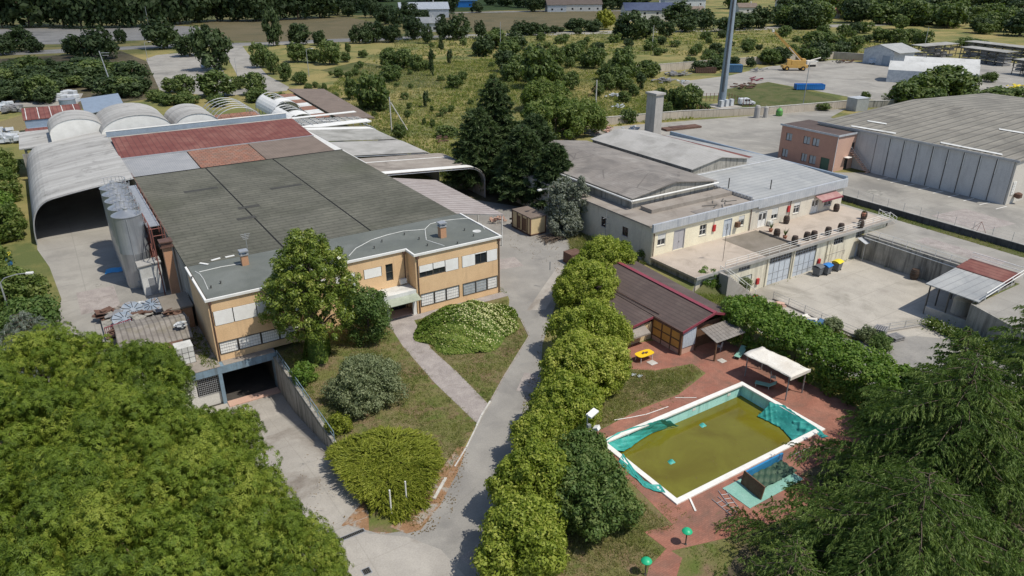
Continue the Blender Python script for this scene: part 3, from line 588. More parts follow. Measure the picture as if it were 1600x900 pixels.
for pts in ([(545, 400), (556, 388), (580, 375), (605, 367), (630, 361), (655, 359), (664, 358)], [(664, 358), (672, 350), (690, 345), (708, 343), (730, 341), (752, 350), (757, 358)], [(664, 358), (666, 375), (694, 384)],
            [(305, 424), (312, 428), (318, 436), (325, 452)], [(311, 425), (345, 417), (388, 410)], [(722, 336), (756, 353), (782, 368)]):
    MB().path([rpix(*q) for q in pts], .042, 5).build('roof_cable', M['offwhite'], office)
for q in [(585, 388), (597, 378), (632, 367), (655, 374), (668, 384), (686, 356), (726, 360), (740, 369), (715, 381), (330, 450), (345, 443), (300, 436)]:
    x, y, z = rpix(*q); MB().tube((x, y, 7.1), (x, y, 7.38), .06).tube((x, y, 7.38), (x, y, 7.42), .11).build('roof_vent', M['darkframe'], office)
x, y, z = rpix(388, 398); an = MB().tube((x, y, 7.1), (x, y, 9.6), .03)
for k in range(4): an.tube((x - .5 + .08 * k, y, 9.5 - k * .18), (x + .5 - .08 * k, y, 9.5 - k * .18), .02)
an.build('aerial', M['galv'], office)
an = MB(); x, y, z = rpix(745, 361)
an.lathe((x, y, 7.12), [(.5, 0), (.5, .03)], 16); an.build('roof_pad', M['offwhite'], office)

factory = thing('factory_hall', 'wide factory hall under a dark olive grey felt roof with two black seams', 'building', (-17, 30, 0))
w = MB(); w.box(-32.6, 9.65, 0, -32.3, 49.6, 6.9); w.box(-.7, 9.65, 0, -.4, 49.6, 6.9); w.box(-32.3, 49.3, 0, -.7, 49.6, 6.9); w.build('wall', M['oldwall'], factory)
r = MB()
xs = [-32.7, -22.5, -12.25, -.6]
for a, e in zip(xs[:-1], xs[1:]):
    r.box(a + .1, 9.61, 6.9, e - .1, 49.7, 7.16)
r.build('roof', M['factoryroof'], factory)
s = MB(); [s.box(x - .11, 9.63, 6.9, x + .11, 49.6, 7.11) for x in (-22.5, -12.25)]; s.box(-32.6, 49.72, 6.9, -.6, 49.95, 7.22); s.build('roof_seam', M['black'], factory)
for (a, b_) in (((287, 300), (340, 293)), ((374, 328), (403, 318)), ((422, 295), (472, 288)), ((372, 345), (398, 336))):
    p = G(*a, 7.17); q = G(*b_, 7.17); y0 = (p[1] + q[1]) / 2
    MB().box(p[0], y0 - .5, 7.165, q[0], y0 + .5, 7.172).build('roof_patch', M['feltdark'], factory)
for (a, b_) in (((330, 407), (344, 403)), ((352, 402), (366, 399)), ((312, 411), (325, 413))):
    p = G(*a, 7.2); q = G(*b_, 7.2); MB().obox(((p[0] + q[0]) / 2, (p[1] + q[1]) / 2, 7.2), (math.dist(p, q), .25, .06), math.atan2(q[1] - p[1], q[0] - p[0])).build('roof_flashing', M['white'], factory)

ware = thing('warehouse_building', 'long warehouse with red, grey and rusty sheet roofs behind the factory hall', 'building', (-17, 65, 0))
w = MB(); w.box(-32.6, 50, 0, -32.3, 80, 7.0); w.box(-1.8, 50, 0, -1.5, 80, 7.0); w.box(-32.3, 79.7, 0, -1.8, 80, 7.2); w.build('wall', M['oldwall'], ware)
quadroof(MB(), [(-32.9, 61.6, 7.5), (-1.6, 50.5 + 11.1, 7.5), (-1.2, 75, 8.3), (-32.7, 75, 8.3)]).build('roof', M['rustred'], ware)
quadroof(MB(), [(-33.1, 50.2, 7.0), (-23.1, 50.2, 7.0), (-23.1, 61.3, 7.35), (-33.1, 61.3, 7.35)]).build('grey_roof_panel', M['greypanel'], ware)
quadroof(MB(), [(-23.0, 50.2, 7.1), (-13.2, 50.2, 7.1), (-13.2, 61.3, 7.45), (-23.0, 61.3, 7.45)]).build('rusty_roof_panel', M['rusttile'], ware)
quadroof(MB(), [(-13.1, 50.2, 7.15), (-1.8, 50.2, 7.15), (-1.8, 61.3, 7.5), (-13.1, 61.3, 7.5)]).build('brown_roof_panel', M['brownroof'], ware)
MB().box(-33, 61.32, 7.2, -1.6, 61.56, 7.58).build('gutter', M['galv'], ware)
MB().box(-32.9, 75.1, 6.9, -1, 79.4, 7.6).build('rear_flat_roof', M['fibre'], ware)
MB().box(-33, 79.5, 6.9, -1, 79.8, 8.5).build('parapet', M['steelblue'], ware); MB().box(-33.1, 79.45, 8.503, -.9, 79.85, 8.62).build('parapet_cap', M['white'], ware)

# curved tunnel canopies either side
def arcprof(x0, z0, x1, z1, x2):            # roof from (x0,z0) down the slope to (x1,z1), then round to the ground at x2
    P = [(x0, z0)]; n = 10
    for i in range(1, 5): t = i / 5; P.append((x0 + (x1 - x0) * t, z0 + (z1 - z0) * (t * .6 + .4 * t * t)))
    for i in range(n + 1):
        t = i / n; P.append(((1 - t) ** 2 * x1 + 2 * t * (1 - t) * x2 + t * t * (x2 + (x1 - x2) * .04), (1 - t) ** 2 * z1 + 2 * t * (1 - t) * (z1 - .6) + 0))
    return P
tun = thing('tunnel_hangar', 'pale grey curved tunnel hangar with a dark open end beside the steel silos', 'hangar', (-39, 70, 0))
prof = arcprof(-32.75, 7.6, -43.2, 6.3, -46.5)
for k in range(6):
    y0 = 48 + k * 6.3; MB().shell(prof[::-1], 'y', y0, y0 + 6.22, .07).build('roof_bay', M['hangar'], tun, smooth=True)
for k in range(7):
    y0 = 48.05 + k * 6.3; b = MB()
    for p, q in zip(prof[:-1], prof[1:]): b.tube((p[0] + .05, y0, p[1] - .16), (q[0] + .05, y0, q[1] - .16), .07, 6)
    b.build('arch_rib', M['galv'], tun)
MB().box(-46.3, 85.6, 0, -32.8, 85.8, 5.0).build('end_wall', M['oldwall'], tun)
b = MB(); [b.tube((-33.4, 48.2 + i * .05, .0), (-33.4, 48.2, 7.3), .09) for i in range(1)]; b.tube((-33.4, 60, 0), (-33.4, 60, 7.2), .09); b.build('post', M['galv'], tun)
flat = thing('flat_canopy', 'low flat grey canopy joined to the rear of the tunnel hangar', 'canopy', (-41, 103, 0))
quadroof(MB(), [(-46.6, 87.6, 5.6), (-40, 86, 6.1), (-32.6, 86, 6.6), (-32.2, 98, 6.7), (-46.4, 103.4, 5.7)], .2).build('roof', M['hangar'], flat)
[MB().tube((x, y, 0), (x, y, 5.3), .1).build('post', M['galv'], flat) for x in (-45.8, -34) for y in (88.5, 96.5)]

def vault(name, label, x0, x1, y0, y1, zs, zp, m, endm, frame=False, cat='tent'):
    t = thing(name, label, cat, ((x0 + x1) / 2, (y0 + y1) / 2, 0)); n = 14; c = (x0 + x1) / 2; h = (x1 - x0) / 2
    pr = [(c - h * math.cos(math.pi * i / n), zs + (zp - zs) * math.sin(math.pi * i / n)) for i in range(n + 1)]
    if not frame:
        MB().shell(pr[::-1], 'y', y0, y1, .05).build('cover', m, t, smooth=True)
        for yy in (y0 + .1, y1 - .2):
            MB().extrude([(pr[0][0], 0)] + pr + [(pr[-1][0], 0)], 'y', yy, yy + .05).build('end_wall', endm, t)
        MB().box(x0 + .02, y0, 0, x0 + .1, y1, zs).box(x1 - .1, y0, 0, x1 - .02, y1, zs).build('side_wall', endm, t)
    b = MB(); k = max(2, int((y1 - y0) / 2.6))
    for i in range(k + 1):
        yy = y0 + .3 + (y1 - y0 - .6) * i / k; b.path([(q[0], yy, q[1] - (.0 if frame else .12)) for q in pr], .07, 5)
        b.tube((x0, yy, 0), (x0, yy, zs), .07, 5); b.tube((x1, yy, 0), (x1, yy, zs), .07, 5)
    for j in range(1, n, 2): b.tube((pr[j][0], y0, pr[j][1] - .05), (pr[j][0], y1, pr[j][1] - .05), .04, 4)
    b.build('hoop_frame', M['galv'], t)
    return t
vault('vaulted_tent', 'leftmost low vaulted tent with a mottled grey cover behind the tunnel hangar', -41.4, -32.6, 87, 97, 7.6, 10.0, M['hangar'], M['white'])
vault('vaulted_tent', 'biggest vaulted tent with a white end wall behind the red roof', -33.6, -21.4, 83, 98, 7.1, 10.3, M['hangar'], M['white'])
vault('vaulted_tent', 'smaller white vaulted tent with a dark hole in its end wall', -21.2, -12.8, 83, 95.5, 6.9, 9.5, M['hangar'], M['white'])
vault('bare_hoop_frame', 'green bare hoop frame of a tent that has lost its cover', -12.6, -3.0, 90, 104, 5.4, 8.7, None, None, frame=True)
low = thing('brick_red_shed', 'long low shed with a brick red roof under the bare hoops', 'shed', (-5, 92, 0))
quadroof(MB(), [(-12.6, 92, 5.9), (-2.6, 92, 5.9), (-2.6, 96, 6.6), (-12.6, 96, 6.6)]).build('roof', M['rusttile'], low); MB().box(-12.4, 83, 0, -2.8, 91.9, 5.9).build('wall', M['offwhite'], low)
# torn tents: ragged strips of cover on hoops
def torn(name, label, x0, x1, y0, y1, zs, zp, seed):
    t = vault(name, label, x0, x1, y0, y1, zs, zp, None, None, frame=True); rr = random.Random(seed); n = 14; c = (x0 + x1) / 2; h = (x1 - x0) / 2
    pr = [(c - h * math.cos(math.pi * i / n), zs + (zp - zs) * math.sin(math.pi * i / n) + .06) for i in range(n + 1)]
    for a, e, yy0, yy1 in ((0, 5, y0, y1), (5, 9, y0, y0 + (y1 - y0) * .35), (10, 14, y0 + 1.5, y1 - 2), (4, 12, y1 - 1.6, y1)):
        MB().shell(pr[a:e + 1][::-1], 'y', yy0 + rr.random(), yy1 - rr.random(), .04).build('torn_cover', M['white'], t, smooth=True)
torn('torn_tent', 'farther torn tent of white cover strips hanging on hoops', 1.5, 8.4, 99, 114, 4.2, 7.4, 1)
torn('torn_tent', 'nearer torn tent with white rags beside the dark red roof', .3, 7.2, 84.5, 97.5, 4.4, 7.0, 2)

drk = thing('dark_shed', 'long open shed with a flat dark brown roof behind the torn tents', 'shed', (17, 107, 0))
quadroof(MB(), [(11.8, 86, 5.2), (19.4, 84, 4.8), (23.4, 128, 4.8), (14.5, 131, 5.2)], .25).build('roof', M['brownroof'], drk)
[MB().tube((x + (y - 86) * .08, y, 0), (x + (y - 86) * .08, y, 4.9), .12).build('post', M['galv'], drk) for x in (12.4, 18.6) for y in (87, 98, 109, 120, 128)]
MB().box(12.6, 126, 0, 22, 126.2, 4.6).build('back_wall', M['oldwall'], drk)
rp = thing('striped_shed', 'narrow shed roofed in alternating rust and white sheets', 'shed', (10, 105, 0))
for k in range(7): quadroof(MB(), [(8.2 + k * .3, 90 + k * 5, 4.9), (11.6 + k * .3, 90 + k * 5, 4.9), (11.9 + k * .3, 94.9 + k * 5, 4.9), (8.5 + k * .3, 94.9 + k * 5, 4.9)]).build('roof_sheet', M['rusttile'] if k % 2 == 0 else M['offwhite'], rp)
b = MB(); b.box(8.6, 90.2, 0, 8.8, 124, 4.7); b.build('wall', M['oldwall'], rp)

def tier(name, label, y0, y1, zl, zr, m, xr=17.5, xl=-.2, bands=(), curve=True):
    t = thing(name, label, 'canopy', ((xl + xr) / 2, (y0 + y1) / 2, 0))
    P = [(xl, zl)] + [(xl + (xr - 3.4 - xl) * i / 4, zl + (zr - zl) * i / 4) for i in range(1, 5)]
    if curve:
        for i in range(1, 9):
            a = math.pi / 2 * i / 8; P.append((xr - 3.4 + 3.4 * math.sin(a), zr - 2.6 + 2.6 * math.cos(a)))
        P.append((xr, 0))
    MB().shell(P, 'y', y0, y1, -.08).build('roof', m, t, smooth=True)
    for k, (a, e) in enumerate(bands):
        Q = [(q[0], q[1] + .09) for q in P[:11]]; MB().shell(Q, 'y', a, e, -.03).build('white_strip', M['white'], t, smooth=True)
    for yy in np.linspace(y0 + .15, y1 - .15, 4): MB().path([(q[0], yy, q[1] - .2) for q in P], .08, 5).tube((xl + .2, yy, 0), (xl + .2, yy, zl - .1), .08).build('arch_rib', M['galv'], t)
    return t
ta = tier('curved_canopy', 'nearest curved canopy, dusty brown with a white front edge, beside the dark conifers', 33.4, 44.6, 6.6, 5.6, M['flatroof'], bands=((33.4, 34.9), (41.2, 41.5)))
tb = tier('curved_canopy', 'second curved canopy from the front, pale grey with torn gaps along its edge', 46.2, 57.5, 6.8, 5.7, M['fibrepale'], xr=15.5)
tc = tier('curved_canopy', 'third curved canopy, grey white with a long white strip', 58.2, 72, 6.9, 5.8, M['fibre'], xr=15, bands=((69, 71),))
td = tier('bare_canopy_frame', 'farthest canopy reduced to bare green grey arches beside the dark brown shed', 74.2, 83.5, 6.9, 5.8, M['galv'], xr=16, curve=True)
for o in list(CH[td.name]):
    if o.name.startswith('roof'): bpy.data.objects.remove(o); CH[td.name].remove(o)
b = MB(); [b.tube((-.2, y, 6.8), (15, y, 5.7), .06, 5) for y in np.linspace(75.5, 82, 7)]; [b.tube((x, 74.3, 6.85 - (x + .2) * .07), (x, 83.4, 6.85 - (x + .2) * .07), .06, 5) for x in np.linspace(1, 14, 9)]; b.build('purlin', M['galv'], td)
MB().box(-.2, 82, 6.75, 14.6, 83.4, 6.85).box(-.3, 72.3, 6.5, 14, 75.2, 6.62).build('white_strip', M['white'], td)
MB().shell([(-1.4, 6.6), (-.3, 7.0)], 'y', 40, 75, .08).build('edge_flashing', M['white'], td)
stc = thing('striped_canopy', 'canopy of brown and white striped metal sheets beside the factory hall', 'canopy', (4, 22, 0))
b = MB(); c = MB()
k = 19
for i in range(k):
    y0 = 12.7 + 20.4 * i / k; y1 = y0 + 20.4 / k * .78
    quadroof(b, [(-.3, y0, 6.3), (8.2, y0, 4.6), (8.2, y1, 4.6), (-.3, y1, 6.3)], .06); quadroof(c, [(-.3, y1 + .01, 6.24), (8.2, y1 + .01, 4.54), (8.2, y0 + 20.4 / k - .01, 4.54), (-.3, y0 + 20.4 / k - .01, 6.24)], .05)
b.build('roof', M['canopysheet'], stc); c.build('roof_stripe', M['rust'], stc)
[MB().tube((8, y, 0), (8, y, 4.48), .09).build('post', M['offwhite'], stc) for y in (12.9, 19.5, 26, 32.8)]
b = MB(); b.tube((8.1, 12.8, 4.5), (8.1, 33, 4.5), .08); b.tube((-.3, 12.8, 6.15), (8.1, 12.8, 4.45), .06); b.build('edge_beam', M['offwhite'], stc)

# ---------------------------------------------------------------- silo yard
silos = None
sl = ['nearest of the five stainless steel silos, the one whose whole front shows', 'second stainless silo from the front of the row', 'middle stainless silo of the row of five', 'fourth stainless silo, second from the hangar', 'farthest stainless silo, hard against the tunnel hangar']
for i in range(5):
    y = 25.6 + i * 3.32
    if i == 0:
        s0 = thing('steel_silo', sl[0], 'silo', (-36.0, y, 0), 'stainless steel silos')
        pr = [(1.55, .0), (1.55, .35), (1.6, .4)]
        pr += [(1.6, 4.4), (1.606, 4.42), (1.6, 4.44)]
        MB().lathe((-36.0, y, .02), pr + [(1.6, 8.9)], 40).build('tank', M['inox'], s0, smooth=True)
        MB().lathe((-36.0, y, 8.93), [(1.66, 0), (1.66, .06), (.25, .62), (.25, .72)], 40).build('cone_top', M['inox'], s0, smooth=True)
        MB().lathe((-36.0, y, 9.65), [(.3, 0), (.3, .12), (.06, .16), (.06, .4)], 16).build('hatch', M['galv'], s0)
        rl = MB()
        for a in range(-3, 8):
            t0, t1 = a * .3, (a + 1) * .3
            for z in (9.5, 10.0): rl.tube((-36 + 1.6 * math.cos(t0), y + 1.6 * math.sin(t0), z), (-36 + 1.6 * math.cos(t1), y + 1.6 * math.sin(t1), z), .03, 5)
            rl.tube((-36 + 1.6 * math.cos(t0), y + 1.6 * math.sin(t0), 8.95), (-36 + 1.6 * math.cos(t0), y + 1.6 * math.sin(t0), 10), .03, 5)
        rl.build('guard_rail', M['galv'], s0)
        pp = MB(); pp.tube((-36.25, y - 1.63, .3), (-36.25, y - 1.63, 8.8), .045); pp.build('pipe', M['galv'], s0)
        MB().box(-36.5, y - 1.72, .4, -35.9, y - 1.5, 1.0).build('manhole', M['galv'], s0)
    else:
        copy_tree(s0, (-36.0, y, 0), label=sl[i])
cat_ = thing('walkway_gantry', 'red oxide steel gantry and grey catwalk between the silos and the factory', 'gantry', (-33.6, 32, 0))
b = MB()
for y in np.linspace(20.5, 42, 9):
    b.tube((-34.2, y, 0), (-34.2, y, 8.2), .07, 6); b.tube((-32.9, y, 6), (-32.9, y, 8.2), .06, 6)
    b.tube((-34.2, y, 7.4), (-32.9, y, 7.4), .06, 6)
for z in (2.5, 5, 8.2): b.tube((-34.2, 20.5, z), (-34.2, 42, z), .06, 6)
for y in np.linspace(20.5, 39, 8): b.tube((-34.2, y, 2.5), (-34.2, y + 2.7, 5), .05, 5); b.tube((-34.2, y + 2.7, 5), (-34.2, y, 7.4), .05, 5)
b.build('lattice', M['redsteel'], cat_)
MB().box(-34.3, 24, 7.44, -32.9, 44, 7.52).build('catwalk', M['galv'], cat_)
b = MB(); b.tube((-34.3, 20.5, 8.5), (-34.3, 44, 8.5), .03); b.tube((-32.85, 18, 8.3), (-32.85, 48, 8.3), .03); [b.tube((-34.3, y, 7.5), (-34.3, y, 8.5), .03) for y in np.linspace(24, 44, 9)]; b.build('handrail', M['redsteel'], cat_)
pil = thing('brick_flue', 'tall square orange flue with a brown metal cap beside the nearest silo', 'chimney', (-33.3, 17.6, 0))
MB().box(-33.75, 17.1, 0, -32.85, 18.0, 7.0).build('shaft', M['orange'], pil); MB().box(-34.0, 16.85, 7.0, -32.62, 18.25, 7.12).box(-33.85, 17.0, 7.12, -32.75, 18.1, 7.6).box(-34.0, 16.85, 7.6, -32.62, 18.25, 7.72).build('cap', M['brown'], pil)
bx = thing('plant_cabin', 'off-white boxy cabin with a rust stained lid at the foot of the silos', 'cabin', (-35, 22.3, 0))
MB().box(-36.2, 21.6, 0, -33.9, 23.2, 3.7).build('wall', M['offwhite'], bx); quadroof(MB(), [(-36.35, 21.45, 3.75), (-33.8, 21.45, 3.95), (-33.8, 23.35, 4.0), (-36.35, 23.35, 3.8)]).build('lid', M['fibrepale'], bx); MB().box(-35.5, 21.53, .1, -34.7, 21.597, 2.1).build('door', M['galv'], bx)
osd = thing('orange_annex', 'small orange annex with a mossy flat roof against the office side wall', 'annex', (-34.2, 11, 0))
MB().box(-35.4, 9.3, 0, -32.9, 13, 2.8).build('wall', M['orange'], osd); MB().box(-35.6, 9.1, 2.8, -32.75, 13.2, 2.98).build('roof', M['terracefelt'], osd); window(Face(0, 9.3, 1, 0), osd, -34.0, -33.4, .8, 1.7, M['white'], M['offwhite'], depth=.05)
csd = thing('corrugated_shed', 'ramshackle gabled shed with weathered grey corrugated roof beside the office', 'shed', (-37.3, 6.4, 0))
MB().box(-40.2, 4.0, 0, -34.4, 9.6, 2.0).build('wall', M['beige'], csd)
quadroof(MB(), [(-40.6, 3.4, 2.15), (-34.0, 3.4, 2.15), (-33.8, 6.8, 3.0), (-40.4, 6.8, 3.0)], .08).build('roof', M['shedroof'], csd); quadroof(MB(), [(-40.4, 6.82, 3.0), (-33.8, 6.82, 3.0), (-33.8, 10.1, 2.3), (-40.4, 10.1, 2.3)], .08).build('roof', M['shedroof'], csd)
quadroof(MB(), [(-39.6, 2.3, 1.8), (-35.2, 2.0, 1.8), (-34.9, 3.8, 2.25), (-39.4, 3.9, 2.25)], .06).build('lean_to', M['rust'], csd)
tw = thing('tiled_bay', 'square white tiled bay standing on the orange ledge above the garage', 'enclosure', (-35.2, 3, .5))
MB().box(-36.0, 1.1, .53, -34.4, 2.6, 2.3).build('wall', M['offwhite'], tw); b = MB(); [b.box(-36.02, 1.08, .53 + k * .6, -34.38, 1.098, .56 + k * .6) for k in range(3)]; [b.box(-36 + k * .53, 1.07, .53, -35.97 + k * .53, 1.096, 2.3) for k in range(4)]; b.build('joint', M['darkframe'], tw)
def disc(x, y, z, tilt, rz, lab):
    t = thing('tank_lid', lab, 'tank lid', (x, y, z), 'blue steel tank lids leaning in the scrap corner', rz)
    m_ = Matrix.Rotation(tilt, 4, 'X'); r_ = 1.2
    a = MB().lathe((0, 0, 0), [(r_, -.05), (r_, .05), (.25, .22), (.25, .26)], 20); a2 = MB(); a2.add([m_ @ Vector(q) for q in a.v], a.f)
    t['org'] = [0, 0, 0]; a2.build('disc', M['discpaint'], t)
    bb = MB()
    for k in range(10):
        an = 2 * math.pi * k / 10; bb.tube(m_ @ Vector((.3 * math.cos(an), .3 * math.sin(an), .24)), m_ @ Vector((1.15 * math.cos(an), 1.15 * math.sin(an), .09)), .03, 5)
    bb.build('rib', M['black'], t)
disc(-38.1, 15.6, 1.05, R(38), R(20), 'blue ribbed tank lid leaning at the back of the scrap corner')
disc(-36.1, 15.9, 1.0, R(22), R(-30), 'flatter blue ribbed tank lid nearest the orange annex')
disc(-39.2, 13.6, 1.0, R(32), R(35), 'blue ribbed tank lid behind the dark red railing')
rl = thing('railing', 'dark red iron railing propped in front of the scrap lids', 'railing', (-39.9, 12.0, .52))
b = MB(); p0 = Vector((-41.2, 11.6, .52)); p1 = Vector((-38.6, 12.4, .52))
for k in range(15): q = p0.lerp(p1, k / 14); b.tube(q, q + Vector((0, 0, 1.0)), .035, 5)
b.tube(p0 + Vector((0, 0, 1)), p1 + Vector((0, 0, 1)), .05); b.tube(p0 + Vector((0, 0, .15)), p1 + Vector((0, 0, .15)), .04); b.build('rail', M['maroon'], rl)
sc_ = MB(); rr = random.Random(3)
slab = tag(MB().box(-41.3, 10.3, .02, -35.7, 17.4, .5).build('scrap_plinth', M['oldwall']), 'low concrete plinth under the scrap tank lids', 'plinth')
for i, (x, y, s, mm, lab) in enumerate(((-39.4, 15.9, 1.5, 'scrap', 'grey scrap boards piled behind the left tank lid'), (-37.1, 14.6, 1.4, 'rust', 'rusty sheets between the tank lids'), (-35.6, 13.9, 1.1, 'scrap', 'dark grey scrap against the orange annex'), (-40.2, 11.3, 1.2, 'rust', 'rusty brown sheets behind the dark red railing'), (-37.4, 13.4, 1.3, 'oldwall', 'grey broken boards among the scrap tank lids'), (-36.6, 11.0, 1.0, 'bale', 'pale crumpled panels between the lids and the corrugated shed'), (-38.6, 17.2, 1.2, 'flatroof', 'brown sheet leaning behind the ribbed tank lids'), (-35.0, 8.6, .9, 'rust', 'rusty scraps on the back edge of the corrugated roof'), (-40.6, 16.8, 1.3, 'rust', 'rusty sheet lying at the back of the scrap plinth'), (-37.0, 17.0, 1.0, 'bale', 'crumpled pale sheet beside the scrap lids'), (-34.6, 16.4, .8, 'bale', 'white plastic scraps heaped under the orange flue'), (-34.9, 4.9, .7, 'bale', 'white tub on the broken edge of the corrugated roof'))):
    b = MB(); z0 = {11: 2.6, 7: 2.5, 10: .02}.get(i, .5)
    for k in range(11): b.obox((x + rr.uniform(-s, s) * .7, y + rr.uniform(-s, s) * .4, z0 + .15 + k * .06), (rr.uniform(.5, 1) * s, rr.uniform(.3, .8) * s, .08), rr.uniform(0, 3), (rr.uniform(-.3, .3), rr.uniform(-.3, .3)))
    tag(b.build('scrap_sheet', M[mm]), lab, 'scrap')
x, y = G(178, 423); b = MB()
b.surf(10, 8, lambda u, v: (x - 1.1 + 2.2 * u + .3 * v, y - .8 + 1.7 * v + .1 * math.sin(6 * u), .03 + .05 * abs(math.sin(5 * u + 3 * v)))); tag(b.build('tarpaulin', M['tarpblue'], smooth=True), 'bright blue sheet lying flat on the silo yard', 'tarpaulin')
x, y = G(154, 446); tag(MB().lathe((x, y, .02), [(.35, 0), (.35, .03)], 16).build('manhole_cover', M['oldwall']), 'round manhole cover in the concrete of the silo yard', 'manhole cover')
# ramp wall
rw = thing('ramp_wall', 'streaked concrete retaining wall between the garden and the garage ramp', 'wall', (-27.5, -9, 0))
MB().box(-27.62, -18.6, -3.9, -27.3, -1.25, .12).build('wall', M['oldwall'], rw)
b = MB(); [b.tube((-27.45, y, .12), (-27.45, y, 1.15), .035, 6) for y in np.linspace(-18, -2, 9)]; b.tube((-27.45, -18, 1.15), (-27.45, -2, 1.15), .035); b.tube((-27.45, -18, .65), (-27.45, -2, .65), .03); b.build('handrail', M['bluepost'], rw)
# ---------------------------------------------------------------- cream building with terrace
cream = thing('cream_building', 'cream workshop building with low grey corrugated roofs and a wide terrace', 'building', (40, 10, 0))
ff = Face(0, -3.4, 1, 0); fsd = Face(20.6, 0, 0, -1)      # on the side wall s = -y
WIN = [(21.5, 22.9, 2.4, 4.0, .45), (29.1, 30.4, 2.3, 3.8, 0), (36.7, 37.9, 2.2, 3.7, .4), (43.7, 45.1, 1.9, 3.6, .6), (48.6, 50, 1.9, 3.6, .3), (55.9, 57.7, 1.8, 3.3, 0)]
DOOR = [(24.4, 26.3, 1.2, 3.9, 'greydoor'), (33.8, 35.3, 1.2, 3.7, 'bluedoor'), (40.9, 42.6, 1.2, 3.5, 'white'), (52.8, 54.4, 1.2, 3.4, 'white')]
w = MB(); ff.wall(w, 20.6, 39.0, .0, 5.0, [q[:4] for q in WIN + DOOR if q[0] < 39], .25); w.build('wall', M['cream'], cream)
w = MB(); ff.wall(w, 39.02, 60.2, .0, 5.0, [q[:4] for q in WIN + DOOR if q[0] > 39], .25); w.box(59.9, -3.1, 0, 60.2, 35, 5.0); w.build('wall', M['beige'], cream)
w = MB(); fsd.wall(w, -35, 3.14, 0, 5.0, [(-6.95, -5.85, 2.3, 3.7), (-2.5, -1.3, 2.3, 3.6)], .25); w.build('wall', M['beige'], cream)
w = MB(); w.box(20.9, 34.8, 0, 59.8, 35, 5); w.build('rear_wall', M['beige'], cream)
MB().box(20.3, -3.0, 5.02, 39.9, 35.2, 5.22).build('flat_roof', M['flatroof'], cream)
MB().box(20.3, -3.75, 4.55, 40.2, -3.42, 5.6).build('fascia', M['zinc'], cream); MB().box(40.22, -3.75, 4.25, 60.5, -3.42, 5.55).build('fascia', M['zinc'], cream)
quadroof(MB(), [(40.1, -3.38, 5.35), (60.3, -3.38, 5.35), (60.3, 9, 6.0), (40.1, 9, 6.0)]).build('metal_roof', M['metalroof'], cream)
quadroof(MB(), [(40.1, 9.02, 6.0), (60.3, 9.02, 6.0), (60.3, 35, 5.2), (40.1, 35, 5.2)]).build('metal_roof', M['metalroof'], cream)
MB().tube((40.1, 9, 6.05), (60.3, 9, 6.05), .12, 6).build('ridge_cap', M['galv'], cream)
MB().box(60.32, -3.4, 4.9, 60.75, 35, 5.85).build('side_parapet', M['steelblue'], cream)
b = MB()
for k in range(18): b.box(39.75, -2.6 + k * .62, 5.24, 40.05, -2.2 + k * .62, 5.75)
b.build('upstand', M['galv'], cream)
def monitor(x0, x1, y0, y1, ze, zr, m, lab):
    c = (x0 + x1) / 2
    MB().extrude([(x0 + .3, 5.1), (x1 - .3, 5.1), (x1 - .3, ze - .05), (c, zr - .08), (x0 + .3, ze - .05)], 'y', y0 + .3, y1 - .3).build('raised_wall', M['oldwall'], cream)
    r = MB(); quadroof(r, [(x0, y0, ze), (c, y0, zr), (c, y1, zr), (x0, y1, ze)]); r.build('roof', m, cream)
    r = MB(); quadroof(r, [(c + .01, y0, zr), (x1, y0, ze), (x1, y1, ze), (c + .01, y1, zr)]); r.build('roof', m, cream)
monitor(22.8, 39.2, 3.4, 34.2, 6.8, 7.9, M['fibreold'], ''); monitor(40.3, 53.4, 9.6, 34.6, 6.9, 8.0, M['fibrepale'], '')
MB().tube((22.7, 3.25, 6.5), (39.3, 3.25, 6.5), .13).tube((22.65, 3.2, 6.5), (22.65, 30, 6.5), .13).build('gutter', M['white'], cream)
MB().box(24, .7, 5.225, 39.5, 2.9, 5.75).build('roof_step', M['flatroof'], cream)
quadroof(MB(), [(55, 12, 5.9), (57.8, 12, 5.9), (57.8, 34.5, 5.6), (55, 34.5, 5.6)]).build('rusty_strip_roof', M['rustred'], cream)
rr = random.Random(9); b = MB()
for k in range(9): x = rr.uniform(33, 39); y = rr.uniform(-2.5, .4); b.obox((x, y, 5.27), (rr.uniform(.8, 2.2), .12, .06), rr.uniform(-.5, .9))
b.build('roof_scrap', M['darkframe'], cream)
MB().box(29, -2.7, 5.225, 32.5, -1.5, 5.26).build('roof_hatch', M['fibreold'], cream)
[MB().tube(a_, e_, .08).build('vent_pipe', M['darkframe'], cream) for a_, e_ in (((46, -.8, 5.4), (46, -.8, 6.9)), ((40.6, 2.4, 5.3), (40.6, 2.4, 7.2)))]
M['greydoor'] = mat('grey_steel_door', (.40, .39, .40), rough=.6)
for a, e, z0, z1, s in WIN: window(ff, cream, a, e, z0, z1, M['white'], M['glass'], cols=2, rows=2, shut=s, smat=M['offwhite'], sill=M['kerb'])
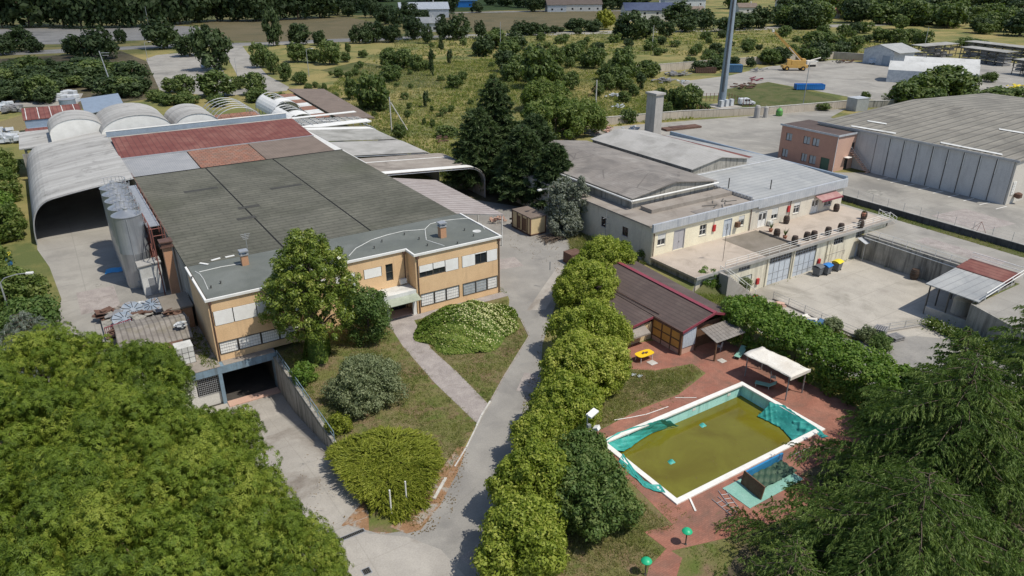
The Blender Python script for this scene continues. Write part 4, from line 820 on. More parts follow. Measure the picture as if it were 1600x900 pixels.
for a, e, z0, z1, mm in DOOR:
    b = MB(); ff.box(b, a + .02, e - .02, -.16, -.08, z0, z1 - .02); d = b.build('door', M[mm], cream)
    c_ = (a + e) / 2; b = MB(); ff.box(b, c_ - .02, c_ + .02, -.078, -.06, z0 + .05, z1 - .1); ff.box(b, a - .06, a + .01, -.05, .03, z0, z1 + .05); ff.box(b, e - .01, e + .06, -.05, .03, z0, z1 + .05); ff.box(b, a + .01, e - .01, -.05, .03, z1 - .01, z1 + .05); b.build('door_frame', M[mm], d)
    b = MB(); ff.box(b, c_ + .06, c_ + .1, -.078, -.02, z0 + .95, z0 + 1.15); b.build('handle', M['darkframe'], d)
    if e < 30 or 33 < a < 40: continue
    b = MB(); ff.box(b, a + .12, c_ - .1, -.079, -.065, z0 + 1.1, z1 - .3); ff.box(b, c_ + .15, e - .12, -.079, -.065, z0 + 1.1, z1 - .3); b.build('pane', M['glass'], d)
for s in ((-6.93, -5.87, 2.32, 3.68), (-2.48, -1.32, 2.32, 3.58)):
    window(fsd, cream, s[0], s[1], s[2], s[3], M['brown'], M['glass'], cols=2, rows=2, sill=M['kerb'])
for x in (31.7, 47.2):
    MB().box(x - .16, -3.62, 2.5, x + .3, -3.42, 3.4).build('hose_cabinet', M['red'], cream); MB().tube((x, -3.48, 3.4), (x, -3.48, 4.5), .04, 6).build('conduit', M['galv'], cream)
ac = MB().box(36.0, -3.95, 2.3, 36.6, -3.42, 3.0).build('meter_box', M['wood'], cream)
ac = MB().box(42.9, -3.95, 1.3, 43.6, -3.45, 1.9).build('air_conditioner', M['offwhite'], cream)
[MB().tube((x_, -3.52, 1.2), (x_, -3.52, 4.3), .06).build('downpipe', M['brown'], cream) for x_ in (39.05, 20.75, 47.6)]
quadroof(MB(), [(53.2, -4.75, 3.5), (58.2, -4.75, 3.5), (58.2, -3.42, 3.95), (53.2, -3.42, 3.95)], .04).build('awning', M['awningred'], cream); MB().box(53.2, -4.85, 3.25, 58.2, -4.78, 3.5).build('valance', M['maroon'], cream)
aer = MB(); aer.tube((27.2, -9.5, 1.2), (27.2, -9.5, 6.2), .03); [aer.tube((26.7 + .05 * k, -9.5, 6.1 - k * .15), (27.7 - .05 * k, -9.5, 6.1 - k * .15), .018, 4) for k in range(5)]; tag(aer.build('aerial', M['darkframe']), 'thin tall aerial on the bare end of the terrace', 'aerial')
aer = MB(); aer.tube((20.0, 5.2, 0), (20.0, 5.2, 5.2), .04); aer.tube((19.4, 5.2, 4.1), (20.6, 5.2, 4.1), .03); aer.tube((19.6, 5.2, 3.2), (20.4, 5.2, 3.2), .03); tag(aer.build('cross_pole', M['galv']), 'thin crossed pole by the shaded side wall of the cream building', 'pole')
# terrace storey
ft = Face(0, -11.2, 1, 0)
ter = thing('terrace', 'long paved terrace over garage doors, partly covered in brown felt', 'terrace', (40, -7.3, 0))
HO = [(34.4, 38.9, PA, .55), (39.6, 44.2, PA, .5), (47.9, 50.2, -.5, .65), (53.0, 55.0, -.5, .65), (28.4, 30.6, -.05, .75), (28.7, 31.2, PA, -.9), (53.6, 56.4, PA, -1.4)]
w = MB(); ft.wall(w, 20.8, 60.2, PA, .8, HO, .3); w.build('wall', M['creamlow'], ter)
w = MB(); w.box(20.8, -10.9, -.5, 21.1, -3.65, .8); w.build('side_wall', M['oldwall'], ter)
MB().box(20.4, -11.5, .82, 33.2, -3.42, 1.12).build('deck', M['terrace'], ter); MB().box(40.1, -11.5, .82, 60.6, -3.42, 1.14).build('deck', M['terrace'], ter); MB().box(33.22, -11.5, .82, 40.08, -3.9, 1.13).build('felt_deck', M['terracefelt'], ter); MB().box(33.22, -3.88, .82, 40.08, -3.42, 1.12).build('deck', M['terrace'], ter)
MB().box(20.4, -11.68, .84, 60.6, -11.52, 1.2).build('edge_beam', M['fibrepale'], ter)
MB().box(39.85, -11.4, 1.14, 40.05, -4.6, 1.4).build('low_kerb', M['fibreold'], ter)
b = MB()
for z in (1.55, 1.9, 2.2): b.tube((25.5, -11.45, z), (60.3, -11.45, z), .024, 5)
for x in np.arange(25.5, 60.5, 2.05): b.tube((x, -11.45, 1.15), (x, -11.45, 2.2), .028, 5)
b.tube((60.3, -11.45, 2.2), (60.3, -9.8, 2.2), .035, 5); b.build('railing', M['white'], ter)
for a, e in ((34.45, 38.85), (39.65, 44.15)):
    b = MB(); ft.box(b, a, e, -.22, -.14, PA, -.35); d = b.build('garage_door', M['bluedoor'], ter)
    b = MB(); [ft.box(b, a + (e - a) * k / 4 - .03, a + (e - a) * k / 4 + .03, -.138, -.1, PA + .05, .5) for k in range(5)]; [ft.box(b, a, e, -.138, -.11, z - .03, z + .03) for z in (PA + .6, PA + 1.6, -.38)]; b.build('door_rib', M['galv'], d)
    b = MB(); ft.box(b, a, e, -.2, -.16, -.35, .5); b.build('pane', M['glass'], d)
    b = MB(); [ft.box(b, a + (e - a) * k / 8 - .02, a + (e - a) * k / 8 + .02, -.158, -.13, -.35, .5) for k in range(9)]; [ft.box(b, a, e, -.157, -.125, z - .02, z + .02) for z in (-.32, .08, .47)]; b.build('glazing_bar', M['bluedoor'], d)
for q in ((47.95, 50.15, -.47, .62), (53.05, 54.95, -.47, .62), (28.45, 30.55, -.02, .72)): window(ft, ter, *q, M['galv'], M['glass'], cols=4, rows=2)
b = MB(); ft.box(b, 28.75, 31.15, -.2, -.1, PA, -.95); b.build('door', M['offwhite'], ter)
b = MB(); ft.box(b, 53.65, 56.35, -.2, -.1, PA, -1.45); b.build('door', M['bluedoor'], ter)
quadroof(MB(), [(53.0, -12.9, -.75), (56.2, -12.9, -.75), (56.2, -11.52, -.25), (53.0, -11.52, -.25)], .05).build('porch_roof', M['zinc'], ter); MB().tube((53.1, -12.8, PA), (53.1, -12.8, -.8), .04).build('porch_post', M['galv'], ter)
for x in (33.9, 39.2, 46.5): MB().tube((x, -11.3, PA), (x, -11.3, .8), .06).build('downpipe', M['creamlow'], ter)
for x in (32.3, 45.0): MB().box(x - .2, -11.45, -2.6, x + .25, -11.22, -1.8).build('hose_cabinet', M['red'], ter)
b = MB(); b.path([(46.8, -11.24, -2.2), (46.8, -11.24, -1.6), (50.8, -11.24, -1.6), (50.8, -11.24, -2.3)], .03, 4); b.path([(47, -11.24, .3), (47.4, -11.24, -.2), (47.4, -11.24, PA)], .03, 4); b.build('conduit', M['beige'], ter)
# steps from the terrace to the courtyard (left end) and to the road (right end)
st = thing('outdoor_steps', 'concrete steps with white handrails at the bare end of the terrace', 'steps', (27, -13, PA))
b = MB()
for k in range(16): b.box(24.2 + k * .36, -13.2, PA, 24.2 + (k + 1) * .36, -11.75, 1.05 - k * .275)
b.build('step', M['concrete'], st); b = MB()
for y in (-13.15, -11.8): b.tube((24.2, y, 2.0), (29.9, y, -2.2), .04); [b.tube((24.2 + 5.7 * t, y, 1.05 - 4.3 * t), (24.2 + 5.7 * t, y, 2.0 - 4.2 * t), .03) for t in (0, .33, .66, 1)]
b.build('handrail', M['white'], st)
st = thing('outdoor_steps', 'short steps with white rails from the terrace down to the upper road', 'steps', (61.5, -10, 0))
b = MB(); [b.box(60.65 + k * .4, -11.2, 0, 60.65 + (k + 1) * .4, -9.4, 1.1 - k * .22) for k in range(5)]; b.build('step', M['concrete'], st); b = MB()
for y in (-11.15, -9.45):
    b.tube((60.7, y, 2.2), (62.9, y, 1.0), .04); b.tube((60.7, y, 1.6), (62.9, y, .5), .03); [b.tube((60.7 + 2.2 * t, y, 0), (60.7 + 2.2 * t, y, 2.2 - 1.2 * t), .03) for t in (0, .5, 1)]
b.build('handrail', M['white'], st)
# casks and pots
def cask(x, y, z, lab, s=1.0):
    t = thing('wine_barrel', lab, 'barrel', (x, y, z), 'old oak barrels'); pr = [(.29, 0), (.35, .22), (.38, .47), (.35, .72), (.29, .95)]
    MB().lathe((x, y, z), [(r * s, h * s) for r, h in pr], 18).build('staves', M['cask'], t, smooth=True)
    for h in (.1, .3, .64, .85):
        r = np.interp(h, [q[1] for q in pr], [q[0] for q in pr]) * s + .006; MB().lathe((x, y, z), [(r, h * s - .03), (r, h * s + .03)], 18).build('hoop', M['darkframe'], t)
for (px, py, lab) in ((1228, 349, 'dark barrel against the wall of the terrace beside the red hose cabinet'), (1306, 330, 'barrel at the far corner of the terrace by the awning'), (1349, 342, 'barrel with a small plant on top near the terrace steps to the road'), (1344, 356, 'barrel holding a white pot against the terrace railing'),
                      (1313, 361, 'largest dark barrel standing by the middle of the railing'), (1293, 367, 'pale hooped barrel behind the railing right of the two together'), (1271, 373, 'darker barrel of the pair behind the railing above the bins'), (1260, 375, 'smaller grey barrel of the pair behind the railing above the bins'), (1241, 381, 'barrel by the railing above the second garage door'), (1213, 370, 'barrel at the edge of the brown felt on the terrace')):
    x, y = G(px, py, 1.16); cask(x, min(y, -3.9), 1.15, lab, 1.2)
x, y = G(1430, 435, PA); cask(x - .4, y, PA + .02, 'lone old barrel down in the courtyard by the retaining wall', 1.5)
def pot(x, y, z, lab, h=1.1):
    t = thing('potted_plant', lab, 'potted plant', (x, y, z)); MB().lathe((x, y, z), [(.2, 0), (.3, .4), (.33, .45)], 14).build('pot', M['rooftile'], t)
    b = MB(); r2 = random.Random(int(x * 100))
    for k in range(40):
        a = r2.uniform(0, 6.28); l = r2.uniform(.4, 1) * h; q = Vector((x, y, z + .4)); e = q + Vector((math.cos(a) * l * .45, math.sin(a) * l * .45, l)); sd_ = Vector((-math.sin(a), math.cos(a), 0)) * .05
        b.add([q - sd_, q + sd_, e], [(0, 1, 2)])
    b.build('leaf', LEAF['shrub'], t)
POTS = [(*G(1226, 373, 1.16), 1.14, 'spiky potted plant on the terrace between two barrels', 1.3), (*G(1204, 362, 1.16), 1.14, 'potted plant by the white door at the edge of the brown felt', 1.2), (*G(1349, 338, 2.3), 2.34, 'small leafy pot standing on a terrace barrel', .6)]
# wheelie bins
def wbin(x, y, z, lid, lab):
    t = thing('wheelie_bin', lab, 'bin', (x, y, z), rz=R(8)); t['org'] = [0, 0, 0]
    b = MB(); b.add([(-.5, -.45, .15), (.5, -.45, .15), (.5, .45, .15), (-.5, .45, .15), (-.62, -.55, 1.25), (.62, -.55, 1.25), (.62, .55, 1.25), (-.62, .55, 1.25)], [(0, 3, 2, 1), (4, 5, 6, 7), (0, 1, 5, 4), (1, 2, 6, 5), (2, 3, 7, 6), (3, 0, 4, 7)]); b.build('body', M['bin'], t, bevel=.03)
    b = MB(); b.surf(6, 6, lambda u, v: (-.68 + 1.36 * u, -.62 + 1.24 * v, 1.27 + .22 * math.sin(math.pi * v) + .03)); b.box(-.68, -.62, 1.252, .68, .62, 1.3); b.build('lid', lid, t)
    for q in ((-.45, -.4), (.45, -.4), (-.45, .4), (.45, .4)): MB().tube((q[0] - .05, q[1], .09), (q[0] + .05, q[1], .09), .09, 10).build('wheel', M['tyre'], t)
x, y = G(1290, 428, PA); wbin(x, y, PA + .01, M['blue'], 'grey wheelie bin with a bright blue lid by the cream garage wall')
x, y = G(1306, 423, PA); wbin(x + .2, y + .1, PA + .01, M['yellow'], 'grey wheelie bin with a yellow lid beside the blue lidded one')
x, y = G(1277, 430, PA); wbin(x, y, PA + .01, M['bin'], 'small dark bin left of the blue lidded bin')
# retaining walls and rails round the courtyard
ret = thing('retaining_wall', 'streaked retaining wall between the sunken courtyard and the upper road', 'wall', (54.4, -22, PA))
MB().box(54.02, -26.2, PA, 54.4, -11.75, .12).build('wall', M['oldwall'], ret); MB().box(54.42, -26.2, -.1, 55.2, -11.6, .05).build('channel', M['blackwall'], ret)
b = MB(); b.tube((54.2, -26, 1.05), (54.2, -11.9, 1.05), .03); b.tube((54.2, -26, .6), (54.2, -11.9, .6), .025); [b.tube((54.2, y, .12), (54.2, y, 1.05), .03) for y in np.linspace(-26, -12, 8)]; b.build('railing', M['white'], ret)
b = MB(); b.tube((53.95, -26, -.35), (53.95, -12, -.2), .06); b.build('pipe', M['white'], ret)
ret2 = thing('retaining_wall', 'dark stained retaining wall running from the roofed hut under the cedar branches', 'wall', (42, -40, PA))
b = MB()
for (x0, y0), (x1, y1) in (((43.5, -32.3), (41.0, -39)), ((41.0, -39), (37.8, -62))): b.obox(((x0 + x1) / 2, (y0 + y1) / 2, (PA + .12) / 2), (math.hypot(x1 - x0, y1 - y0), .3, .12 - PA), math.atan2(y1 - y0, x1 - x0))
b.build('wall', M['oldwall'], ret2)
hut = thing('roofed_hut', 'open metal hut with a grey and maroon roof built against the retaining wall', 'hut', (49, -29.3, PA))
quadroof(MB(), [(43.6, -32.9, .55), (51.2, -32.2, .75), (51.2, -26.2, .75), (43.6, -26.7, .55)], .12).build('roof', M['metalroof'], hut); quadroof(MB(), [(51.22, -32.2, .85), (55.4, -31.8, .95), (55.4, -25.8, .95), (51.22, -26.2, .85)], .1).build('roof_panel', M['rustred'], hut)
[MB().tube((x, y, PA), (x, y, .45), .09, 6).build('post', M['darkframe'], hut) for x, y in ((43.9, -27.2), (43.8, -32.2), (47.4, -26.7), (51, -26.7), (47.4, -32), (43.85, -29.6))]
MB().box(43.75, -32.1, PA, 43.95, -27.3, PA + 1.15).build('low_panel', M['galv'], hut); MB().box(53.7, -32, PA, 53.98, -26.4, .4).box(44, -32.15, PA, 53.7, -32.02, .2).build('wall', M['oldwall'], hut)
MB().lathe((47.8, -29.5, PA + .02), [(1.0, 0), (1.0, 1.9), (.4, 2.3)], 20).build('tank', M['beige'], hut)
b = MB(); b.tube((44.5, -33.1, 1.5), (55.3, -32.3, 1.8), .05); b.tube((44.5, -33.1, 1.0), (55.3, -32.3, 1.3), .04); [b.tube((44.5 + 10.8 * t, -33.1 + .8 * t, .6), (44.5 + 10.8 * t, -33.1 + .8 * t, 1.5 + .3 * t), .04) for t in (0, .33, .66, 1)]; b.tube((55.4, -32, 1.8), (55.4, -25.9, 1.8), .05); b.tube((55.4, -32, 1.3), (55.4, -25.9, 1.3), .04); b.build('railing', M['white'], hut)
fn = thing('courtyard_fence', 'low wire fence with thin posts along the courtyard edge', 'fence', (36, -27, PA))
b = MB(); pts = [(31.7, -14.5), (31.5, -26.4), (40.2, -28.9)]
for (x0, y0), (x1, y1) in zip(pts[:-1], pts[1:]):
    n_ = int(math.hypot(x1 - x0, y1 - y0) / 2)
    for k in range(n_ + 1): t = k / n_; b.tube((x0 + (x1 - x0) * t, y0 + (y1 - y0) * t, PA), (x0 + (x1 - x0) * t, y0 + (y1 - y0) * t, PA + 1.1), .035, 5)
    for z in (.35, .75, 1.08): b.tube((x0, y0, PA + z), (x1, y1, PA + z), .018, 4)
b.build('post', M['galv'], fn); b = MB()
for (x0, y0), (x1, y1) in zip(pts[:-1], pts[1:]): b.obox(((x0 + x1) / 2, (y0 + y1) / 2, PA + .1), (math.hypot(x1 - x0, y1 - y0), .22, .2), math.atan2(y1 - y0, x1 - x0))
b.build('kerb', M['concrete'], fn)
def pallets(px, py, n, lab, rz):
    x, y = G(px, py, PA); t = thing('pallet_stack', lab, 'pallets', (x, y, PA + .02), rz=rz); t['org'] = [0, 0, 0]; r2 = random.Random(px)
    for k in range(n):
        b = MB(); z = k * .15; jx, jy = r2.uniform(-.08, .08), r2.uniform(-.08, .08)
        for i in range(6): b.box(-.75 + jx, -.6 + i * .22 + jy, z + .1, .75 + jx, -.46 + i * .22 + jy, z + .13)
        for i in (-.65, 0, .55): b.box(i + jx, -.6 + jy, z + .012, i + .1 + jx, .64 + jy, z + .098)
        b.build('pallet', M['scrap'], t)
pallets(1374, 526, 8, 'taller stack of grey weathered pallets by the courtyard fence', R(20)); pallets(1400, 530, 3, 'low stack of pallets with a blue edge right of the taller stack', R(-10))

# ---------------------------------------------------------------- hall, pink offices, walls on the upper level
hall = thing('precast_hall', 'wide industrial hall with grey precast panels and a tiled fibre roof', 'building', (108, 4, 0))
fh = Face(86.2, 8.2, 0, -1); n_ = 9
for k in range(n_):
    a = 23.4 * k / n_; b = MB(); fh.box(b, a + .06, a + 23.4 / n_ - .06, -.3, 0, 0, 7.2); p_ = b.build('wall_panel', M['panel'], hall)
    if k: b = MB(); q = fh.pt(a + .2, .1, 0); b.tube((q[0], q[1], 4.6), (q[0], q[1], 7.0), .06); b.build('downpipe', M['white'], hall); b = MB(); q = fh.pt(a, .06, 0); b.tube((q[0], q[1], .1), (q[0], q[1], 6.8), .06); b.build('downpipe', M['darkframe'], hall)
b = MB(); fh.box(b, 0, 23.4, -.32, -.2, 0, 7.15); b.build('panel_joint', M['darkframe'], hall)
for k in range(6): MB().box(86.4 + k * 6, -15.5, 0, 92.3 + k * 6, -15.2, 7.3).build('wall_panel', M['palepanel'], hall)
MB().box(86.3, 8.3, 0, 86.6, 20.5, 7.0).box(86.6, 20.2, 0, 124, 20.5, 7.0).build('rear_wall', M['panel'], hall)
r = MB(); NR = 19
for k in range(NR):
    y0 = -15.9 + 36.6 * k / NR; y1 = y0 + 36.6 / NR
    zo = .0
    quadroof(r, [(86.0, y0 + .03, 7.35), (118, y0 + .03, 8.7), (118, y0 + .55, 8.78), (86.0, y0 + .55, 7.43)], .14)
    quadroof(r, [(86.0, y0 + .56, 7.43), (118, y0 + .56, 8.78), (118, y1 + .02, 8.69), (86.0, y1 + .02, 7.34)], .14)
r.build('roof', M['fibrehall'], hall)
r = MB(); quadroof(r, [(118.05, -15.9, 8.7), (150, -15.9, 7.3), (150, 20.7, 7.3), (118.05, 20.7, 8.7)]); r.build('roof', M['fibrehall'], hall)
sl_ = [((1330, 196), (1400, 208)), ((1355, 190), (1385, 195)), ((1470, 222), (1567, 241)), ((1560, 207), (1602, 214))]
for a, e in sl_:
    p = G(*a, 7.7); q = G(*e, 7.7); yy = (p[1] + q[1]) / 2; zf = lambda x: 7.36 + (x - 86) * 1.35 / 32 + .09
    x0, x1 = sorted((p[0], q[0])); x0, x1 = max(86.2, min(x0, x1)), max(88, x1); y0, y1 = sorted((p[1], q[1]))
    b = MB(); b.add([(86.2 if False else p[0], p[1], zf(p[0]) + .04), (q[0], q[1], zf(q[0]) + .04), (q[0] + .9, q[1] + .5, zf(q[0] + .9) + .04), (p[0] + .9, p[1] + .5, zf(p[0] + .9) + .04)], [(0, 1, 2, 3)]); b.build('rooflight', M['offwhite'], hall)
b = MB(); b.box(85.9, -16.0, 7.1, 86.05, 20.8, 7.45); b.build('gutter', M['galv'], hall); b = MB(); [b.box(87.0 + i * .5, -15.62, 1.6 + .45 * k, 87.4 + i * .5, -15.52, 1.95 + .45 * k) for i in range(2) for k in range(5)]; b.build('meter_box', M['white'], hall)
b = MB().lathe((88.6, -16.1, .9), [(.2, 0), (.55, .2), (.55, .8), (.2, 1.0)], 14); b.build('hose_reel', M['rust'], hall)
pk = thing('pink_office', 'two storey salmon pink office with a dark flat roof joined to the hall', 'building', (85, 18, 0))
fp = Face(80.5, 24.7, 0, -1); fq = Face(80.5, 12.2, 1, 0)
PW = [(1.2, 2.6, 3.9, 5.4), (5.2, 6.7, 4.0, 5.5), (7.2, 8.7, 4.0, 5.5), (.8, 2.2, .6, 2.2), (5.3, 6.6, .6, 2.2), (7.1, 8.6, .5, 2.2), (9.6, 11.5, 0, 2.3)]
w = MB(); fp.wall(w, 0, 12.5, 0, 6.6, PW, .25); w.build('wall', M['pink'], pk)
QW = [(3.2, 4.3, .0, 2.1), (4.6, 5.5, 3.6, 5.0)]
w = MB(); fq.wall(w, .26, 5.7, 0, 6.6, QW, .25); w.box(86.3, 12.3, 3.4, 88.7, 12.5, 6.6); w.box(88.5, 8.4, 0, 88.7, 12.3, 6.6); w.build('wall', M['palepink'], pk)
MB().box(80.8, 24.45, 0, 86, 24.7, 6.6).build('wall', M['pink'], pk)
MB().box(80.35, 12.05, 6.62, 88.9, 24.9, 6.78).build('roof', M['darkroof'], pk); MB().box(80.25, 11.95, 6.6, 80.34, 25, 6.95).box(80.34, 11.95, 6.6, 88.9, 12.04, 6.95).build('parapet_cap', M['zinc'], pk)
for q in PW[:6]: window(fp, pk, *q, M['wood'], M['lightglass'], cols=2)
b = MB(); fp.box(b, 9.65, 11.45, -.2, -.12, 0, 2.25); b.build('door', M['greendoor'], pk)
for q in QW: window(fq, pk, *q, M['darkframe'], M['glass'], cols=2)
MB().box(83.2, 11.3, 2.4, 84.6, 12.15, 2.5).build('door_hood', M['coping'], pk)
b = MB(); [b.box(84.95, 11.7 - k * .36, 3.1 - k * .3, 86.05, 12.1 - k * .36, 3.25 - k * .3) for k in range(11)]; b.build('stair', M['palepink'], pk); b = MB(); b.tube((84.95, 12.1, 4.2), (84.95, 8.1, .95), .04); b.tube((86.05, 12.1, 4.2), (86.05, 8.1, .95), .04); [b.tube((84.95, 12.1 - 4.0 * t, 3.2 - 3.2 * t), (84.95, 12.1 - 4.0 * t, 4.2 - 3.2 * t), .025) for t in np.linspace(0, 1, 6)]; b.build('handrail', M['galv'], pk)
MB().box(86.32, 12.3, 3.1, 88.6, 14.5, 3.3).build('landing', M['palepink'], pk)
MB().tube((80.42, 12.15, 0), (80.42, 12.15, 6.5), .06).build('downpipe', M['coping'], pk)
lw = thing('roadside_wall', 'long sooty low wall with thin fence posts between the upper road and the hall yard', 'wall', (66.5, -20, 0))
MB().box(66.3, -64, 0, 66.6, 7, .95).build('wall', M['blackwall'], lw); MB().box(66.26, -64, .953, 66.64, 7, 1.03).build('coping', M['fibrepale'], lw)
b = MB()
for y in np.arange(-62, 7, 2.6): b.tube((66.45, y, 1.03), (66.45, y, 2.3), .03, 5)
for z in (1.4, 1.8, 2.25): b.tube((66.45, -62, z), (66.45, 6.8, z), .008, 3)
b.build('fence_post', M['galv'], lw)
b = MB(); x, y = 68.2, -20.5
b.path([(66.9, y, 0.05), (x, y, 2.0), (69.5, y - .4, .05)], .03, 4); b.path([(x, y, 2.0), (68.2, y + 1.5, .05)], .03, 4); tag(b.build('tripod_stand', M['redsteel']), 'thin rusty tripod standing behind the sooty low wall', 'tripod')
def wallrun(name, pts, h, m, lab, w=.3, cap=True):
    t = thing(name, lab, 'wall', (*pts[0], 0)); b = MB(); c = MB()
    for (x0, y0), (x1, y1) in zip(pts[:-1], pts[1:]):
        L = math.hypot(x1 - x0, y1 - y0); a = math.atan2(y1 - y0, x1 - x0); n_ = max(1, int(L / 8))
        for k in range(n_): u = (k + .5) / n_; b.obox((x0 + (x1 - x0) * u, y0 + (y1 - y0) * u, h / 2), (L / n_ - .04, w, h), a)
        c.obox(((x0 + x1) / 2, (y0 + y1) / 2, h + .05), (L, w + .12, .09), a)
    b.build('wall', m, t)
    if cap: c.build('coping', M['kerb'], t)
wallrun('boundary_wall', [(61.5, 70.2), (93, 64.5), (116, 56.2), (142, 50.8)], 1.9, M['beigewall'], 'beige boundary wall along the back of the yard behind the cream building')
wallrun('boundary_wall', [(137, 131), (172, 128.5), (233, 120), (238, 109), (250, 104)], 2.6, M['beigewall'], 'far beige wall along the back of the crane yard')
wallrun('boundary_wall', [(142, 50.8), (150, 46), (165, 42)], 1.8, M['oldwall'], 'short grey wall beside the big bush behind the hall roof')
M['darkcover'] = mat('dark_green_cover', (.035, .075, .045), (.06, .10, .06), 1.5, rough=.6)
# ---------------------------------------------------------------- pool
pool = thing('swimming_pool', 'swimming pool of murky olive water with turquoise walls and a white edge', 'pool', (-.6, -34.1, 0))
X0, Y0, X1, Y1 = -9.0, -38.4, 7.8, -29.8
b = MB(); b.box(X0 - .18, Y0 - .18, -.02, X0 + .28, Y1 + .18, .14); b.box(X1 - .28, Y0 - .18, -.02, X1 + .18, Y1 + .18, .14); b.box(X0 + .28, Y0 - .18, -.02, X1 - .28, Y0 + .28, .14); b.box(X0 + .28, Y1 - .28, -.02, X1 - .28, Y1 + .18, .14); b.build('coping', M['coping'], pool, bevel=.02)
b = MB(); b.box(X0 + .02, Y0 + .02, -2.1, X1 - .02, Y1 - .02, -2.0); b.box(X0 + .02, Y0 + .02, -2, X0 + .1, Y1 - .02, -.03); b.box(X1 - .1, Y0 + .02, -2, X1 - .02, Y1 - .02, -.03); b.box(X0 + .1, Y0 + .02, -2, X1 - .1, Y0 + .1, -.03); b.box(X0 + .1, Y1 - .1, -2, X1 - .1, Y1 - .02, -.03); b.build('liner', M['liner'], pool)
wt = MB().add([(X0 + .11, Y0 + .11, -1.15), (X1 - .11, Y0 + .11, -1.15), (X1 - .11, Y1 - .11, -1.15), (X0 + .11, Y1 - .11, -1.15)], [(0, 1, 2, 3)]).build('pool_water', M['water'], None, org=(0, 0, 0)); wt['kind'] = 'structure'
for x, y in ((1.5, Y1 - .105), (6, Y1 - .105)): MB().box(x - .2, y - .02, -.6, x + .2, y + .0, -.35).build('skimmer', M['white'], pool)
def drape(name, lab, pts_a, pts_b, seed, n=22, m='teal', k=9, amp=.09):
    rr = np.random.default_rng(seed); A = np.array(pts_a, float); B = np.array(pts_b, float); ph = rr.uniform(0, 6, 8)
    def f(u, v):
        def at(P, t): s = t * (len(P) - 1); i = min(int(s), len(P) - 2); return P[i] + (P[i + 1] - P[i]) * (s - i)
        q = at(A, u) * (1 - v) + at(B, u) * v
        w = amp * (math.sin(9 * u + 3 * v + ph[0]) + .9 * abs(math.sin(17 * u - 6 * v + ph[1])) + .8 * abs(math.sin(26 * u + 9 * v + ph[2])) - .7 + .6 * math.sin(11 * v + ph[3]) * math.sin(4 * u))
        return (q[0] + w * .6, q[1] + w * .5 * math.sin(5 * v + ph[4]), q[2] + abs(w) * (0.4 + .6 * math.sin(math.pi * min(1, v * 1.2 + .1))))
    b = MB().surf(n * 5, k * 4, f); o = b.build(name, M[m], None, smooth=True)
    md = o.modifiers.new('thickness', 'SOLIDIFY'); md.thickness = .015; return tag(o, lab, 'pool cover')
def gp(px, py, z): return (*G(px, py, z), z)
drape('pool_cover', 'crumpled teal pool cover dragged into the water over the left corner of the pool', [gp(938, 702, .06), gp(942, 690, .2), gp(965, 676, .2), gp(1010, 664, .2), gp(1030, 656, .2), gp(1036, 655, .2)], [gp(975, 705, -1.05), gp(985, 700, -1.08), gp(1000, 688, -1.08), gp(1020, 676, -1.08), gp(1045, 668, -1.05), gp(1060, 667, -1.1)], 1)
drape('pool_cover', 'teal pool cover sagging off the far right corner into the water', [gp(1293, 684, .18), gp(1270, 664, .2), gp(1240, 645, .2), gp(1222, 634, .2), gp(1205, 629, .15)], [gp(1240, 690, -1.05), gp(1228, 678, -1.1), gp(1218, 668, -1.1), gp(1200, 658, -1.1), gp(1183, 652, -1.1)], 2)
drape('pool_cover', 'narrow strip of teal cover lying along the white edge beside the dry grass', [gp(966, 722, .02), gp(980, 738, .03), gp(998, 752, .04), gp(1005, 760, .04), gp(1022, 768, .05), gp(1040, 770, .17)], [gp(973, 708, .17), gp(990, 732, .17), gp(1004, 750, .17), gp(1016, 757, .17), gp(1032, 757, .17), gp(1036, 763, .17)], 3, amp=.04)
for q, lab in (((1049, 721), 'small knot of teal cover poking out of the water near the left of the pool'), ((1098, 664), 'teal scrap of cover floating below the far pool wall')):
    x, y = G(*q, -1.1); b = MB().surf(8, 8, lambda u, v: (x - .35 + .7 * u, y - .3 + .6 * v, -1.2 + .22 * math.sin(math.pi * u) * math.sin(math.pi * v) * (1 + .5 * math.sin(9 * u + 5 * v)))); tag(b.build('cover_scrap', M['teal'], smooth=True), lab, 'pool cover')
kp = thing('paddling_pool', 'small blue sided paddling basin with a crumpled dark green cover beside the swimming pool', 'paddling pool', (-1.4, -40.6, 0))
b = MB(); b.box(-5.0, -41.7, .022, 1.0, -39.1, .06); b.build('mat', M['tealpale'], kp)
b = MB(); b.box(-2.9, -39.35, .06, 1.5, -39.2, .75); b.build('blue_side', M['bluewater'], kp); b = MB().surf(40, 20, lambda u, v: (-2.9 + 4.2 * u, -40.9 + 1.5 * v, .1 + .16 * abs(math.sin(7 * u + 5 * v)) * (1 - u * .5) + .1 * abs(math.sin(17 * u - 9 * v)))); b.build('crumpled_cover', M['darkcover'], kp, smooth=True)
bd = tag(MB().obox((-3.4, -40.5, .62), (.1, 2.1, 1.1), R(-6), (0, R(10))).build('board', M['wood']), 'dark boarded panel standing on the pale green mat by the paddling pool', 'board')
def ladder(px0, px1, lab):
    a = Vector((*G(*px0, .06), .06)); c = Vector((*G(*px1, .06), .06)); d = (c - a).normalized(); s = Vector((-d.y, d.x, 0)) * .28
    b = MB(); b.tube(a - s, c - s, .025); b.tube(a + s, c + s, .025); n = max(4, int((c - a).length / .45))
    for k in range(1, n): q = a + (c - a) * (k / n); b.tube(q - s, q + s, .022, 6)
    tag(b.build('ladder', M['galv']), lab, 'ladder')
ladder((1128, 766), (1152, 799), 'white pool ladder lying across the edge of the pale green mat'); ladder((1117, 778), (1147, 803), 'white pool ladder lying on the bare red paving left of the other')
ladder((1240, 715), (1270, 702), 'white ladder lying in the cedar shade by the pool edge')
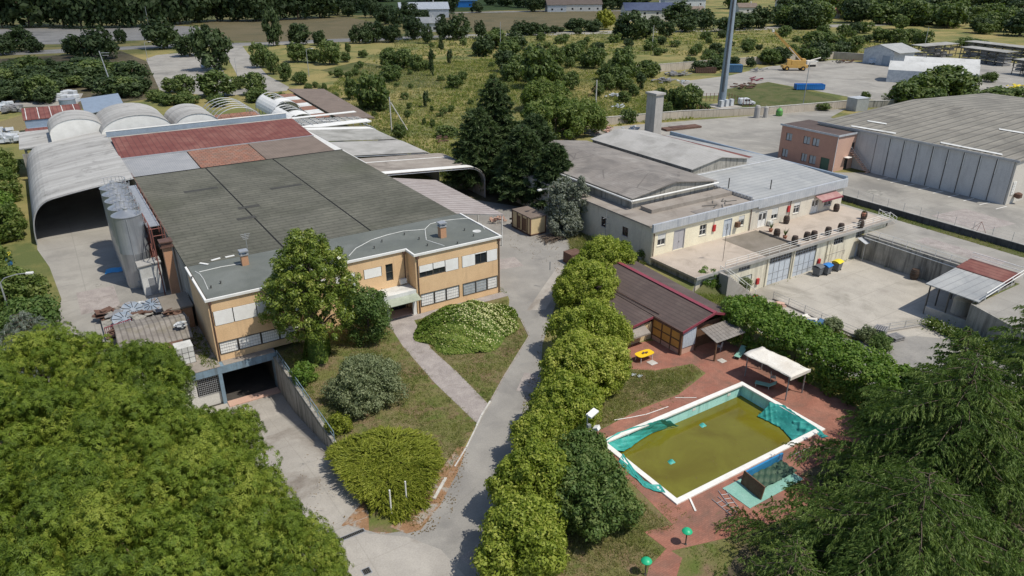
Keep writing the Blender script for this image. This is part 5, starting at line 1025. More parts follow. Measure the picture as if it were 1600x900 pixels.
tag(MB().obox((*G(1082, 789), .06), (1.4, .14, .05), R(62)).build('plank', M['coping']), 'white plank lying on the red paving by the near pool corner', 'plank')
b = MB(); p0 = G(1143, 826); p1 = G(1160, 800); b.tube((*p0, .6), (*p1, .6), .04); [b.tube((p0[0] + (p1[0] - p0[0]) * t, p0[1] + (p1[1] - p0[1]) * t, .02), (p0[0] + (p1[0] - p0[0]) * t, p0[1] + (p1[1] - p0[1]) * t, .6), .035) for t in (0, .5, 1)]
tag(b.build('handrail', M['redsteel']), 'rusty handrail at the corner of the lower red terrace', 'handrail')
def mushroom(px, py, lab):
    x, y = G(px, py); t = thing('garden_lamp', lab, 'garden lamp', (x, y, 0), 'green mushroom garden lamps'); MB().tube((x, y, 0), (x, y, 1.15), .045, 8).tube((x, y, 0), (x, y, .06), .1).build('post', M['darkframe'], t)
    MB().lathe((x, y, 1.1), [(.1, .0), (.34, .03), (.36, .08), (.27, .2), (.1, .27), (.02, .28)], 24).build('lamp_shade', M['greenlamp'], t, smooth=True)
mushroom(1071, 851, 'green mushroom lamp at the edge of the red paved terrace'); mushroom(1008, 898, 'green mushroom lamp beside the curving red path at the bottom edge')
# floodlight mast
x, y = -11.9, -31.3; t = thing('floodlight_mast', 'grey mast with two white floodlights among the green bushes by the pool', 'floodlight', (x, y, 0))
MB().tube((x, y, 0), (x, y, 4.7), .07, 8, .05).build('pole', M['galv'], t)
MB().obox((x + .55, y + .1, 4.55), (1.1, .5, .14), R(20), (R(12), 0)).build('lamp_head', M['white'], t); MB().tube((x, y, 3.1), (x + .6, y - .2, 3.2), .04).build('arm', M['galv'], t); MB().obox((x + .75, y - .25, 3.3), (.5, .4, .3), R(30), (R(-25), 0)).build('lamp_head', M['white'], t); MB().box(x - .02, y - .2, 3.5, x + .25, y + .02, 3.8).build('junction_box', M['galv'], t)
# canvas canopy by the pool
cv = thing('canvas_gazebo', 'dusty white flat canvas gazebo on posts beside the hedge and the pool', 'gazebo', (10.2, -31.3, 0))
b = MB(); b.surf(10, 12, lambda u, v: (8.7 + 2.6 * u + (.25 * (1 - v)), -34.0 + 5.2 * v, 2.5 + .07 * math.sin(math.pi * u) - .05 * math.sin(4 * math.pi * v) ** 2 - .04 * math.sin(7 * u + 9 * v))); o = b.build('canvas', M['canvas'], cv, smooth=True); md = o.modifiers.new('t', 'SOLIDIFY'); md.thickness = .06
b = MB(); [MB().tube((x, y, 0), (x, y, 2.45), .06).build('post', M['scrap'], cv) for x, y in ((8.9, -33.8), (11.2, -33.8), (9.1, -29.0), (11.4, -29.0))]; [b.tube((x, -33.8, 2.42), (x, -29, 2.42), .04) for x in (9, 11.3)]; b.build('beam', M['scrap'], cv); MB().box(8.72, -34.06, 2.25, 11.5, -34.0, 2.56).build('valance', M['canvas'], cv)
def lounger(px, py, rz, lab):
    x, y = G(px, py); t = thing('pool_lounger', lab, 'lounger', (x, y, 0), rz=rz); t['org'] = [0, 0, 0]
    MB().box(-.95, -.3, .28, .35, .3, .33).build('seat', M['tealpale'], t); b = MB(); b.add([(.36, -.3, .3), (.36, .3, .3), (.9, .3, .75), (.9, -.3, .75), (.33, -.3, .34), (.33, .3, .34), (.87, .3, .79), (.87, -.3, .79)], [(0, 1, 2, 3), (7, 6, 5, 4), (0, 3, 7, 4), (1, 5, 6, 2), (3, 2, 6, 7), (0, 4, 5, 1)]); b.build('backrest', M['tealpale'], t)
    for q in ((-.85, -.26), (-.85, .26), (.3, -.26), (.3, .26)): MB().tube((*q, 0), (*q, .28), .025, 6).build('leg', M['offwhite'], t)
lounger(1196, 605, R(-60), 'pale green lounger under the canvas gazebo'); lounger(1156, 556, R(20), 'pale green lounger tipped beside the dark porch')
def chair(x, y, z, rz, lab, m='offwhite'):
    t = thing('plastic_chair', lab, 'chair', (x, y, z), rz=rz); t['org'] = [0, 0, 0]; MB().box(-.24, -.24, .42, .24, .24, .46).build('seat', M[m], t); MB().box(-.24, .2, .46, .24, .25, .9).build('backrest', M[m], t)
    for q in ((-.2, -.2), (.2, -.2), (-.2, .2), (.2, .2)): MB().tube((*q, 0), (*q, .42), .022, 6).build('leg', M[m], t)
chair(10.6, -31.0, .012, R(40), 'white plastic chair in the shade of the canvas gazebo'); chair(10.9, -24.1, .012, R(200), 'pale blue chair under the dark porch roof', 'bluedoor')
MB_ = MB().tube((*G(1055, 622), .05), (*G(1088, 622), .05), .03, 6); tag(MB_.build('pole', M['white']), 'white pool pole lying on the paving above the far pool edge', 'pole')
b = MB(); b.path([(*G(a, c), .05) for a, c in ((960, 657), (985, 653), (1010, 648), (1030, 641), (1044, 636))], .035, 5); tag(b.build('hose', M['coping']), 'pale hose curving over the red paving beside the grass', 'hose')
x, y = G(1019, 567); tag(MB().obox((x, y, .03), (.8, .8, .04), R(0)).build('paving_cover', M['kerb']), 'pale square cover in the red paving by the yellow table', 'cover'); x, y = G(1128, 564); tag(MB().obox((x, y, .03), (.7, .7, .04), R(0)).build('paving_cover', M['kerb']), 'pale square cover in the red paving below the porch post', 'cover')
for q, lab in (((989, 587), 'white plastic litter at the edge of the grass by the hedge row'), ((999, 589), 'tiny white scrap right of the larger litter on the grass')):
    x, y = G(*q); b = MB(); [b.obox((x + .12 * k, y + .05 * k, .06), (.4, .25, .08), k, (.3 * k, .2)) for k in range(3)]; tag(b.build('litter', M['bale']), lab, 'litter')
# barbecue house
bq = thing('garden_pavilion', 'low garden pavilion with dark brown corrugated roof, crimson ridge and ochre walls', 'pavilion', (9, -14, 0))
YB, YF, YS = -4.6, -22.9, -18.7
z0_, z1_, z2_ = 2.15, 2.75, 3.7
b = MB(); quadroof(b, [(6.7, YF, 2.72), (11.0, YF, 3.72), (11.6, YB, 3.72), (7.2, YB, 2.72)], .1); b.build('roof', M['darkroof'], bq)
b = MB(); quadroof(b, [(11.02, YF, 3.72), (14.1, YF, 2.7), (15.6, YB, 2.6), (11.62, YB, 3.72)], .1); b.build('roof', M['darkroof'], bq)
b = MB(); quadroof(b, [(1.9, YS, 2.0), (6.9, YS, 2.66), (7.1, -9.4, 2.66), (3.0, -10.6, 2.1)], .1); b.build('roof', M['darkroof'], bq)
b = MB(); b.obox((11.3, (YF + YB) / 2, 3.76), (.5, YB - YF + .1, .08), math.atan2(-.6, YB - YF)); b.build('ridge_cap', M['maroon'], bq)
b = MB(); b.extrude([(1.8, 1.85), (6.6, 2.5), (6.6, 2.72), (1.8, 2.06)], 'y', YS - .1, YS - .01); b.build('fascia', M['maroon'], bq); b = MB(); b.extrude([(6.6, 2.55), (11.0, 3.55), (14.15, 2.52), (14.15, 2.76), (11.0, 3.8), (6.6, 2.8)], 'y', YF - .12, YF - .02); b.build('fascia', M['maroon'], bq)
b = MB(); b.box(6.6, YF, 2.45, 6.68, YS, 2.75); [b.tube((7.25 + .02 * i, YF + 4 + i, 2.9), (7.28, YB, 2.92), .05, 5) for i in range(1)]; b.build('gutter', M['brown'], bq)
b = MB(); b.box(2.3, YS + .25, 0, 6.8, YS + .4, 1.95); b.box(2.3, YS + .4, 0, 2.45, -12.5, 1.85); b.build('wall', M['paleyellow'], bq)
b = MB(); b.box(6.85, YF + .3, .5, 6.95, YS + .2, 2.5); b.build('wall', M['yellowwall'], bq); b = MB(); b.box(6.8, YF + .3, 0, 7.0, YS + .2, .5); b.box(6.85, YF + .2, 0, 8.7, YF + .35, .75); b.build('plinth', M['palepink'], bq)
b = MB(); [b.box(6.78, y - .06, .0, 6.86, y + .06, 2.5) for y in (YF + .4, YF + 1.7, YF + 3.0, YS + .15)]; [b.box(6.79, YF + .3, z - .05, 6.87, YS + .2, z + .05) for z in (.55, 1.45, 2.4)]; b.box(6.7, YF + .1, 0, 6.9, YF + .3, 2.6); b.build('timber_frame', M['wood'], bq)
MB().box(6.95, YF + .12, .76, 8.75, YF + .2, 2.7).build('corrugated_panel', M['bluesheet'], bq); MB().box(8.8, YF + .5, 0, 14, YF + .6, 2.6).box(13.8, YF + .6, 0, 14, YB, 2.5).box(7, YB + .1, 0, 14, YB + .25, 2.5).box(8.72, YF + .1, 0, 8.86, YF + .3, 2.9).build('dark_wall', M['wood'], bq)
b = MB(); b.box(3.2, YS + .2, .8, 5.4, YS + .245, 1.7); b.build('window', M['wood'], bq)
b = MB(); quadroof(b, [(3.0, YS - .75, 1.45), (5.7, YS - .75, 1.45), (5.7, YS + .2, 1.9), (3.0, YS + .2, 1.9)], .06); b.box(3.0, YS - .8, 1.3, 5.7, YS - .76, 1.47); b.build('awning', M['flatroof'], bq)
b = MB(); b.box(2.0, YS + .9, 2.15, 2.6, YS + 1.5, 2.75).box(1.95, YS + .85, 2.752, 2.65, YS + 1.55, 2.82); b.build('roof_box', M['galv'], bq); MB().tube((5.2, YB + 2.2, 2.4), (5.2, YB + 2.2, 3.5), .06).build('vent_pipe', M['galv'], bq)
pc = thing('porch', 'dark slatted porch roof on timber posts in front of the garden pavilion', 'porch', (10.5, -24, 0))
b = MB()
for k in range(9): quadroof(b, [(8.6 + k * .46, -25.6, 2.2), (8.6 + k * .46 + .43, -25.6, 2.2), (9.0 + k * .45 + .42, -23.05, 2.5), (9.0 + k * .45, -23.05, 2.5)], .05)
b.build('roof', M['fibreold'], pc); b = MB(); [b.box(x - .07, y - .07, 0, x + .07, y + .07, 2.2) for x, y in ((8.8, -25.4), (12.5, -25.4))]; b.box(8.6, -25.45, 2.02, 12.7, -25.33, 2.16); b.build('post', M['wood'], pc)
tb_ = thing('garden_table', 'bright yellow plastic table with white legs on the red paving', 'table', (*G(1007, 558), .012)); x, y = G(1007, 552, .72)
b = MB(); b.prism([(x + 1.0 * c_, y + .55 * s_) for c_, s_ in [(math.copysign(abs(math.cos(a)) ** .5, math.cos(a)), math.copysign(abs(math.sin(a)) ** .5, math.sin(a))) for a in np.linspace(0, 2 * math.pi, 25)[:-1]]], .69, .73); b.build('tabletop', M['yellowtable'], tb_)
for q in ((-.75, -.38), (.75, -.38), (-.75, .38), (.75, .38)): MB().tube((x + q[0], y + q[1], .012), (x + q[0], y + q[1], .69), .035, 6).build('leg', M['white'], tb_)
b = MB(); [b.obox((x - .2 + .16 * k, y + .1 * math.sin(k * 2), .77), (.22, .16, .08), k) for k in range(4)]; tag(b.build('litter', M['rust']), 'small brown clutter lying on the yellow table', 'clutter')
# container cabin by the conifers
ct = thing('container_cabin', 'cream and brown container cabin with rusty roof below the dark conifers', 'cabin', (14.6, 15.8, 0))
MB().box(13.4, 13.9, .25, 16.0, 18.6, 2.65).build('wall', M['paleyellow'], ct); MB().box(13.3, 13.8, 2.66, 16.1, 18.7, 2.82).build('roof', M['brownroof'], ct)
b = MB(); [b.box(x - .08, y - .08, .1, x + .08, y + .08, 2.68) for x in (13.38, 16.02) for y in (13.88, 18.62)]; b.box(13.3, 13.8, .1, 16.1, 18.7, .25); [b.box(13.33, 14.6 + 1.3 * k, .26, 13.395, 14.8 + 1.3 * k, 2.6) for k in range(3)]; b.build('frame', M['rust'], ct)
for k in range(2): MB().box(13.36, 15.0 + 1.5 * k, .4, 13.397, 15.9 + 1.5 * k, 2.3).build('door', M['wood'], ct)
bx_, by_ = G(888, 412); rb = tag(MB().box(bx_ - .2, by_ - .9, .02, bx_ + 1.8, by_ + .9, 1.5).build('skip_box', M['rust']), 'rusty brown box at the end of the yellow green hedge row', 'box')
b = MB(); r2 = random.Random(4); [b.tube((14.5 + r2.uniform(-1.5, 2), 11 + r2.uniform(-1.5, 1.2), .05 + .05 * k * .2), (15.5 + r2.uniform(-1.5, 2), 11 + r2.uniform(-1.5, 1.2), .3 + r2.uniform(0, .3)), .04, 4) for k in range(60)]; tag(b.build('brush_pile', M['bark']), 'pile of dead brushwood below the container cabin', 'brushwood')
# rubbish and bags between pavilion and terrace
r2 = random.Random(8)
for px, py, m, s, lab in ((1136, 462, 'bale', .7, 'white bag in the weeds behind the garden pavilion'), (1150, 456, 'blue', .4, 'blue scrap in the rubbish at the top of the hedge'), (1160, 455, 'bale', .5, 'grey white heap beside the blue scrap'), (1173, 468, 'offwhite', .8, 'pale panel dumped at the head of the hedge'), (1180, 462, 'red', .35, 'red hose end in the rubbish below the terrace'), (1218, 473, 'palepink', .9, 'pinkish boards dumped behind the hedge'), (1262, 497, 'canvas', 1.0, 'white and wood panels lying behind the hedge'), (1276, 502, 'deepblue', 1.1, 'blue sheet lying behind the hedge near the fence')):
    x, y = G(px, py, PA + .8); b = MB(); z = PA + .03 if x > 22 else -1.8
    for k in range(6): b.obox((x + r2.uniform(-s, s) * .7, y + r2.uniform(-s, s) * .5, z + .25 + .1 * k), (r2.uniform(.4, 1) * s, r2.uniform(.3, .8) * s, .3 * s), r2.uniform(0, 3), (r2.uniform(-.3, .3), r2.uniform(-.3, .3)))
    tag(b.build('rubbish_heap', M[m], bevel=.03), lab, 'rubbish')
# ---------------------------------------------------------------- rear yard
tw_ = thing('concrete_tower', 'square grey concrete tower with a slab cap behind the cream building', 'tower', (75, 55, 0))
MB().box(73.4, 53.2, 0, 75.7, 56.2, 9.0).build('shaft', M['greyconc'], tw_); MB().box(73.1, 52.9, 9.0, 76.0, 56.5, 9.4).build('cap', M['greyconc'], tw_)
pm = thing('telecom_mast', 'tall blue grey telecom mast rising out of the top of the photo', 'mast', (114.6, 70.8, 0))
MB().tube((114.6, 70.8, 0), (114.6, 70.8, 38), 1.05, 24, .62).build('pole', M['steelblue'], pm, smooth=True); b = MB(); [b.box(113 + 1.9 * (k % 3) - .5, 69 + (k // 3) * 1.8, 0, 113 + 1.9 * (k % 3) + .6, 70 + (k // 3) * 1.8, 1.9) for k in (0, 1, 2)]; b.build('cabinet', M['bale'], pm); MB().box(111, 67, .0, 118.5, 74, .15).build('plinth', M['concrete'], pm)
b = MB(); [b.tube((114.6 + 1.1 * math.cos(a), 70.8 + 1.1 * math.sin(a), 4), (114.6 + .72 * math.cos(a), 70.8 + .72 * math.sin(a), 34), .06, 5) for a in (3.6, 3.8, 4.0)]; b.build('cable', M['darkframe'], pm)
fc = thing('mast_fence', 'rusty post fence round the foot of the telecom mast', 'fence', (108, 70, 0)); b = MB()
pts = [(100, 62), (104, 74), (112, 80), (122, 76), (119, 64)]
for (x0, y0), (x1, y1) in zip(pts[:-1], pts[1:]):
    for k in range(9): q = k / 9; b.tube((x0 + (x1 - x0) * q, y0 + (y1 - y0) * q, 0), (x0 + (x1 - x0) * q, y0 + (y1 - y0) * q, 2.3), .07, 4)
    for z in (1, 2.1): b.tube((x0, y0, z), (x1, y1, z), .03, 4)
b.build('post', M['redsteel'], fc)
def vehicle(name, cat, lab, x, y, rz, L, W, Hh, prof, paint, glassbox, group=None):
    t = thing(name, lab, cat, (x, y, .02), group, rz); t['org'] = [0, 0, 0]
    b = MB(); b.extrude([(p * L - L / 2, q * Hh) for p, q in prof], 'y', -W / 2, W / 2); b.build('body', M[paint], t, bevel=.07)
    for a, e, z0, z1 in glassbox: MB().box(a * L - L / 2, -W / 2 - .012, z0 * Hh, e * L - L / 2, W / 2 + .012, z1 * Hh).build('side_window', M['glass'], t)
    for px in (.19, .8):
        for s in (-1, 1): q = MB().tube((px * L - L / 2, s * (W / 2 - .14), .33), (px * L - L / 2, s * (W / 2 + .02), .33), .33, 16).build('wheel', M['tyre'], t); MB().tube((px * L - L / 2, s * (W / 2 + .0), .33), (px * L - L / 2, s * (W / 2 + .035), .33), .19, 12).build('rim', M['galv'], q)
    return t
VAN = [(0, .18), (0, .9), (.04, .99), (.55, 1), (.62, .97), (.74, .62), (.97, .5), (1, .4), (1, .18)]
v = vehicle('parked_van', 'van', 'small white van parked at the foot of the telecom mast', *G(1166, 164), R(-28), 4.4, 1.8, 1.85, VAN, 'carwhite', [(.5, .62, .62, .9), (.3, .47, .62, .88)])
b = MB(); b.add([(4.4 * .625 - 2.2, -.78, .95 * 1.85), (4.4 * .735 - 2.2, -.82, .64 * 1.85), (4.4 * .735 - 2.2, .82, .64 * 1.85), (4.4 * .625 - 2.2, .78, .95 * 1.85), (4.4 * .64 - 2.2, -.78, .97 * 1.85), (4.4 * .75 - 2.2, -.82, .66 * 1.85), (4.4 * .75 - 2.2, .82, .66 * 1.85), (4.4 * .64 - 2.2, .78, .97 * 1.85)], [(4, 5, 6, 7), (0, 3, 2, 1), (0, 1, 5, 4), (1, 2, 6, 5), (2, 3, 7, 6), (3, 0, 4, 7)]); b.build('windscreen', M['glass'], v)
CARP = [(0, .2), (0, .6), (.06, .66), (.2, .97), (.3, 1), (.52, .99), (.68, .64), (.96, .54), (1, .42), (1, .2)]
vehicle('parked_car', 'car', 'pale blue car parked under the dark tree in the far car park', *G(320, 106), R(70), 4.2, 1.75, 1.5, CARP, 'carblue', [(.22, .4, .66, .92), (.42, .6, .66, .92)])
vehicle('parked_van', 'van', 'pale van parked before the gabled steel shed in the crane yard', *G(1367, 100), R(-20), 4.8, 1.9, 1.9, VAN, 'carblue', [(.5, .62, .62, .9)])
# mobile crane
x, y = G(1240, 110); t = thing('mobile_crane', 'ochre mobile crane with its boom raised to the left', 'crane', (x, y, 0), rz=R(-34)); t['org'] = [0, 0, 0]
MB().box(-4.5, -1.4, 1.0, 4.5, 1.4, 2.0).box(-4.2, -1.5, .9, -3.2, 1.5, 1.6).build('chassis', M['cranepaint'], t, bevel=.05); MB().box(-1.5, -1.3, 2.02, 3.6, 1.3, 3.6).box(2.2, -1.2, 3.6, 3.5, 1.2, 4.1).build('engine_house', M['cranepaint'], t, bevel=.08)
cb = MB().box(-3.2, -1.3, 2.02, -1.6, .1, 4.0).build('cab', M['cranepaint'], t, bevel=.08); MB().box(-3.24, -1.15, 2.9, -1.75, -.05, 3.8).build('cab_window', M['glass'], cb)
b = MB(); b.tube((2.4, .5, 3.6), (-6.2, .5, 11.0), .75, 4, .6); b.tube((-6.2, .5, 11.0), (-9.0, .5, 13.4), .5, 4, .42); b.build('boom', M['cranepaint'], t); MB().box(-9.5, .1, 13.1, -8.8, .9, 13.9).build('boom_head', M['canvas'], t)
for px in (-3, 2.8):
    for s in (-1, 1): q = MB().tube((px, s * 1.0, .8), (px, s * 1.6, .8), .8, 18).build('wheel', M['tyre'], t); MB().tube((px, s * 1.55, .8), (px, s * 1.63, .8), .4, 12).build('rim', M['cranepaint'], q)
MB().tube((1.5, -.9, 3.6), (-3, -.2, 8.0), .12, 6).build('hydraulic_ram', M['galv'], t)
x, y = G(1265, 104); t = thing('excavator_arm', 'pale machine parked behind the ochre crane', 'machine', (x, y, 0)); MB().obox((x, y, 1.4), (4, 2.2, 1.6), R(-20)).build('body', M['canvas'], t); MB().tube((x, y, 2.2), (x + 3, y - 2, 3.2), .25, 6).build('arm', M['canvas'], t); b = MB(); [b.obox((x + dx, y + dy, .4), (3.6, .6, .8), R(-20)) for dx, dy in ((.3, .8), (-.3, -.8))]; b.build('track', M['tyre'], t)
def container(px, py, L, W, Hh, rz, m, lab, open_=False, name='container', cat='container'):
    x, y = G(px, py); t = thing(name, lab, cat, (x, y, .02), rz=rz); t['org'] = [0, 0, 0]; b = MB()
    if open_: b.box(-L / 2, -W / 2, .2, L / 2, W / 2, .3).box(-L / 2, -W / 2, .3, -L / 2 + .1, W / 2, Hh).box(L / 2 - .1, -W / 2, .3, L / 2, W / 2, Hh).box(-L / 2 + .1, -W / 2, .3, L / 2 - .1, -W / 2 + .1, Hh).box(-L / 2 + .1, W / 2 - .1, .3, L / 2 - .1, W / 2, Hh)
    else: b.box(-L / 2, -W / 2, .15, L / 2, W / 2, Hh)
    b.build('body', M[m], t); b = MB(); n_ = int(L / .6)
    for k in range(n_ + 1): u = -L / 2 + L * k / n_; b.box(u - .06, -W / 2 - .07, .2, u + .06, -W / 2 - .003, Hh - .05).box(u - .06, W / 2 + .003, .2, u + .06, W / 2 + .07, Hh - .05)
    b.box(-L / 2 - .05, -W / 2 - .08, Hh - .15, L / 2 + .05, -W / 2 - .072, Hh); b.build('rib', M[m], t); MB().box(-L / 2 + .2, -W / 2 + .2, 0, L / 2 - .2, W / 2 - .2, .145).build('skid', M['darkframe'], t)
container(1264, 140, 8.5, 2.6, 1.7, R(-33), 'blue', 'bright blue open skip on the concrete of the crane yard', True, 'open_skip', 'skip'); container(1145, 113, 6, 2.5, 2.7, R(-40), 'deepblue', 'faded blue container left against the far beige wall by the mast')
container(1102, 114, 7, 2.5, 1.9, R(-35), 'rust', 'rusty brown open container by the far beige wall', True, 'open_skip', 'skip')
# scrap, plates and bank
x, y = G(1064, 201); t = thing('rusty_plates', 'flat stack of rusty plates on the yard in front of the beige wall', 'plates', (x, y, 0)); MB().obox((x, y, .25), (10, 2.6, .4), R(-8)).build('plate', M['rust'], t); MB().obox((x - .8, y + .4, .5), (4, 1.8, .08), R(-8)).build('plate', M['brown'], t)
x, y = G(1217, 181); t = thing('bottle_bank', 'lime green bell shaped bottle bank against the beige wall', 'bottle bank', (x, y, 0)); MB().lathe((x, y, .02), [(.7, 0), (.85, .2), (.85, 1.1), (.6, 1.7), (.2, 1.95), (.2, 2.1)], 20).build('body', M['bankgreen'], t, smooth=True); MB().lathe((x, y, 1.1), [(.862, 0), (.862, .12)], 20).build('band', M['darkframe'], t)
x, y = G(1182, 184); t = thing('stone_stub', 'pair of weathered stone pillars standing in the beige wall', 'pillar', (x, y, 0)); MB().lathe((x, y, 0), [(.8, 0), (.7, 2.6), (.5, 3.1)], 10).build('pillar', M['greyconc'], t); MB().lathe((x + 2.2, y - .9, 0), [(.6, 0), (.55, 2.5), (.3, 2.8)], 10).build('pillar', M['greyconc'], t)
x, y = G(1338, 172); t = thing('plant_box', 'small grey metal plant box behind the hall roof', 'plant box', (x, y, 0)); MB().obox((x, y, 1.6), (4.2, 3.4, 3.2), R(-10)).build('body', M['galv'], t); MB().obox((x, y, 3.27), (4.4, 3.6, .1), R(-10)).build('lid', M['zinc'], t)
r2 = random.Random(12)
for px, py, n_, s, m, lab in ((1055, 118, 30, 4.5, 'scrap', 'long heap of grey scrap metal in the crane yard left of the mast'), (1068, 130, 12, 2.5, 'bale', 'pale sheets at the near end of the scrap heap'), (1038, 128, 22, 4, 'scrap', 'dark scrap pile among the rusty posts beside the bushes'), (1165, 137, 20, 4.5, 'rust', 'row of rusty sections stacked on the yard right of the mast'), (1178, 126, 12, 2.5, 'maroon', 'dark red machine parts right of the mast'), (1185, 112, 14, 3, 'scrap', 'small grey heap beside the faded blue container'), (958, 152, 14, 2.5, 'bale', 'rubble heap in the grass left of the concrete tower'), (966, 170, 10, 2, 'bale', 'white rubbish among the weeds left of the tower'), (945, 208, 12, 2.2, 'palepink', 'planks and rubbish behind the cream roof'), (1322, 98, 14, 3, 'rust', 'rusty scrap by the gabled steel shed'), (1308, 99, 10, 2, 'darkframe', 'dark machine scrap along the far beige wall'), (1585, 138, 12, 3, 'yellow', 'yellow and white debris at the end of the white tent hall'), (1540, 147, 26, 6, 'oldwall', 'grey rubble heap in front of the white tent hall'), (690, 222, 10, 2, 'rust', 'rusty wreck behind the nearest curved canopy'), (776, 348, 14, 1.4, 'palepink', 'heap of boards at the corner of the striped canopy'), (806, 352, 8, 1.0, 'darkframe', 'dark scrap between the striped canopy and the container cabin'), (982, 206, 12, 2.4, 'bale', 'pale sheeting heap behind the cream roof beside the concrete tower')):
    x, y = G(px, py); t = None; b = MB()
    for k in range(n_): l = r2.uniform(.4, 1) * s * .6; b.obox((x + r2.uniform(-s, s), y + r2.uniform(-s, s) * .6, .25 + r2.uniform(0, .9)), (l, r2.uniform(.15, .5) * s * .4, .25), r2.uniform(-.9, .4), (r2.uniform(-.25, .25), r2.uniform(-.25, .25)))
    tag(b.build('scrap_heap', M[m]), lab, 'scrap')
for k, (px, py, lab) in enumerate(((705, 226, 'white bales'),)):
    pass
bl = [(93, 158), (100, 154), (108, 152), (116, 153), (103, 160), (112, 160), (120, 159), (86, 152), (60, 150)]
for k, (px, py) in enumerate(bl):
    x, y = G(px, py); b = MB()
    for j in range(2 if k < 7 else 1): b.obox((x, y, .55 + j * 1.05), (1.9, 1.6, 1.0), .3 * k)
    tag(b.build('wrapped_bale', M['bale'], bevel=.12), 'pale wrapped bale in the heap behind the brick red shed' if k < 8 else 'lone pale crate left of the bale heap by the dark thicket', 'bale', 'pale bales heaped behind the brick red shed' if k < 8 else None)
wtk = thing('water_tank', 'round blue grey water tank beside the pale bales', 'tank', (*G(107, 167), 0)); x, y = G(107, 167); MB().lathe((x, y, 0), [(2, 0), (2, 1.9), (1.9, 2.0)], 24).build('tank', M['steelblue'], wtk); MB().lathe((x, y, 2.003), [(2.05, 0), (2.05, .12)], 24).build('rim', M['galv'], wtk)
rs = thing('brick_red_barn', 'dark red roofed barn with a blue grey wall at the far left', 'barn', (-42, 128, 0))
MB().box(-45.2, 112.6, 0, -34.4, 133.5, 2.7).build('wall', M['steelblue'], rs)
b = MB(); quadroof(b, [(-45.6, 112, 2.9), (-34, 112, 2.9), (-34, 119, 3.5), (-45.6, 119, 3.5)]); b.build('roof', M['rustred'], rs); b = MB(); quadroof(b, [(-45.6, 124, 4.5), (-34, 124, 4.5), (-34, 134.5, 5.4), (-45.6, 134.5, 5.4)]); b.build('roof', M['rustred'], rs); MB().box(-45.4, 124.2, 2.7, -34.2, 133.4, 4.3).build('middle_wall', M['steelblue'], rs)
b = MB(); [b.add([(-45.0 + k * 2.4, 124.1, 4.55), (-44.85 + k * 2.4, 124.1, 4.55), (-44.85 + k * 2.4, 134.3, 5.42), (-45.0 + k * 2.4, 134.3, 5.42)], [(0, 1, 2, 3)]) for k in range(5)]; b.build('roof_seam', M['offwhite'], rs)
bs = thing('blue_grey_shed', 'blue grey lean-to roof behind the vaulted tents', 'shed', (-25, 140, 0)); quadroof(MB(), [(-33.6, 126, 4.2), (-24.6, 133, 4.2), (-24.4, 146, 5.4), (-33.2, 142, 5.4)]).build('roof', M['steelblue'], bs); b = MB(); [b.tube((x, y, 0), (x, y, z), .12) for x in (-33, -25) for y, z in ((134, 4.3), (141, 4.9))]; b.box(-32.8, 141, 0, -25, 141.2, 4.8); b.build('wall', M['galv'], bs)
for px, py, lab in ((12, 213, 'heap of pale plastic sheeting at the far left edge'), (24, 222, 'white sheeting heap beside the flat grey canopy'), (8, 172, 'pale blue stack at the left edge above the straw patch'), (22, 176, 'dark stacked crates at the left edge above the straw patch')):
    x, y = G(px, py); b = MB(); [b.obox((x + r2.uniform(-2.4, 2.4), y + r2.uniform(-2, 2), .6 + .3 * (k % 4)), (r2.uniform(1, 2.4), r2.uniform(.8, 1.8), .7), r2.uniform(0, 3), (r2.uniform(-.2, .2), r2.uniform(-.2, .2))) for k in range(12)]; tag(b.build('sheeting_heap', M['bale'] if 'dark' not in lab else M['scrap']), lab, 'heap')
# white tent halls and racks
wh = thing('white_tent_hall', 'wide white tent hall with two rounded roofs in the crane yard', 'hall', (212, 66, 0))
a0 = Vector(G(1383, 121)); a1 = Vector(G(1384, 128)); a2 = Vector(G(1525, 137)); ex = (a2 - a1)
ax = Vector((.86, -.5)); 
def tent(t, o, ux, L, W, h, n=12, z0=3.6):
    uy = Vector((-ux.y, ux.x)); P = [(0, 0), (0, z0)] + [(W * (i / n), z0 + h * math.sin(math.pi * i / n)) for i in range(1, n)] + [(W, z0), (W, 0)]
    b = MB(); f = lambda a, q: (o.x + ux.x * a + uy.x * q[0], o.y + ux.y * a + uy.y * q[0], q[1]); m_ = len(P)
    b.add([f(0, q) for q in P] + [f(L, q) for q in P], [(i, i + 1, m_ + i + 1, m_ + i) for i in range(1, m_ - 2)]); b.build('cover', M['halltent'], t, smooth=True)
    b = MB(); b.add([f(0, q) for q in P] + [f(L, q) for q in P], [tuple(range(m_)), tuple(range(2 * m_ - 1, m_ - 1, -1)), (0, m_, m_ + 1, 1), (m_ - 2, m_ - 1, 2 * m_ - 1, 2 * m_ - 2)]); b.build('side_wall', M['bale'], t)
    b = MB()
    for k in range(6): a = L * k / 5; b.path([(*f(a, (q[0], 0))[:2], q[1] + .0) for q in P[1:-1]], .05, 4)
    b.build('seam', M['offwhite'], t)
ux = Vector((a2.x - a1.x, a2.y - a1.y)).normalized(); L_ = math.dist(a1, a2)
tent(wh, Vector((a1.x, a1.y)), ux, L_, 10.5, 2.3, z0=3.9); o2 = Vector((a1.x, a1.y)) + Vector((-ux.y, ux.x)) * 10.6 + ux * 4; tent(wh, o2, ux, L_ * .86, 11, 2.8, z0=4.0)
gs = thing('steel_shed', 'pale gabled steel shed with an open bay at the back of the crane yard', 'shed', (235, 103, 0))
o_ = Vector(G(1347, 98)); e_ = Vector(G(1393, 104)); ux = (e_ - o_).normalized(); uy = Vector((-ux.y, ux.x)); Lx = (e_ - o_).length; Ly = 12
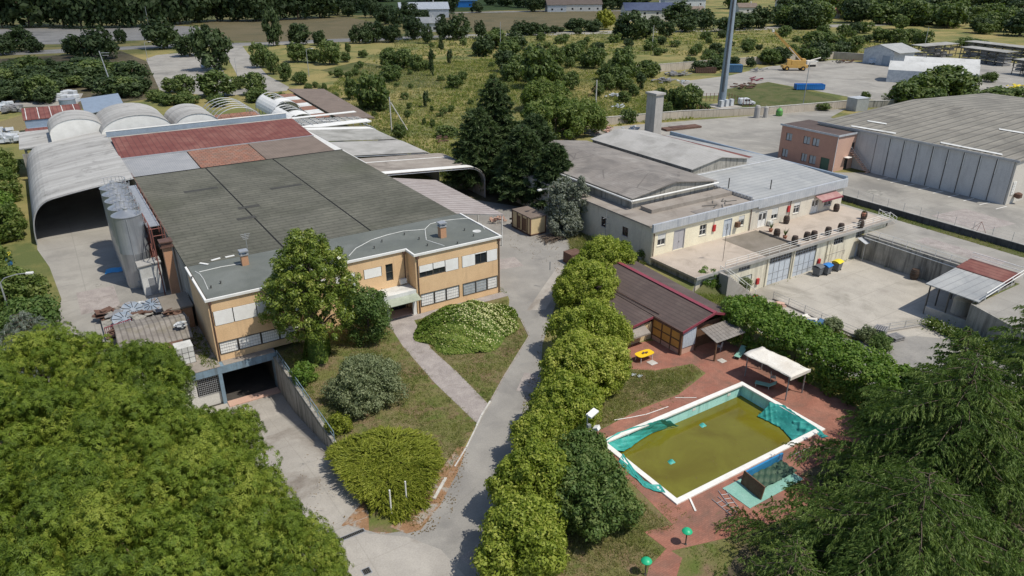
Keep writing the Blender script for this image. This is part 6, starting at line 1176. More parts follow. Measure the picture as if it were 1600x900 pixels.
F2 = lambda a, c_, z: (o_.x + ux.x * a + uy.x * c_, o_.y + ux.y * a + uy.y * c_, z)
b = MB(); b.prism([F2(0, 0, 0)[:2], F2(Lx, 0, 0)[:2], F2(Lx, Ly, 0)[:2], F2(0, Ly, 0)[:2]], 0, 5.2); b.build('wall', M['bale'], gs); b = MB(); quadroof(b, [F2(-.4, -.4, 5.25), F2(Lx / 2, -.4, 7.4), F2(Lx / 2, Ly + .4, 7.4), F2(-.4, Ly + .4, 5.25)]); b.build('roof', M['metalroof'], gs); b = MB(); quadroof(b, [F2(Lx / 2 + .02, -.4, 7.4), F2(Lx + 2.4, -.4, 5.0), F2(Lx + 2.4, Ly + .4, 5.0), F2(Lx / 2 + .02, Ly + .4, 7.4)]); b.build('roof', M['metalroof'], gs)
b = MB(); b.add([F2(0, -.02, 5.2), F2(Lx, -.02, 5.2), F2(Lx / 2, -.02, 7.3)], [(0, 1, 2)]); b.build('gable', M['bale'], gs); b = MB(); b.add([F2(Lx * .65, -.05, .1), F2(Lx * .9, -.05, .1), F2(Lx * .9, -.05, 3.6), F2(Lx * .65, -.05, 3.6)], [(0, 1, 2, 3)]); b.build('door', M['steelblue'], gs)
def rack(px0, px1, lab, h=5, d=5):
    a = Vector(G(*px0)); c = Vector(G(*px1)); ux = (c - a).normalized(); uy = Vector((-ux.y, ux.x)); L = (c - a).length; t = thing('storage_rack', lab, 'rack', (a.x, a.y, 0), 'dark blue storage racks')
    b = MB(); n_ = max(3, int(L / 4)); P = lambda s, q, z: (a.x + ux.x * s + uy.x * q, a.y + ux.y * s + uy.y * q, z)
    for k in range(n_ + 1):
        for q in (0, d): b.tube(P(L * k / n_, q, 0), P(L * k / n_, q, h), .15, 4)
    for z in (1.2, 2.4, 3.6, 4.6):
        for q in (0, d): b.tube(P(0, q, z), P(L, q, z), .12, 4)
    b.build('frame', M['darkframe'], t); b = MB(); quadroof(b, [P(-.5, -.5, h + .1), P(L + .5, -.5, h + .1), P(L + .5, d + .5, h + .3), P(-.5, d + .5, h + .3)], .15); b.build('roof', M['fibre'], t)
    b = MB(); r3 = random.Random(px0[0])
    for z in (.05, 1.3, 2.5, 3.7):
        for k in range(n_):
            if r3.random() < .7: b.obox(P(L * (k + .5) / n_, d / 2, z + .4), (L / n_ * .8, d * .7, .7), math.atan2(ux.y, ux.x))
    b.build('stored_goods', M['scrap'], t)
rack((1440, 93), (1492, 88), 'leftmost dark storage rack with a blue grey roof'); rack((1498, 94), (1566, 104), 'middle storage rack behind the white tent hall'); rack((1505, 84), (1610, 98), 'longest storage rack running off the right edge'); rack((1580, 116), (1620, 122), 'nearest storage rack, cut by the right edge')
# poles
def pole(px, py, h, lab, r=.11, lamp=False, cross=False, lean=(0, 0), m='galv', name='utility_pole', cat='pole'):
    x, y = G(px, py); t = thing(name, lab, cat, (x, y, 0)); e = (x + lean[0], y + lean[1], h); MB().tube((x, y, 0), e, r, 8, r * .7).build('pole', M[m], t)
    if lamp: MB().tube(e, (e[0] + 1.6, e[1] - .6, h + .25), .06).build('arm', M[m], t); MB().obox((e[0] + 1.9, e[1] - .7, h + .25), (.8, .35, .18), R(-20)).build('lamp_head', M['white'], t)
    if cross: MB().tube((x - 1.0, y + .5, h - .5), (x + 1.0, y - .5, h - .5), .08).tube((x - .8, y + .4, h - 1.2), (x + .8, y - .4, h - 1.2), .07).build('cross_arm', M[m], t)
    return t
pole(178, 145, 12, 'leaning grey power pole with cross arms by the dark thicket', .2, cross=True, lean=(-1.4, 1))
pole(483, 120, 9, 'pale lamp post in the dry field beside the car park', .12, lamp=True); pole(846, 138, 6, 'short white pole among the bushes behind the conifers', .12, m='coping'); pole(1019, 76, 10, 'pale pole in the bushy field before the blue roofed house', .16, m='kerb'); pole(342, 108, 8, 'slim lamp post beside the dark tree in the car park', .1, lamp=True); pole(231, 95, 7, 'thin lamp post at the left edge of the far car park', .1, lamp=True); pole(371, 122, 6.5, 'thin lamp post between the car park and its lane', .09)
pole(1255, 162, 11, 'thin grey lamp post beside the green bottle bank', .12, lamp=True); pole(1440, 122, 8, 'thin pole in front of the left half of the white tent hall', .12, m='darkframe'); pole(1492, 116, 10, 'thin pole in front of the right half of the white tent hall', .12, m='darkframe'); pole(1444, 75, 9, 'pole on the slope behind the storage racks', .15)
pole(782, 85, 13, 'slim grey pole among the bushes left of the white fields', .14, m='galv'); pole(233, 44, 12, 'thin post in front of the dark wood at the top', .14)
x, y = G(612, 205); t = thing('braced_pole', 'concrete pole with a leaning brace in the dry field', 'pole', (x, y, 0)); MB().tube((x, y, 0), (x, y, 7.8), .17, 8, .12).build('pole', M['kerb'], t); MB().tube((x + 3.4, y - 1.6, 0), (x + .2, y, 6.6), .13, 8).build('brace', M['kerb'], t)
x, y = G(930, 182); t = thing('braced_pole', 'pale concrete pole with a brace beside the grey tower', 'pole', (x, y, 0)); MB().tube((x, y, 0), (x, y, 9), .2, 8, .14).build('pole', M['kerb'], t); MB().tube((x - 3, y + 1, 3.5), (x - .2, y, 7.5), .1, 6).build('brace', M['wood'], t)
x, y = -49.3, 20.0; t = thing('street_lamp', 'arched street lamp with a white head over the silo yard', 'street lamp', (x, y, 0)); b = MB().tube((x, y, 0), (x, y, 5.4), .08); b.path([(x, y, 5.4), (x + .5, y - .15, 5.9), (x + 1.6, y - .5, 6.2), (x + 2.4, y - .8, 6.25)], .05, 6); b.build('pole', M['galv'], t); MB().obox((x + 2.8, y - .95, 6.25), (.7, .32, .16), R(-20)).build('lamp_head', M['white'], t)
x, y = G(865, 300); t = thing('street_lamp', 'small street lamp showing against the dark conifers', 'street lamp', (17.6, 15.5, 0)); MB().tube((17.6, 15.5, 0), (17.6, 15.5, 6.0), .07).tube((17.6, 15.5, 6.0), (15.9, 15.0, 6.3), .05).build('pole', M['galv'], t); MB().obox((15.6, 14.9, 6.3), (.6, .35, .2), 0).build('lamp_head', M['white'], t)
x, y = -50, 42; t = thing('wheelie_bin', 'blue bin with a yellow lid at the left edge among the green', 'bin', (x, y, 0)); MB().box(x - .7, y - .6, 0, x + .7, y + .6, 1.2).build('body', M['blue'], t); MB().box(x - .78, y - .68, 1.203, x + .78, y + .68, 1.4).build('lid', M['yellow'], t)
for (px, py), h, lab in (((612, 806), 2.3, 'left white post standing in the spreading juniper at the drive corner'), ((636, 792), 2.3, 'right white post standing at the edge of the juniper')):
    x, y = G(px, py); tag(MB().tube((x, y, 0), (x, y, h), .06, 8).build('gate_post', M['white']), lab, 'post')
# ---------------------------------------------------------------- far houses
def house(px, py, L, W, h, rz, wall, roof, lab, nwin=3, two=False):
    x, y = G(px, py); t = thing('farm_house', lab, 'house', (x, y, 0), rz=rz); t['org'] = [0, 0, 0]; rh = W * .28
    b = MB(); b.box(-L / 2, -W / 2, 0, L / 2, W / 2, h); b.extrude([(-W / 2, h), (W / 2, h), (0, h + rh)], 'x', -L / 2 + .01, L / 2 - .01); b.build('wall', M[wall], t)
    o_ = .6; s_ = rh / (W / 2)
    for s in (-1, 1):
        b = MB(); e = -o_ * s_; quadroof(b, [(-L / 2 - o_, s * (W / 2 + o_), h + e + .1), (L / 2 + o_, s * (W / 2 + o_), h + e + .1), (L / 2 + o_, s * .01, h + rh + .1), (-L / 2 - o_, s * .01, h + rh + .1)], .2); b.build('roof', M[roof], t)
    for k in range(nwin):
        u = -L / 2 + L * (k + .5) / nwin
        for zz in ((1.2, 4.2) if two else (1.2,)):
            MB().box(u - .7, -W / 2 - .04, zz, u + .7, -W / 2 - .003, zz + 1.4).build('window', M['glass'], t)
    MB().box(L * .2, -.4, h + rh * .5, L * .2 + .8, .4, h + rh + 1.2).build('chimney', M['housewhite'], t)
    return t
house(1012, 32, 34, 15, 7, R(-28), 'housewhite', 'bluetile', 'long pale house with a dark blue roof in the middle distance', 4, True); house(905, 17, 34, 12, 5.5, R(-25), 'housewhite', 'brownroof', 'white house with a brown roof beyond the mown field', 5); house(868, 18, 15, 12, 5.5, R(-25), 'bale', 'brownroof', 'pale grey annex left of the white house beyond the mown field', 2)
house(662, 27, 34, 14, 6, R(-20), 'bale', 'bale', 'long pale shed among trees left of the mown field', 3); house(668, 49, 14, 9, 5, R(-20), 'housewhite', 'metalroof', 'small pale building half hidden by trees beside the main road', 2); house(545, 13, 18, 10, 5, R(-20), 'housewhite', 'brownroof', 'little pale house at the top behind the hay field', 2)
house(1065, 16, 34, 14, 9, R(-25), 'bale', 'metalroof', 'tall pale grey house behind the blue roofed one', 4, True); house(1086, 24, 10, 8, 4, R(-25), 'housewhite', 'brownroof', 'small white gable right of the blue roofed house', 1)
house(1388, 13, 46, 20, 7, R(-38), 'housewhite', 'rooftile', 'largest red roofed house at the top right with a white gable', 4, True); house(1232, 12, 20, 14, 5, R(-38), 'housewhite', 'rooftile', 'red roofed house deep in trees left of the largest red roofed one', 2); house(1307, 12, 14, 11, 5, R(-35), 'housewhite', 'rooftile', 'tiny red roof between the two larger red roofed houses', 1); house(1292, 28, 14, 9, 4, R(-35), 'housewhite', 'rooftile', 'low broken looking white cottage among the bushes at top right', 2); house(1583, 18, 24, 14, 5.5, R(-40), 'housewhite', 'rooftile', 'red roofed house beside the yellow green tree at the top right corner', 3); house(723, 11, 24, 9, 5.5, R(-28), 'blue', 'deepblue', 'bright blue shed at the top of the photo', 2); house(1165, 20, 14, 9, 4.5, R(-30), 'housewhite', 'brownroof', 'small pale roof right of the telecom mast', 1)
# ---------------------------------------------------------------- foliage tools
LEAF = {
 'pine': leafmat('pine_needles', (.07, .115, .015), (.178, .245, .03), (.32, .355, .06), .34),
 'pinebrown': leafmat('dry_pine_needles', (.12, .08, .03), (.17, .11, .04), (.2, .14, .05), .15),
 'laurel': leafmat('yellow_green_leaves', (.13, .18, .02), (.275, .33, .046), (.50, .50, .12), .38),
 'mulberry': leafmat('deep_green_leaves', (.05, .095, .024), (.11, .175, .045), (.19, .24, .075), .33),
 'magnolia': leafmat('glossy_magnolia_leaves', (.065, .105, .014), (.155, .21, .03), (.34, .36, .08), .28, .4, .35),
 'olive': leafmat('grey_green_leaves', (.10, .125, .06), (.185, .22, .11), (.28, .305, .165), .3),
 'grey': leafmat('silver_grey_leaves', (.09, .105, .075), (.18, .20, .15), (.30, .315, .26), .22),
 'blue': leafmat('blue_cedar_needles', (.08, .10, .08), (.17, .20, .16), (.27, .30, .24), .15),
 'juniper': leafmat('juniper_sprays', (.115, .145, .018), (.24, .275, .034), (.39, .40, .07), .32),
 'vine': leafmat('vine_leaves', (.075, .14, .022), (.15, .225, .034), (.29, .33, .08), .34),
 'flower': leafmat('cream_flowers', (.48, .48, .2), (.58, .56, .28), (.66, .62, .38), .2),
 'cedar': leafmat('cedar_needles', (.058, .102, .022), (.122, .19, .042), (.25, .31, .085), .32),
 'dark': leafmat('dark_conifer_needles', (.025, .045, .016), (.058, .09, .032), (.11, .15, .055), .2),
 'far': leafmat('distant_leaves', (.05, .08, .022), (.105, .15, .042), (.19, .225, .075), .3),
 'fardark': leafmat('dark_distant_leaves', (.024, .042, .015), (.052, .08, .028), (.09, .125, .048), .2),
 'faryellow': leafmat('yellow_distant_leaves', (.16, .18, .02), (.28, .29, .04), (.38, .36, .06), .25),
 'shrub': leafmat('shrub_leaves', (.055, .095, .02), (.12, .17, .036), (.21, .24, .07), .32),
 'hedge': leafmat('hedge_leaves', (.05, .11, .016), (.115, .20, .028), (.21, .29, .06), .33),
 'grass': leafmat('grass_blades', (.175, .18, .07), (.28, .27, .115), (.42, .38, .2), .45),
 'greengrass': leafmat('green_grass_blades', (.11, .155, .035), (.20, .24, .06), (.34, .33, .11), .45),
 'white': leafmat('white_petals', (.7, .7, .6), (.75, .74, .66), (.8, .8, .72), .2),
}
def unit(a): return a / np.maximum(np.linalg.norm(a, axis=-1, keepdims=True), 1e-9)
def rdir(r, n): return unit(r.normal(size=(n, 3)))
def npmesh(name, V, tint, k):               # V: (n, k, 3) loose faces; tint: (n,)
    n = len(V); me = bpy.data.meshes.new(name)
    me.vertices.add(n * k); me.vertices.foreach_set('co', V.reshape(-1).astype(np.float32))
    me.loops.add(n * k); me.loops.foreach_set('vertex_index', np.arange(n * k, dtype=np.int32))
    me.polygons.add(n); me.polygons.foreach_set('loop_start', np.arange(0, n * k, k, dtype=np.int32))
    try: me.polygons.foreach_set('loop_total', np.full(n, k, dtype=np.int32))
    except Exception: pass
    me.update(calc_edges=True)
    a = me.attributes.new('tint', 'FLOAT', 'POINT'); a.data.foreach_set('value', np.repeat(np.clip(tint, 0, 1), k).astype(np.float32))
    return me
def leaves(r, P, N, size, aspect=.55):      # rhombic leaves at P facing N
    n = len(P); T = unit(np.cross(N, rdir(r, n))); B = np.cross(N, T); s = (size * r.uniform(.7, 1.3, n))[:, None]
    return np.stack([P - T * s, P + B * s * aspect, P + T * s + N * s * .15, P - B * s * aspect], 1)
def blades(r, P, D, L, W):
    n = len(P); S = unit(np.cross(D, rdir(r, n))) * (W * r.uniform(.7, 1.3, n))[:, None] * .5; l = (L * r.uniform(.7, 1.25, n))[:, None]
    return np.stack([P - S, P + S, P + D * l], 1)
def clumps(r, n, rx, ry, rz, cz, cr, flat=.35, inner=.5):   # clump centres on the skin of an uneven ellipsoid
    d = rdir(r, n); d[:, 2] = np.where(d[:, 2] < -flat, -d[:, 2] * .6, d[:, 2]); k = 1 + .16 * np.sin(3.1 * np.arctan2(d[:, 1], d[:, 0]) + r.uniform(0, 6)) * np.cos(2.3 * d[:, 2] + r.uniform(0, 6))
    f = (r.uniform(inner, 1, n) ** .6 * k)[:, None]
    return np.stack([d[:, 0] * rx, d[:, 1] * ry, d[:, 2] * rz], 1) * f + np.array([0, 0, cz]), cr * r.uniform(.65, 1.3, n)
def broad(seed, rx, ry, rz, cz, n, cr, m, ls, flat=.35, inner=.5, up=.25, asp=.55):
    r = np.random.default_rng(seed); C, Rr = clumps(r, n, rx, ry, rz, cz, cr, flat, inner); ct = r.uniform(0, 1, n)
    d = rdir(r, n * m); d[:, 2] += up; d = unit(d); ci = np.repeat(np.arange(n), m)
    P = C[ci] + d * (Rr[ci] * r.uniform(.55, 1.05, n * m))[:, None]; N = unit(d + rdir(r, n * m) * .6)
    t = .5 + (ct[ci] - .5) * .5 + r.normal(0, .16, n * m)
    return leaves(r, P, N, ls, asp), t, C
def trunkmesh(seed, h, r0, tips, lean=(0, 0)):
    r = random.Random(seed); b = MB(); p = Vector((0, 0, -.15)); n = 5; rad = r0
    ax = [Vector((lean[0] * (k / n) ** 1.5 + r.uniform(-.06, .06) * r0 * 4 * (k > 0), lean[1] * (k / n) ** 1.5 + r.uniform(-.06, .06) * r0 * 4 * (k > 0), -.15 + (h + .15) * k / n)) for k in range(n + 1)]
    for k in range(n): b.tube(ax[k], ax[k + 1], r0 * (1 - .75 * k / n) * (1.25 if k == 0 else 1), 8, r0 * (1 - .75 * (k + 1) / n))
    for t in tips:
        t = Vector(t); f = min(.9, max(.25, (t.z / max(h, .1)) * .6)); i = int(f * n); q = ax[i].lerp(ax[min(i + 1, n)], f * n - i); mid = q.lerp(t, .55) + Vector((0, 0, .12 * (t - q).length))
        b.tube(q, mid, r0 * .38, 6, r0 * .22); b.tube(mid, t, r0 * .22, 5, r0 * .06)
    me = bpy.data.meshes.new('trunk'); me.from_pydata([tuple(q) for q in b.v], [], b.f); me.update(); return me
def plant(name, label, cat, loc, V, t, leaf, bark=None, tips=(), h=2, r0=.15, group=None, crown='crown', seed=1, rz=0, s=None, extra=None):
    o = thing(name, label, cat, loc, group, rz)
    if bark: link('trunk', trunkmesh(seed, h, r0, tips), M[bark], o)
    link(crown, npmesh(crown, V, t, V.shape[1]), LEAF[leaf], o)
    if extra is not None: link(extra[0], npmesh(extra[0], extra[1], extra[2], extra[1].shape[1]), LEAF[extra[3]], o)
    if s: o.scale = (s, s, s) if not isinstance(s, tuple) else s
    return o
def pinecrown(seed, rx, ry, rz, cz, nb=70, nt=30, nn=16, cr=1.0, nl=.2, nw=.24):
    r = np.random.default_rng(seed); C, Rr = clumps(r, nb, rx, ry, rz, cz, cr, .15, .72); ct = r.uniform(0, 1, nb); n = nb * nt; ci = np.repeat(np.arange(nb), nt)
    d = rdir(r, n); d[:, 2] = d[:, 2] + .35; d = unit(d); T = C[ci] + d * (Rr[ci] * r.uniform(.8, 1.0, n))[:, None] * np.array([1, 1, .9]); tt = .5 + (ct[ci] - .5) * .6 + r.normal(0, .1, n)
    tr_ = r.uniform(.16, .3, n); ti = np.repeat(np.arange(n), nn); e = rdir(r, n * nn); e = unit(e + d[ti] * .9)      # each tuft a little ball of needles
    P = T[ti] + e * (tr_[ti] * r.uniform(.5, 1.1, n * nn))[:, None]; N = unit(e * .8 + d[ti] * .6 + rdir(r, n * nn) * .45)
    return leaves(r, P, N, nl * .5, nw), tt[ti] + r.normal(0, .08, n * nn), C
def cedarcrown(seed, H, Rad, nb=64, f0=.06, droop=.32, up=.12, step=.17, bl=.34, bw=.075, pw=.85, per=3, hang=.75):
    r = np.random.default_rng(seed); PP = []; DD = []; TT = []; lim = MB()
    for i in range(nb):
        f = f0 + (1 - f0) * ((i + .5) / nb) ** .9; L = Rad * (1 - f) ** pw * r.uniform(.75, 1.12) + .35; az = i * 2.39996 + r.uniform(-.35, .35); bt = r.uniform(0, 1)
        u = np.array([math.cos(az), math.sin(az), 0]); v = np.array([-u[1], u[0], 0])
        path = lambda t: u[None] * (t * L)[:, None] + np.array([0, 0, 1])[None] * (f * H + up * L * t - droop * L * t ** 2.2)[:, None]
        ts = np.linspace(0, 1, 6); q = path(ts)
        for a, c, k in zip(q[:-2], q[1:-1], range(4)): lim.tube(a, c, .07 * (1 - .17 * k) * (L / Rad + .3), 5, .07 * (.85 - .17 * k) * (L / Rad + .3))
        nt = max(8, int(L / .15)); tt = r.uniform(.12, 1, nt); B = path(tt); sd_ = np.where(np.arange(nt) % 2 == 0, 1, -1)
        tl = np.minimum(.46 * L * (1.08 - tt * .75), 2.6) * r.uniform(.5, 1.1, nt)
        for k in range(nt):
            m = max(2, int(tl[k] / step)); s = (np.arange(m) + r.uniform(0, 1, m)) / m
            w = v * sd_[k] * .8 + u * .65; w = w / np.linalg.norm(w)
            P = B[k] + w[None] * (s * tl[k])[:, None] + np.array([0, 0, -1])[None] * (.38 * tl[k] * s ** 2)[:, None] + r.normal(0, .04, (m, 3))
            P = np.repeat(P, per, 0); D = unit(w[None] * .9 + np.array([0, 0, -hang]) + r.normal(0, .42, (m * per, 3)))
            PP.append(P); DD.append(D); TT.append(.5 + (bt - .5) * .4 + r.normal(0, .14, m * per) + .12 * np.repeat(s, per))
    return blades(r, np.concatenate(PP), np.concatenate(DD), bl, bw), np.concatenate(TT), lim
def cedar(name, label, loc, seed, H, Rad, leaf='cedar', group=None, **k):
    V, t, lim = cedarcrown(seed, H, Rad, **k); o = thing(name, label, 'tree', loc, group)
    lim.tube((0, 0, -.2), (0, 0, H * .5), .028 * H, 10, .016 * H); lim.tube((0, 0, H * .5), (0, 0, H * .97), .016 * H, 8, .003 * H)
    me = bpy.data.meshes.new('trunk'); me.from_pydata([tuple(q) for q in lim.v], [], lim.f); me.update(); link('trunk', me, M['bark'], o)
    link('crown', npmesh('crown', V, t, 3), LEAF[leaf], o); return o
def inpoly(x, y, poly):
    c = np.zeros(len(x), bool); j = len(poly) - 1
    for i in range(len(poly)):
        xi, yi = poly[i]; xj, yj = poly[j]; c ^= ((yi > y) != (yj > y)) & (x < (xj - xi) * (y - yi) / (yj - yi + 1e-12) + xi); j = i
    return c
def tufts(name, poly, dens, h, w, leaf, seed, z=0.0, nb=5, patch=None, avoid=(), spread=.12, zf=None):
    r = np.random.default_rng(seed); xs = [q[0] for q in poly]; ys = [q[1] for q in poly]; n = int((max(xs) - min(xs)) * (max(ys) - min(ys)) * dens)
    x = r.uniform(min(xs), max(xs), n); y = r.uniform(min(ys), max(ys), n); k = inpoly(x, y, poly)
    for a in avoid: k &= ~inpoly(x, y, a)
    if patch:
        f = np.sin(x * patch + 1.3 * np.sin(y * patch * .7)) + np.sin(y * patch * 1.3 + seed + 1.7 * np.sin(x * patch * .5)); k &= r.uniform(-1.2, 1.4, n) < f
    x, y = x[k], y[k]; n = len(x); tt = r.normal(.5, .22, n) + .2 * np.sin(x * .6 + y * .3) ; hh = h * r.uniform(.4, 1.25, n)
    i = np.repeat(np.arange(n), nb); zz = zf(x, y) if zf else np.full(n, z)
    P = np.stack([x[i] + r.normal(0, spread, n * nb), y[i] + r.normal(0, spread, n * nb), zz[i]], 1); D = unit(np.stack([r.normal(0, .7, n * nb), r.normal(0, .7, n * nb), np.ones(n * nb)], 1))
    V = blades(r, P, D, 1.0, w); V[:, 2] = P + D * (hh[i] * r.uniform(.6, 1.2, n * nb))[:, None]
    o = link(name, npmesh(name, V, tt[i] + r.normal(0, .1, n * nb), 3), LEAF[leaf], None); o['kind'] = 'stuff'; return o
# ---------------------------------------------------------------- trees and shrubs near the camera
for p in POTS: pot(p[0], p[1], p[2], p[3], p[4])
PN = [(-46.2, -3.6, 8.6, 4.6, 'pine at the back of the pine grove beside the silo yard'), (-40.3, -9.0, 8.2, 4.2, 'pine nearest the corrugated shed'), (-48.5, -13.5, 9.0, 5.0, 'big pine at the left edge of the grove behind the front ones'), (-41.5, -18.0, 9.2, 4.8, 'pine in the middle of the grove'),
      (-36.4, -19.2, 7.4, 3.2, 'smaller pine overhanging the garage ramp'), (-46.4, -24.0, 9.4, 5.0, 'broad pine at the left of the grove two rows from the front'), (-38.6, -26.8, 9.0, 4.4, 'pine leaning over the drive at the right of the grove'), (-35.6, -33.6, 7.6, 3.6, 'low right hand pine reaching the concrete apron'), (-42.2, -33.0, 9.4, 4.6, 'pine at the centre front of the grove'), (-36.6, -39.5, 8.4, 4.0, 'front right pine cut by the bottom edge'), (-48.0, -33.0, 9.6, 4.4, 'front left pine in the corner of the photo'), (-44.6, -11.5, 8.0, 4.0, 'pine between the shed and the big left edge pine'), (-44.0, -28.6, 9.0, 4.4, 'pine wedged between the broad left pine and the centre front pine'), (-40.0, -23.0, 8.6, 4.0, 'pine just left of the one leaning over the drive'), (-39.4, -33.4, 8.6, 4.0, 'pine left of the low one at the concrete apron'), (-37.4, -30.0, 8.0, 4.0, 'pine filling the gap between the drive pine and the low apron pine'), (-51.5, -7.0, 8.8, 4.6, 'pine cut by the left edge near the blue cedar'), (-52.0, -20.0, 9.2, 4.6, 'pine cut by the left edge in the middle of the grove')]
protoP = []
for s in range(3):
    V, t, C = pinecrown(40 + s, 4.3, 4.3, 3.2, 4.9, nb=80, nt=50, nn=30, cr=1.05, nl=.21, nw=.22); C2 = C[np.argsort(C[:, 2])[::6]]
    protoP.append((npmesh('crown', V, t, 4), trunkmesh(s, 5.2, .3, [tuple(c) for c in C2[:12]])))
r_ = np.random.default_rng(5)
for i, (x, y, h, rad, lab) in enumerate(PN):
    o = thing('pine_tree', lab, 'tree', (x, y, -.6 if x > -38 else 0), 'pines of the grove at the lower left', rz=i * 1.7); cm, tm = protoP[i % 3]
    for n_, me, m_ in (('trunk', tm, M['pinebark']), ('crown', cm, LEAF['pine'])):
        c = bpy.data.objects.new(n_, me); col.objects.link(c); c.parent = o
        if not me.materials: me.materials.append(m_)
    o.scale = (rad / 4.6, rad / 4.6, h / 8.4)
# hedge row along the drive
HR = [(942, 412, 84, 'farthest tree of the yellow green hedge row, beside the rusty box'), (922, 452, 104, 'second tree of the hedge row, in front of the pavilion roof'), (924, 522, 118, 'third tree of the hedge row, beside the ochre wall'), (908, 578, 132, 'fourth and widest tree of the hedge row opposite the vine mound'), (884, 640, 128, 'fifth tree of the hedge row, left of the grass by the pool'), (848, 694, 84, 'lowest tree of the hedge row, left of the floodlight mast'), (832, 762, 118, 'seventh tree of the hedge row, left of the dark green bush'), (820, 850, 136, 'nearest tree of the hedge row, cut by the bottom edge')]
for i, (px, py, w, lab) in enumerate(HR):
    zc = 2.0 if w < 90 and i > 2 else 2.7; x, y = G(px, py, zc); rad = w / 2 * math.hypot(dist(x, y), CAM[2] - zc) / 1130; h = zc * 2.05
    V, t, C = broad(60 + i, rad * .82, rad * .82, h * .5, h * .5, int(24 * rad ** 2), .55, 90, .12, flat=.75, inner=.76, up=.35)
    for q in range(3):
        r_l = random.Random(i * 7 + q); a_ = r_l.uniform(0, 6.28); V2, t2, C2 = broad(600 + i * 5 + q, rad * .5, rad * .5, h * .33, h * r_l.uniform(.34, .66), int(9 * rad ** 2), .5, 80, .12, flat=.8, inner=.7, up=.35); V2 = V2 + np.array([rad * .62 * math.cos(a_), rad * .62 * math.sin(a_), 0]); V = np.concatenate([V, V2]); t = np.concatenate([t, np.clip(t2 + r_l.uniform(-.12, .12), 0, 1)])
    plant('laurel_tree', lab, 'tree', (x, y, 0), V, t, 'laurel', 'bark', [tuple(c) for c in C[:10]], h * .7, .14, 'yellow green hedge row along the drive', seed=i)
V, t, C = broad(80, 2.7, 2.6, 2.4, 2.4, 120, .6, 95, .125, flat=.8, inner=.65)
for q, (dx_, dy_, rr2, zz2) in enumerate(((-1.5, .8, 1.5, 1.5), (1.6, .9, 1.6, 2.6), (1.2, -1.4, 1.6, 1.6), (-1.0, -1.5, 1.4, 2.4))):
    V2, t2, C2 = broad(1020 + q, rr2, rr2, rr2 * .85, zz2, 40, .5, 90, .12, flat=.8, inner=.55); V = np.concatenate([V, V2 + np.array([dx_, dy_, 0])]); t = np.concatenate([t, t2 - .05 + .04 * q])
plant('mulberry_bush', 'round deep green bush between the hedge row and the dry pool grass', 'bush', (-15.6, -36.6, 0), V, t, 'mulberry', 'bark', [tuple(c) for c in C[:8]], 2.5, .15)
V, t, C = broad(81, 2.5, 2.2, 1.9, 1.9, 110, .5, 85, .12, flat=.8, inner=.7); plant('mulberry_bush', 'smaller deep green bush at the foot of the floodlight mast', 'bush', (-13.4, -32.6, 0), V, t, 'mulberry', 'bark', [tuple(c) for c in C[:6]], 2, .12)
# magnolia with an ivied trunk
r = np.random.default_rng(90); Vs = []; ts = []; Cs = []
for k, (rr_, zz, hh, n_) in enumerate(((4.6, 5.2, 2.4, 130), (4.5, 7.8, 2.1, 130), (3.5, 9.9, 1.8, 100), (1.9, 11.7, 1.5, 50))):
    V, t, C = broad(91 + k, rr_, rr_, hh, zz, n_, .55, 95, .15, flat=.9, inner=.55, up=.45, asp=.42); Vs.append(V); ts.append(t); Cs.append(C)
C = np.concatenate(Cs); Pf = C[r.integers(0, len(C), 26)] + rdir(r, 26) * .5; FV = np.concatenate([leaves(r, Pf, unit(rdir(r, 26) + np.array([0, 0, 1])), .16, .9) for _ in range(3)])
mg = plant('magnolia_tree', 'tall magnolia with glossy leaves in front of the office', 'tree', (-23.9, -3.6, 0), np.concatenate(Vs), np.concatenate(ts), 'magnolia', 'bark', [tuple(c) for c in C[::14]], 11.5, .34, seed=3, extra=('flower', FV, np.full(len(FV), .5), 'white'))
r = np.random.default_rng(95); n_ = 5200; a = r.uniform(0, 6.28, n_); z = r.uniform(0, 4.4, n_); rad = 1.25 - .13 * z + .25 * np.sin(3 * a + z); P = np.stack([rad * np.cos(a), rad * np.sin(a), z], 1); N = unit(np.stack([np.cos(a), np.sin(a), .4 + 0 * a], 1) + rdir(r, n_) * .5)
link('ivy', npmesh('ivy', leaves(r, P, N, .12, .7), r.normal(.5, .2, n_), 4), LEAF['vine'], mg)
V, t, C = broad(100, 2.5, 2.3, 3.0, 3.1, 150, .6, 85, .12, flat=.85, inner=.6); plant('bay_bush', 'tall dark bush right of the magnolia, before the entrance canopy', 'bush', (-18.3, -3.2, 0), V, t, 'mulberry', 'bark', [tuple(c) for c in C[:8]], 3.5, .14)
V, t, C = broad(101, 3.1, 2.9, 2.1, 1.8, 130, .6, 100, .10, flat=.6, inner=.6)
for q, (dx_, dy_, rr2, zz2) in enumerate(((-1.9, .8, 1.5, 1.2), (1.6, 1.4, 1.7, 1.5), (1.5, -1.6, 1.5, 1.1), (-1.2, -2.0, 1.6, 1.3), (.2, 2.2, 1.4, 1.9))):
    V2, t2, C2 = broad(1010 + q, rr2, rr2, rr2 * .8, zz2, 40, .5, 90, .10, flat=.8, inner=.55); V = np.concatenate([V, V2 + np.array([dx_, dy_, 0])]); t = np.concatenate([t, t2 - .06 + .03 * q])
plant('olive_bush', 'wide grey green bush in the grass beside the garden path', 'bush', (-22.6, -13.2, 0), V, t, 'olive', 'bark', [tuple(c) for c in C[:8]], 1.8, .14)
V, t, C = broad(102, 1.15, 1.3, 1.0, 1.0, 45, .4, 80, .12, flat=.9); plant('wall_shrub', 'bright green shrub leaning over the top of the ramp wall', 'shrub', (-26.4, -7.4, 0), V, t, 'hedge')
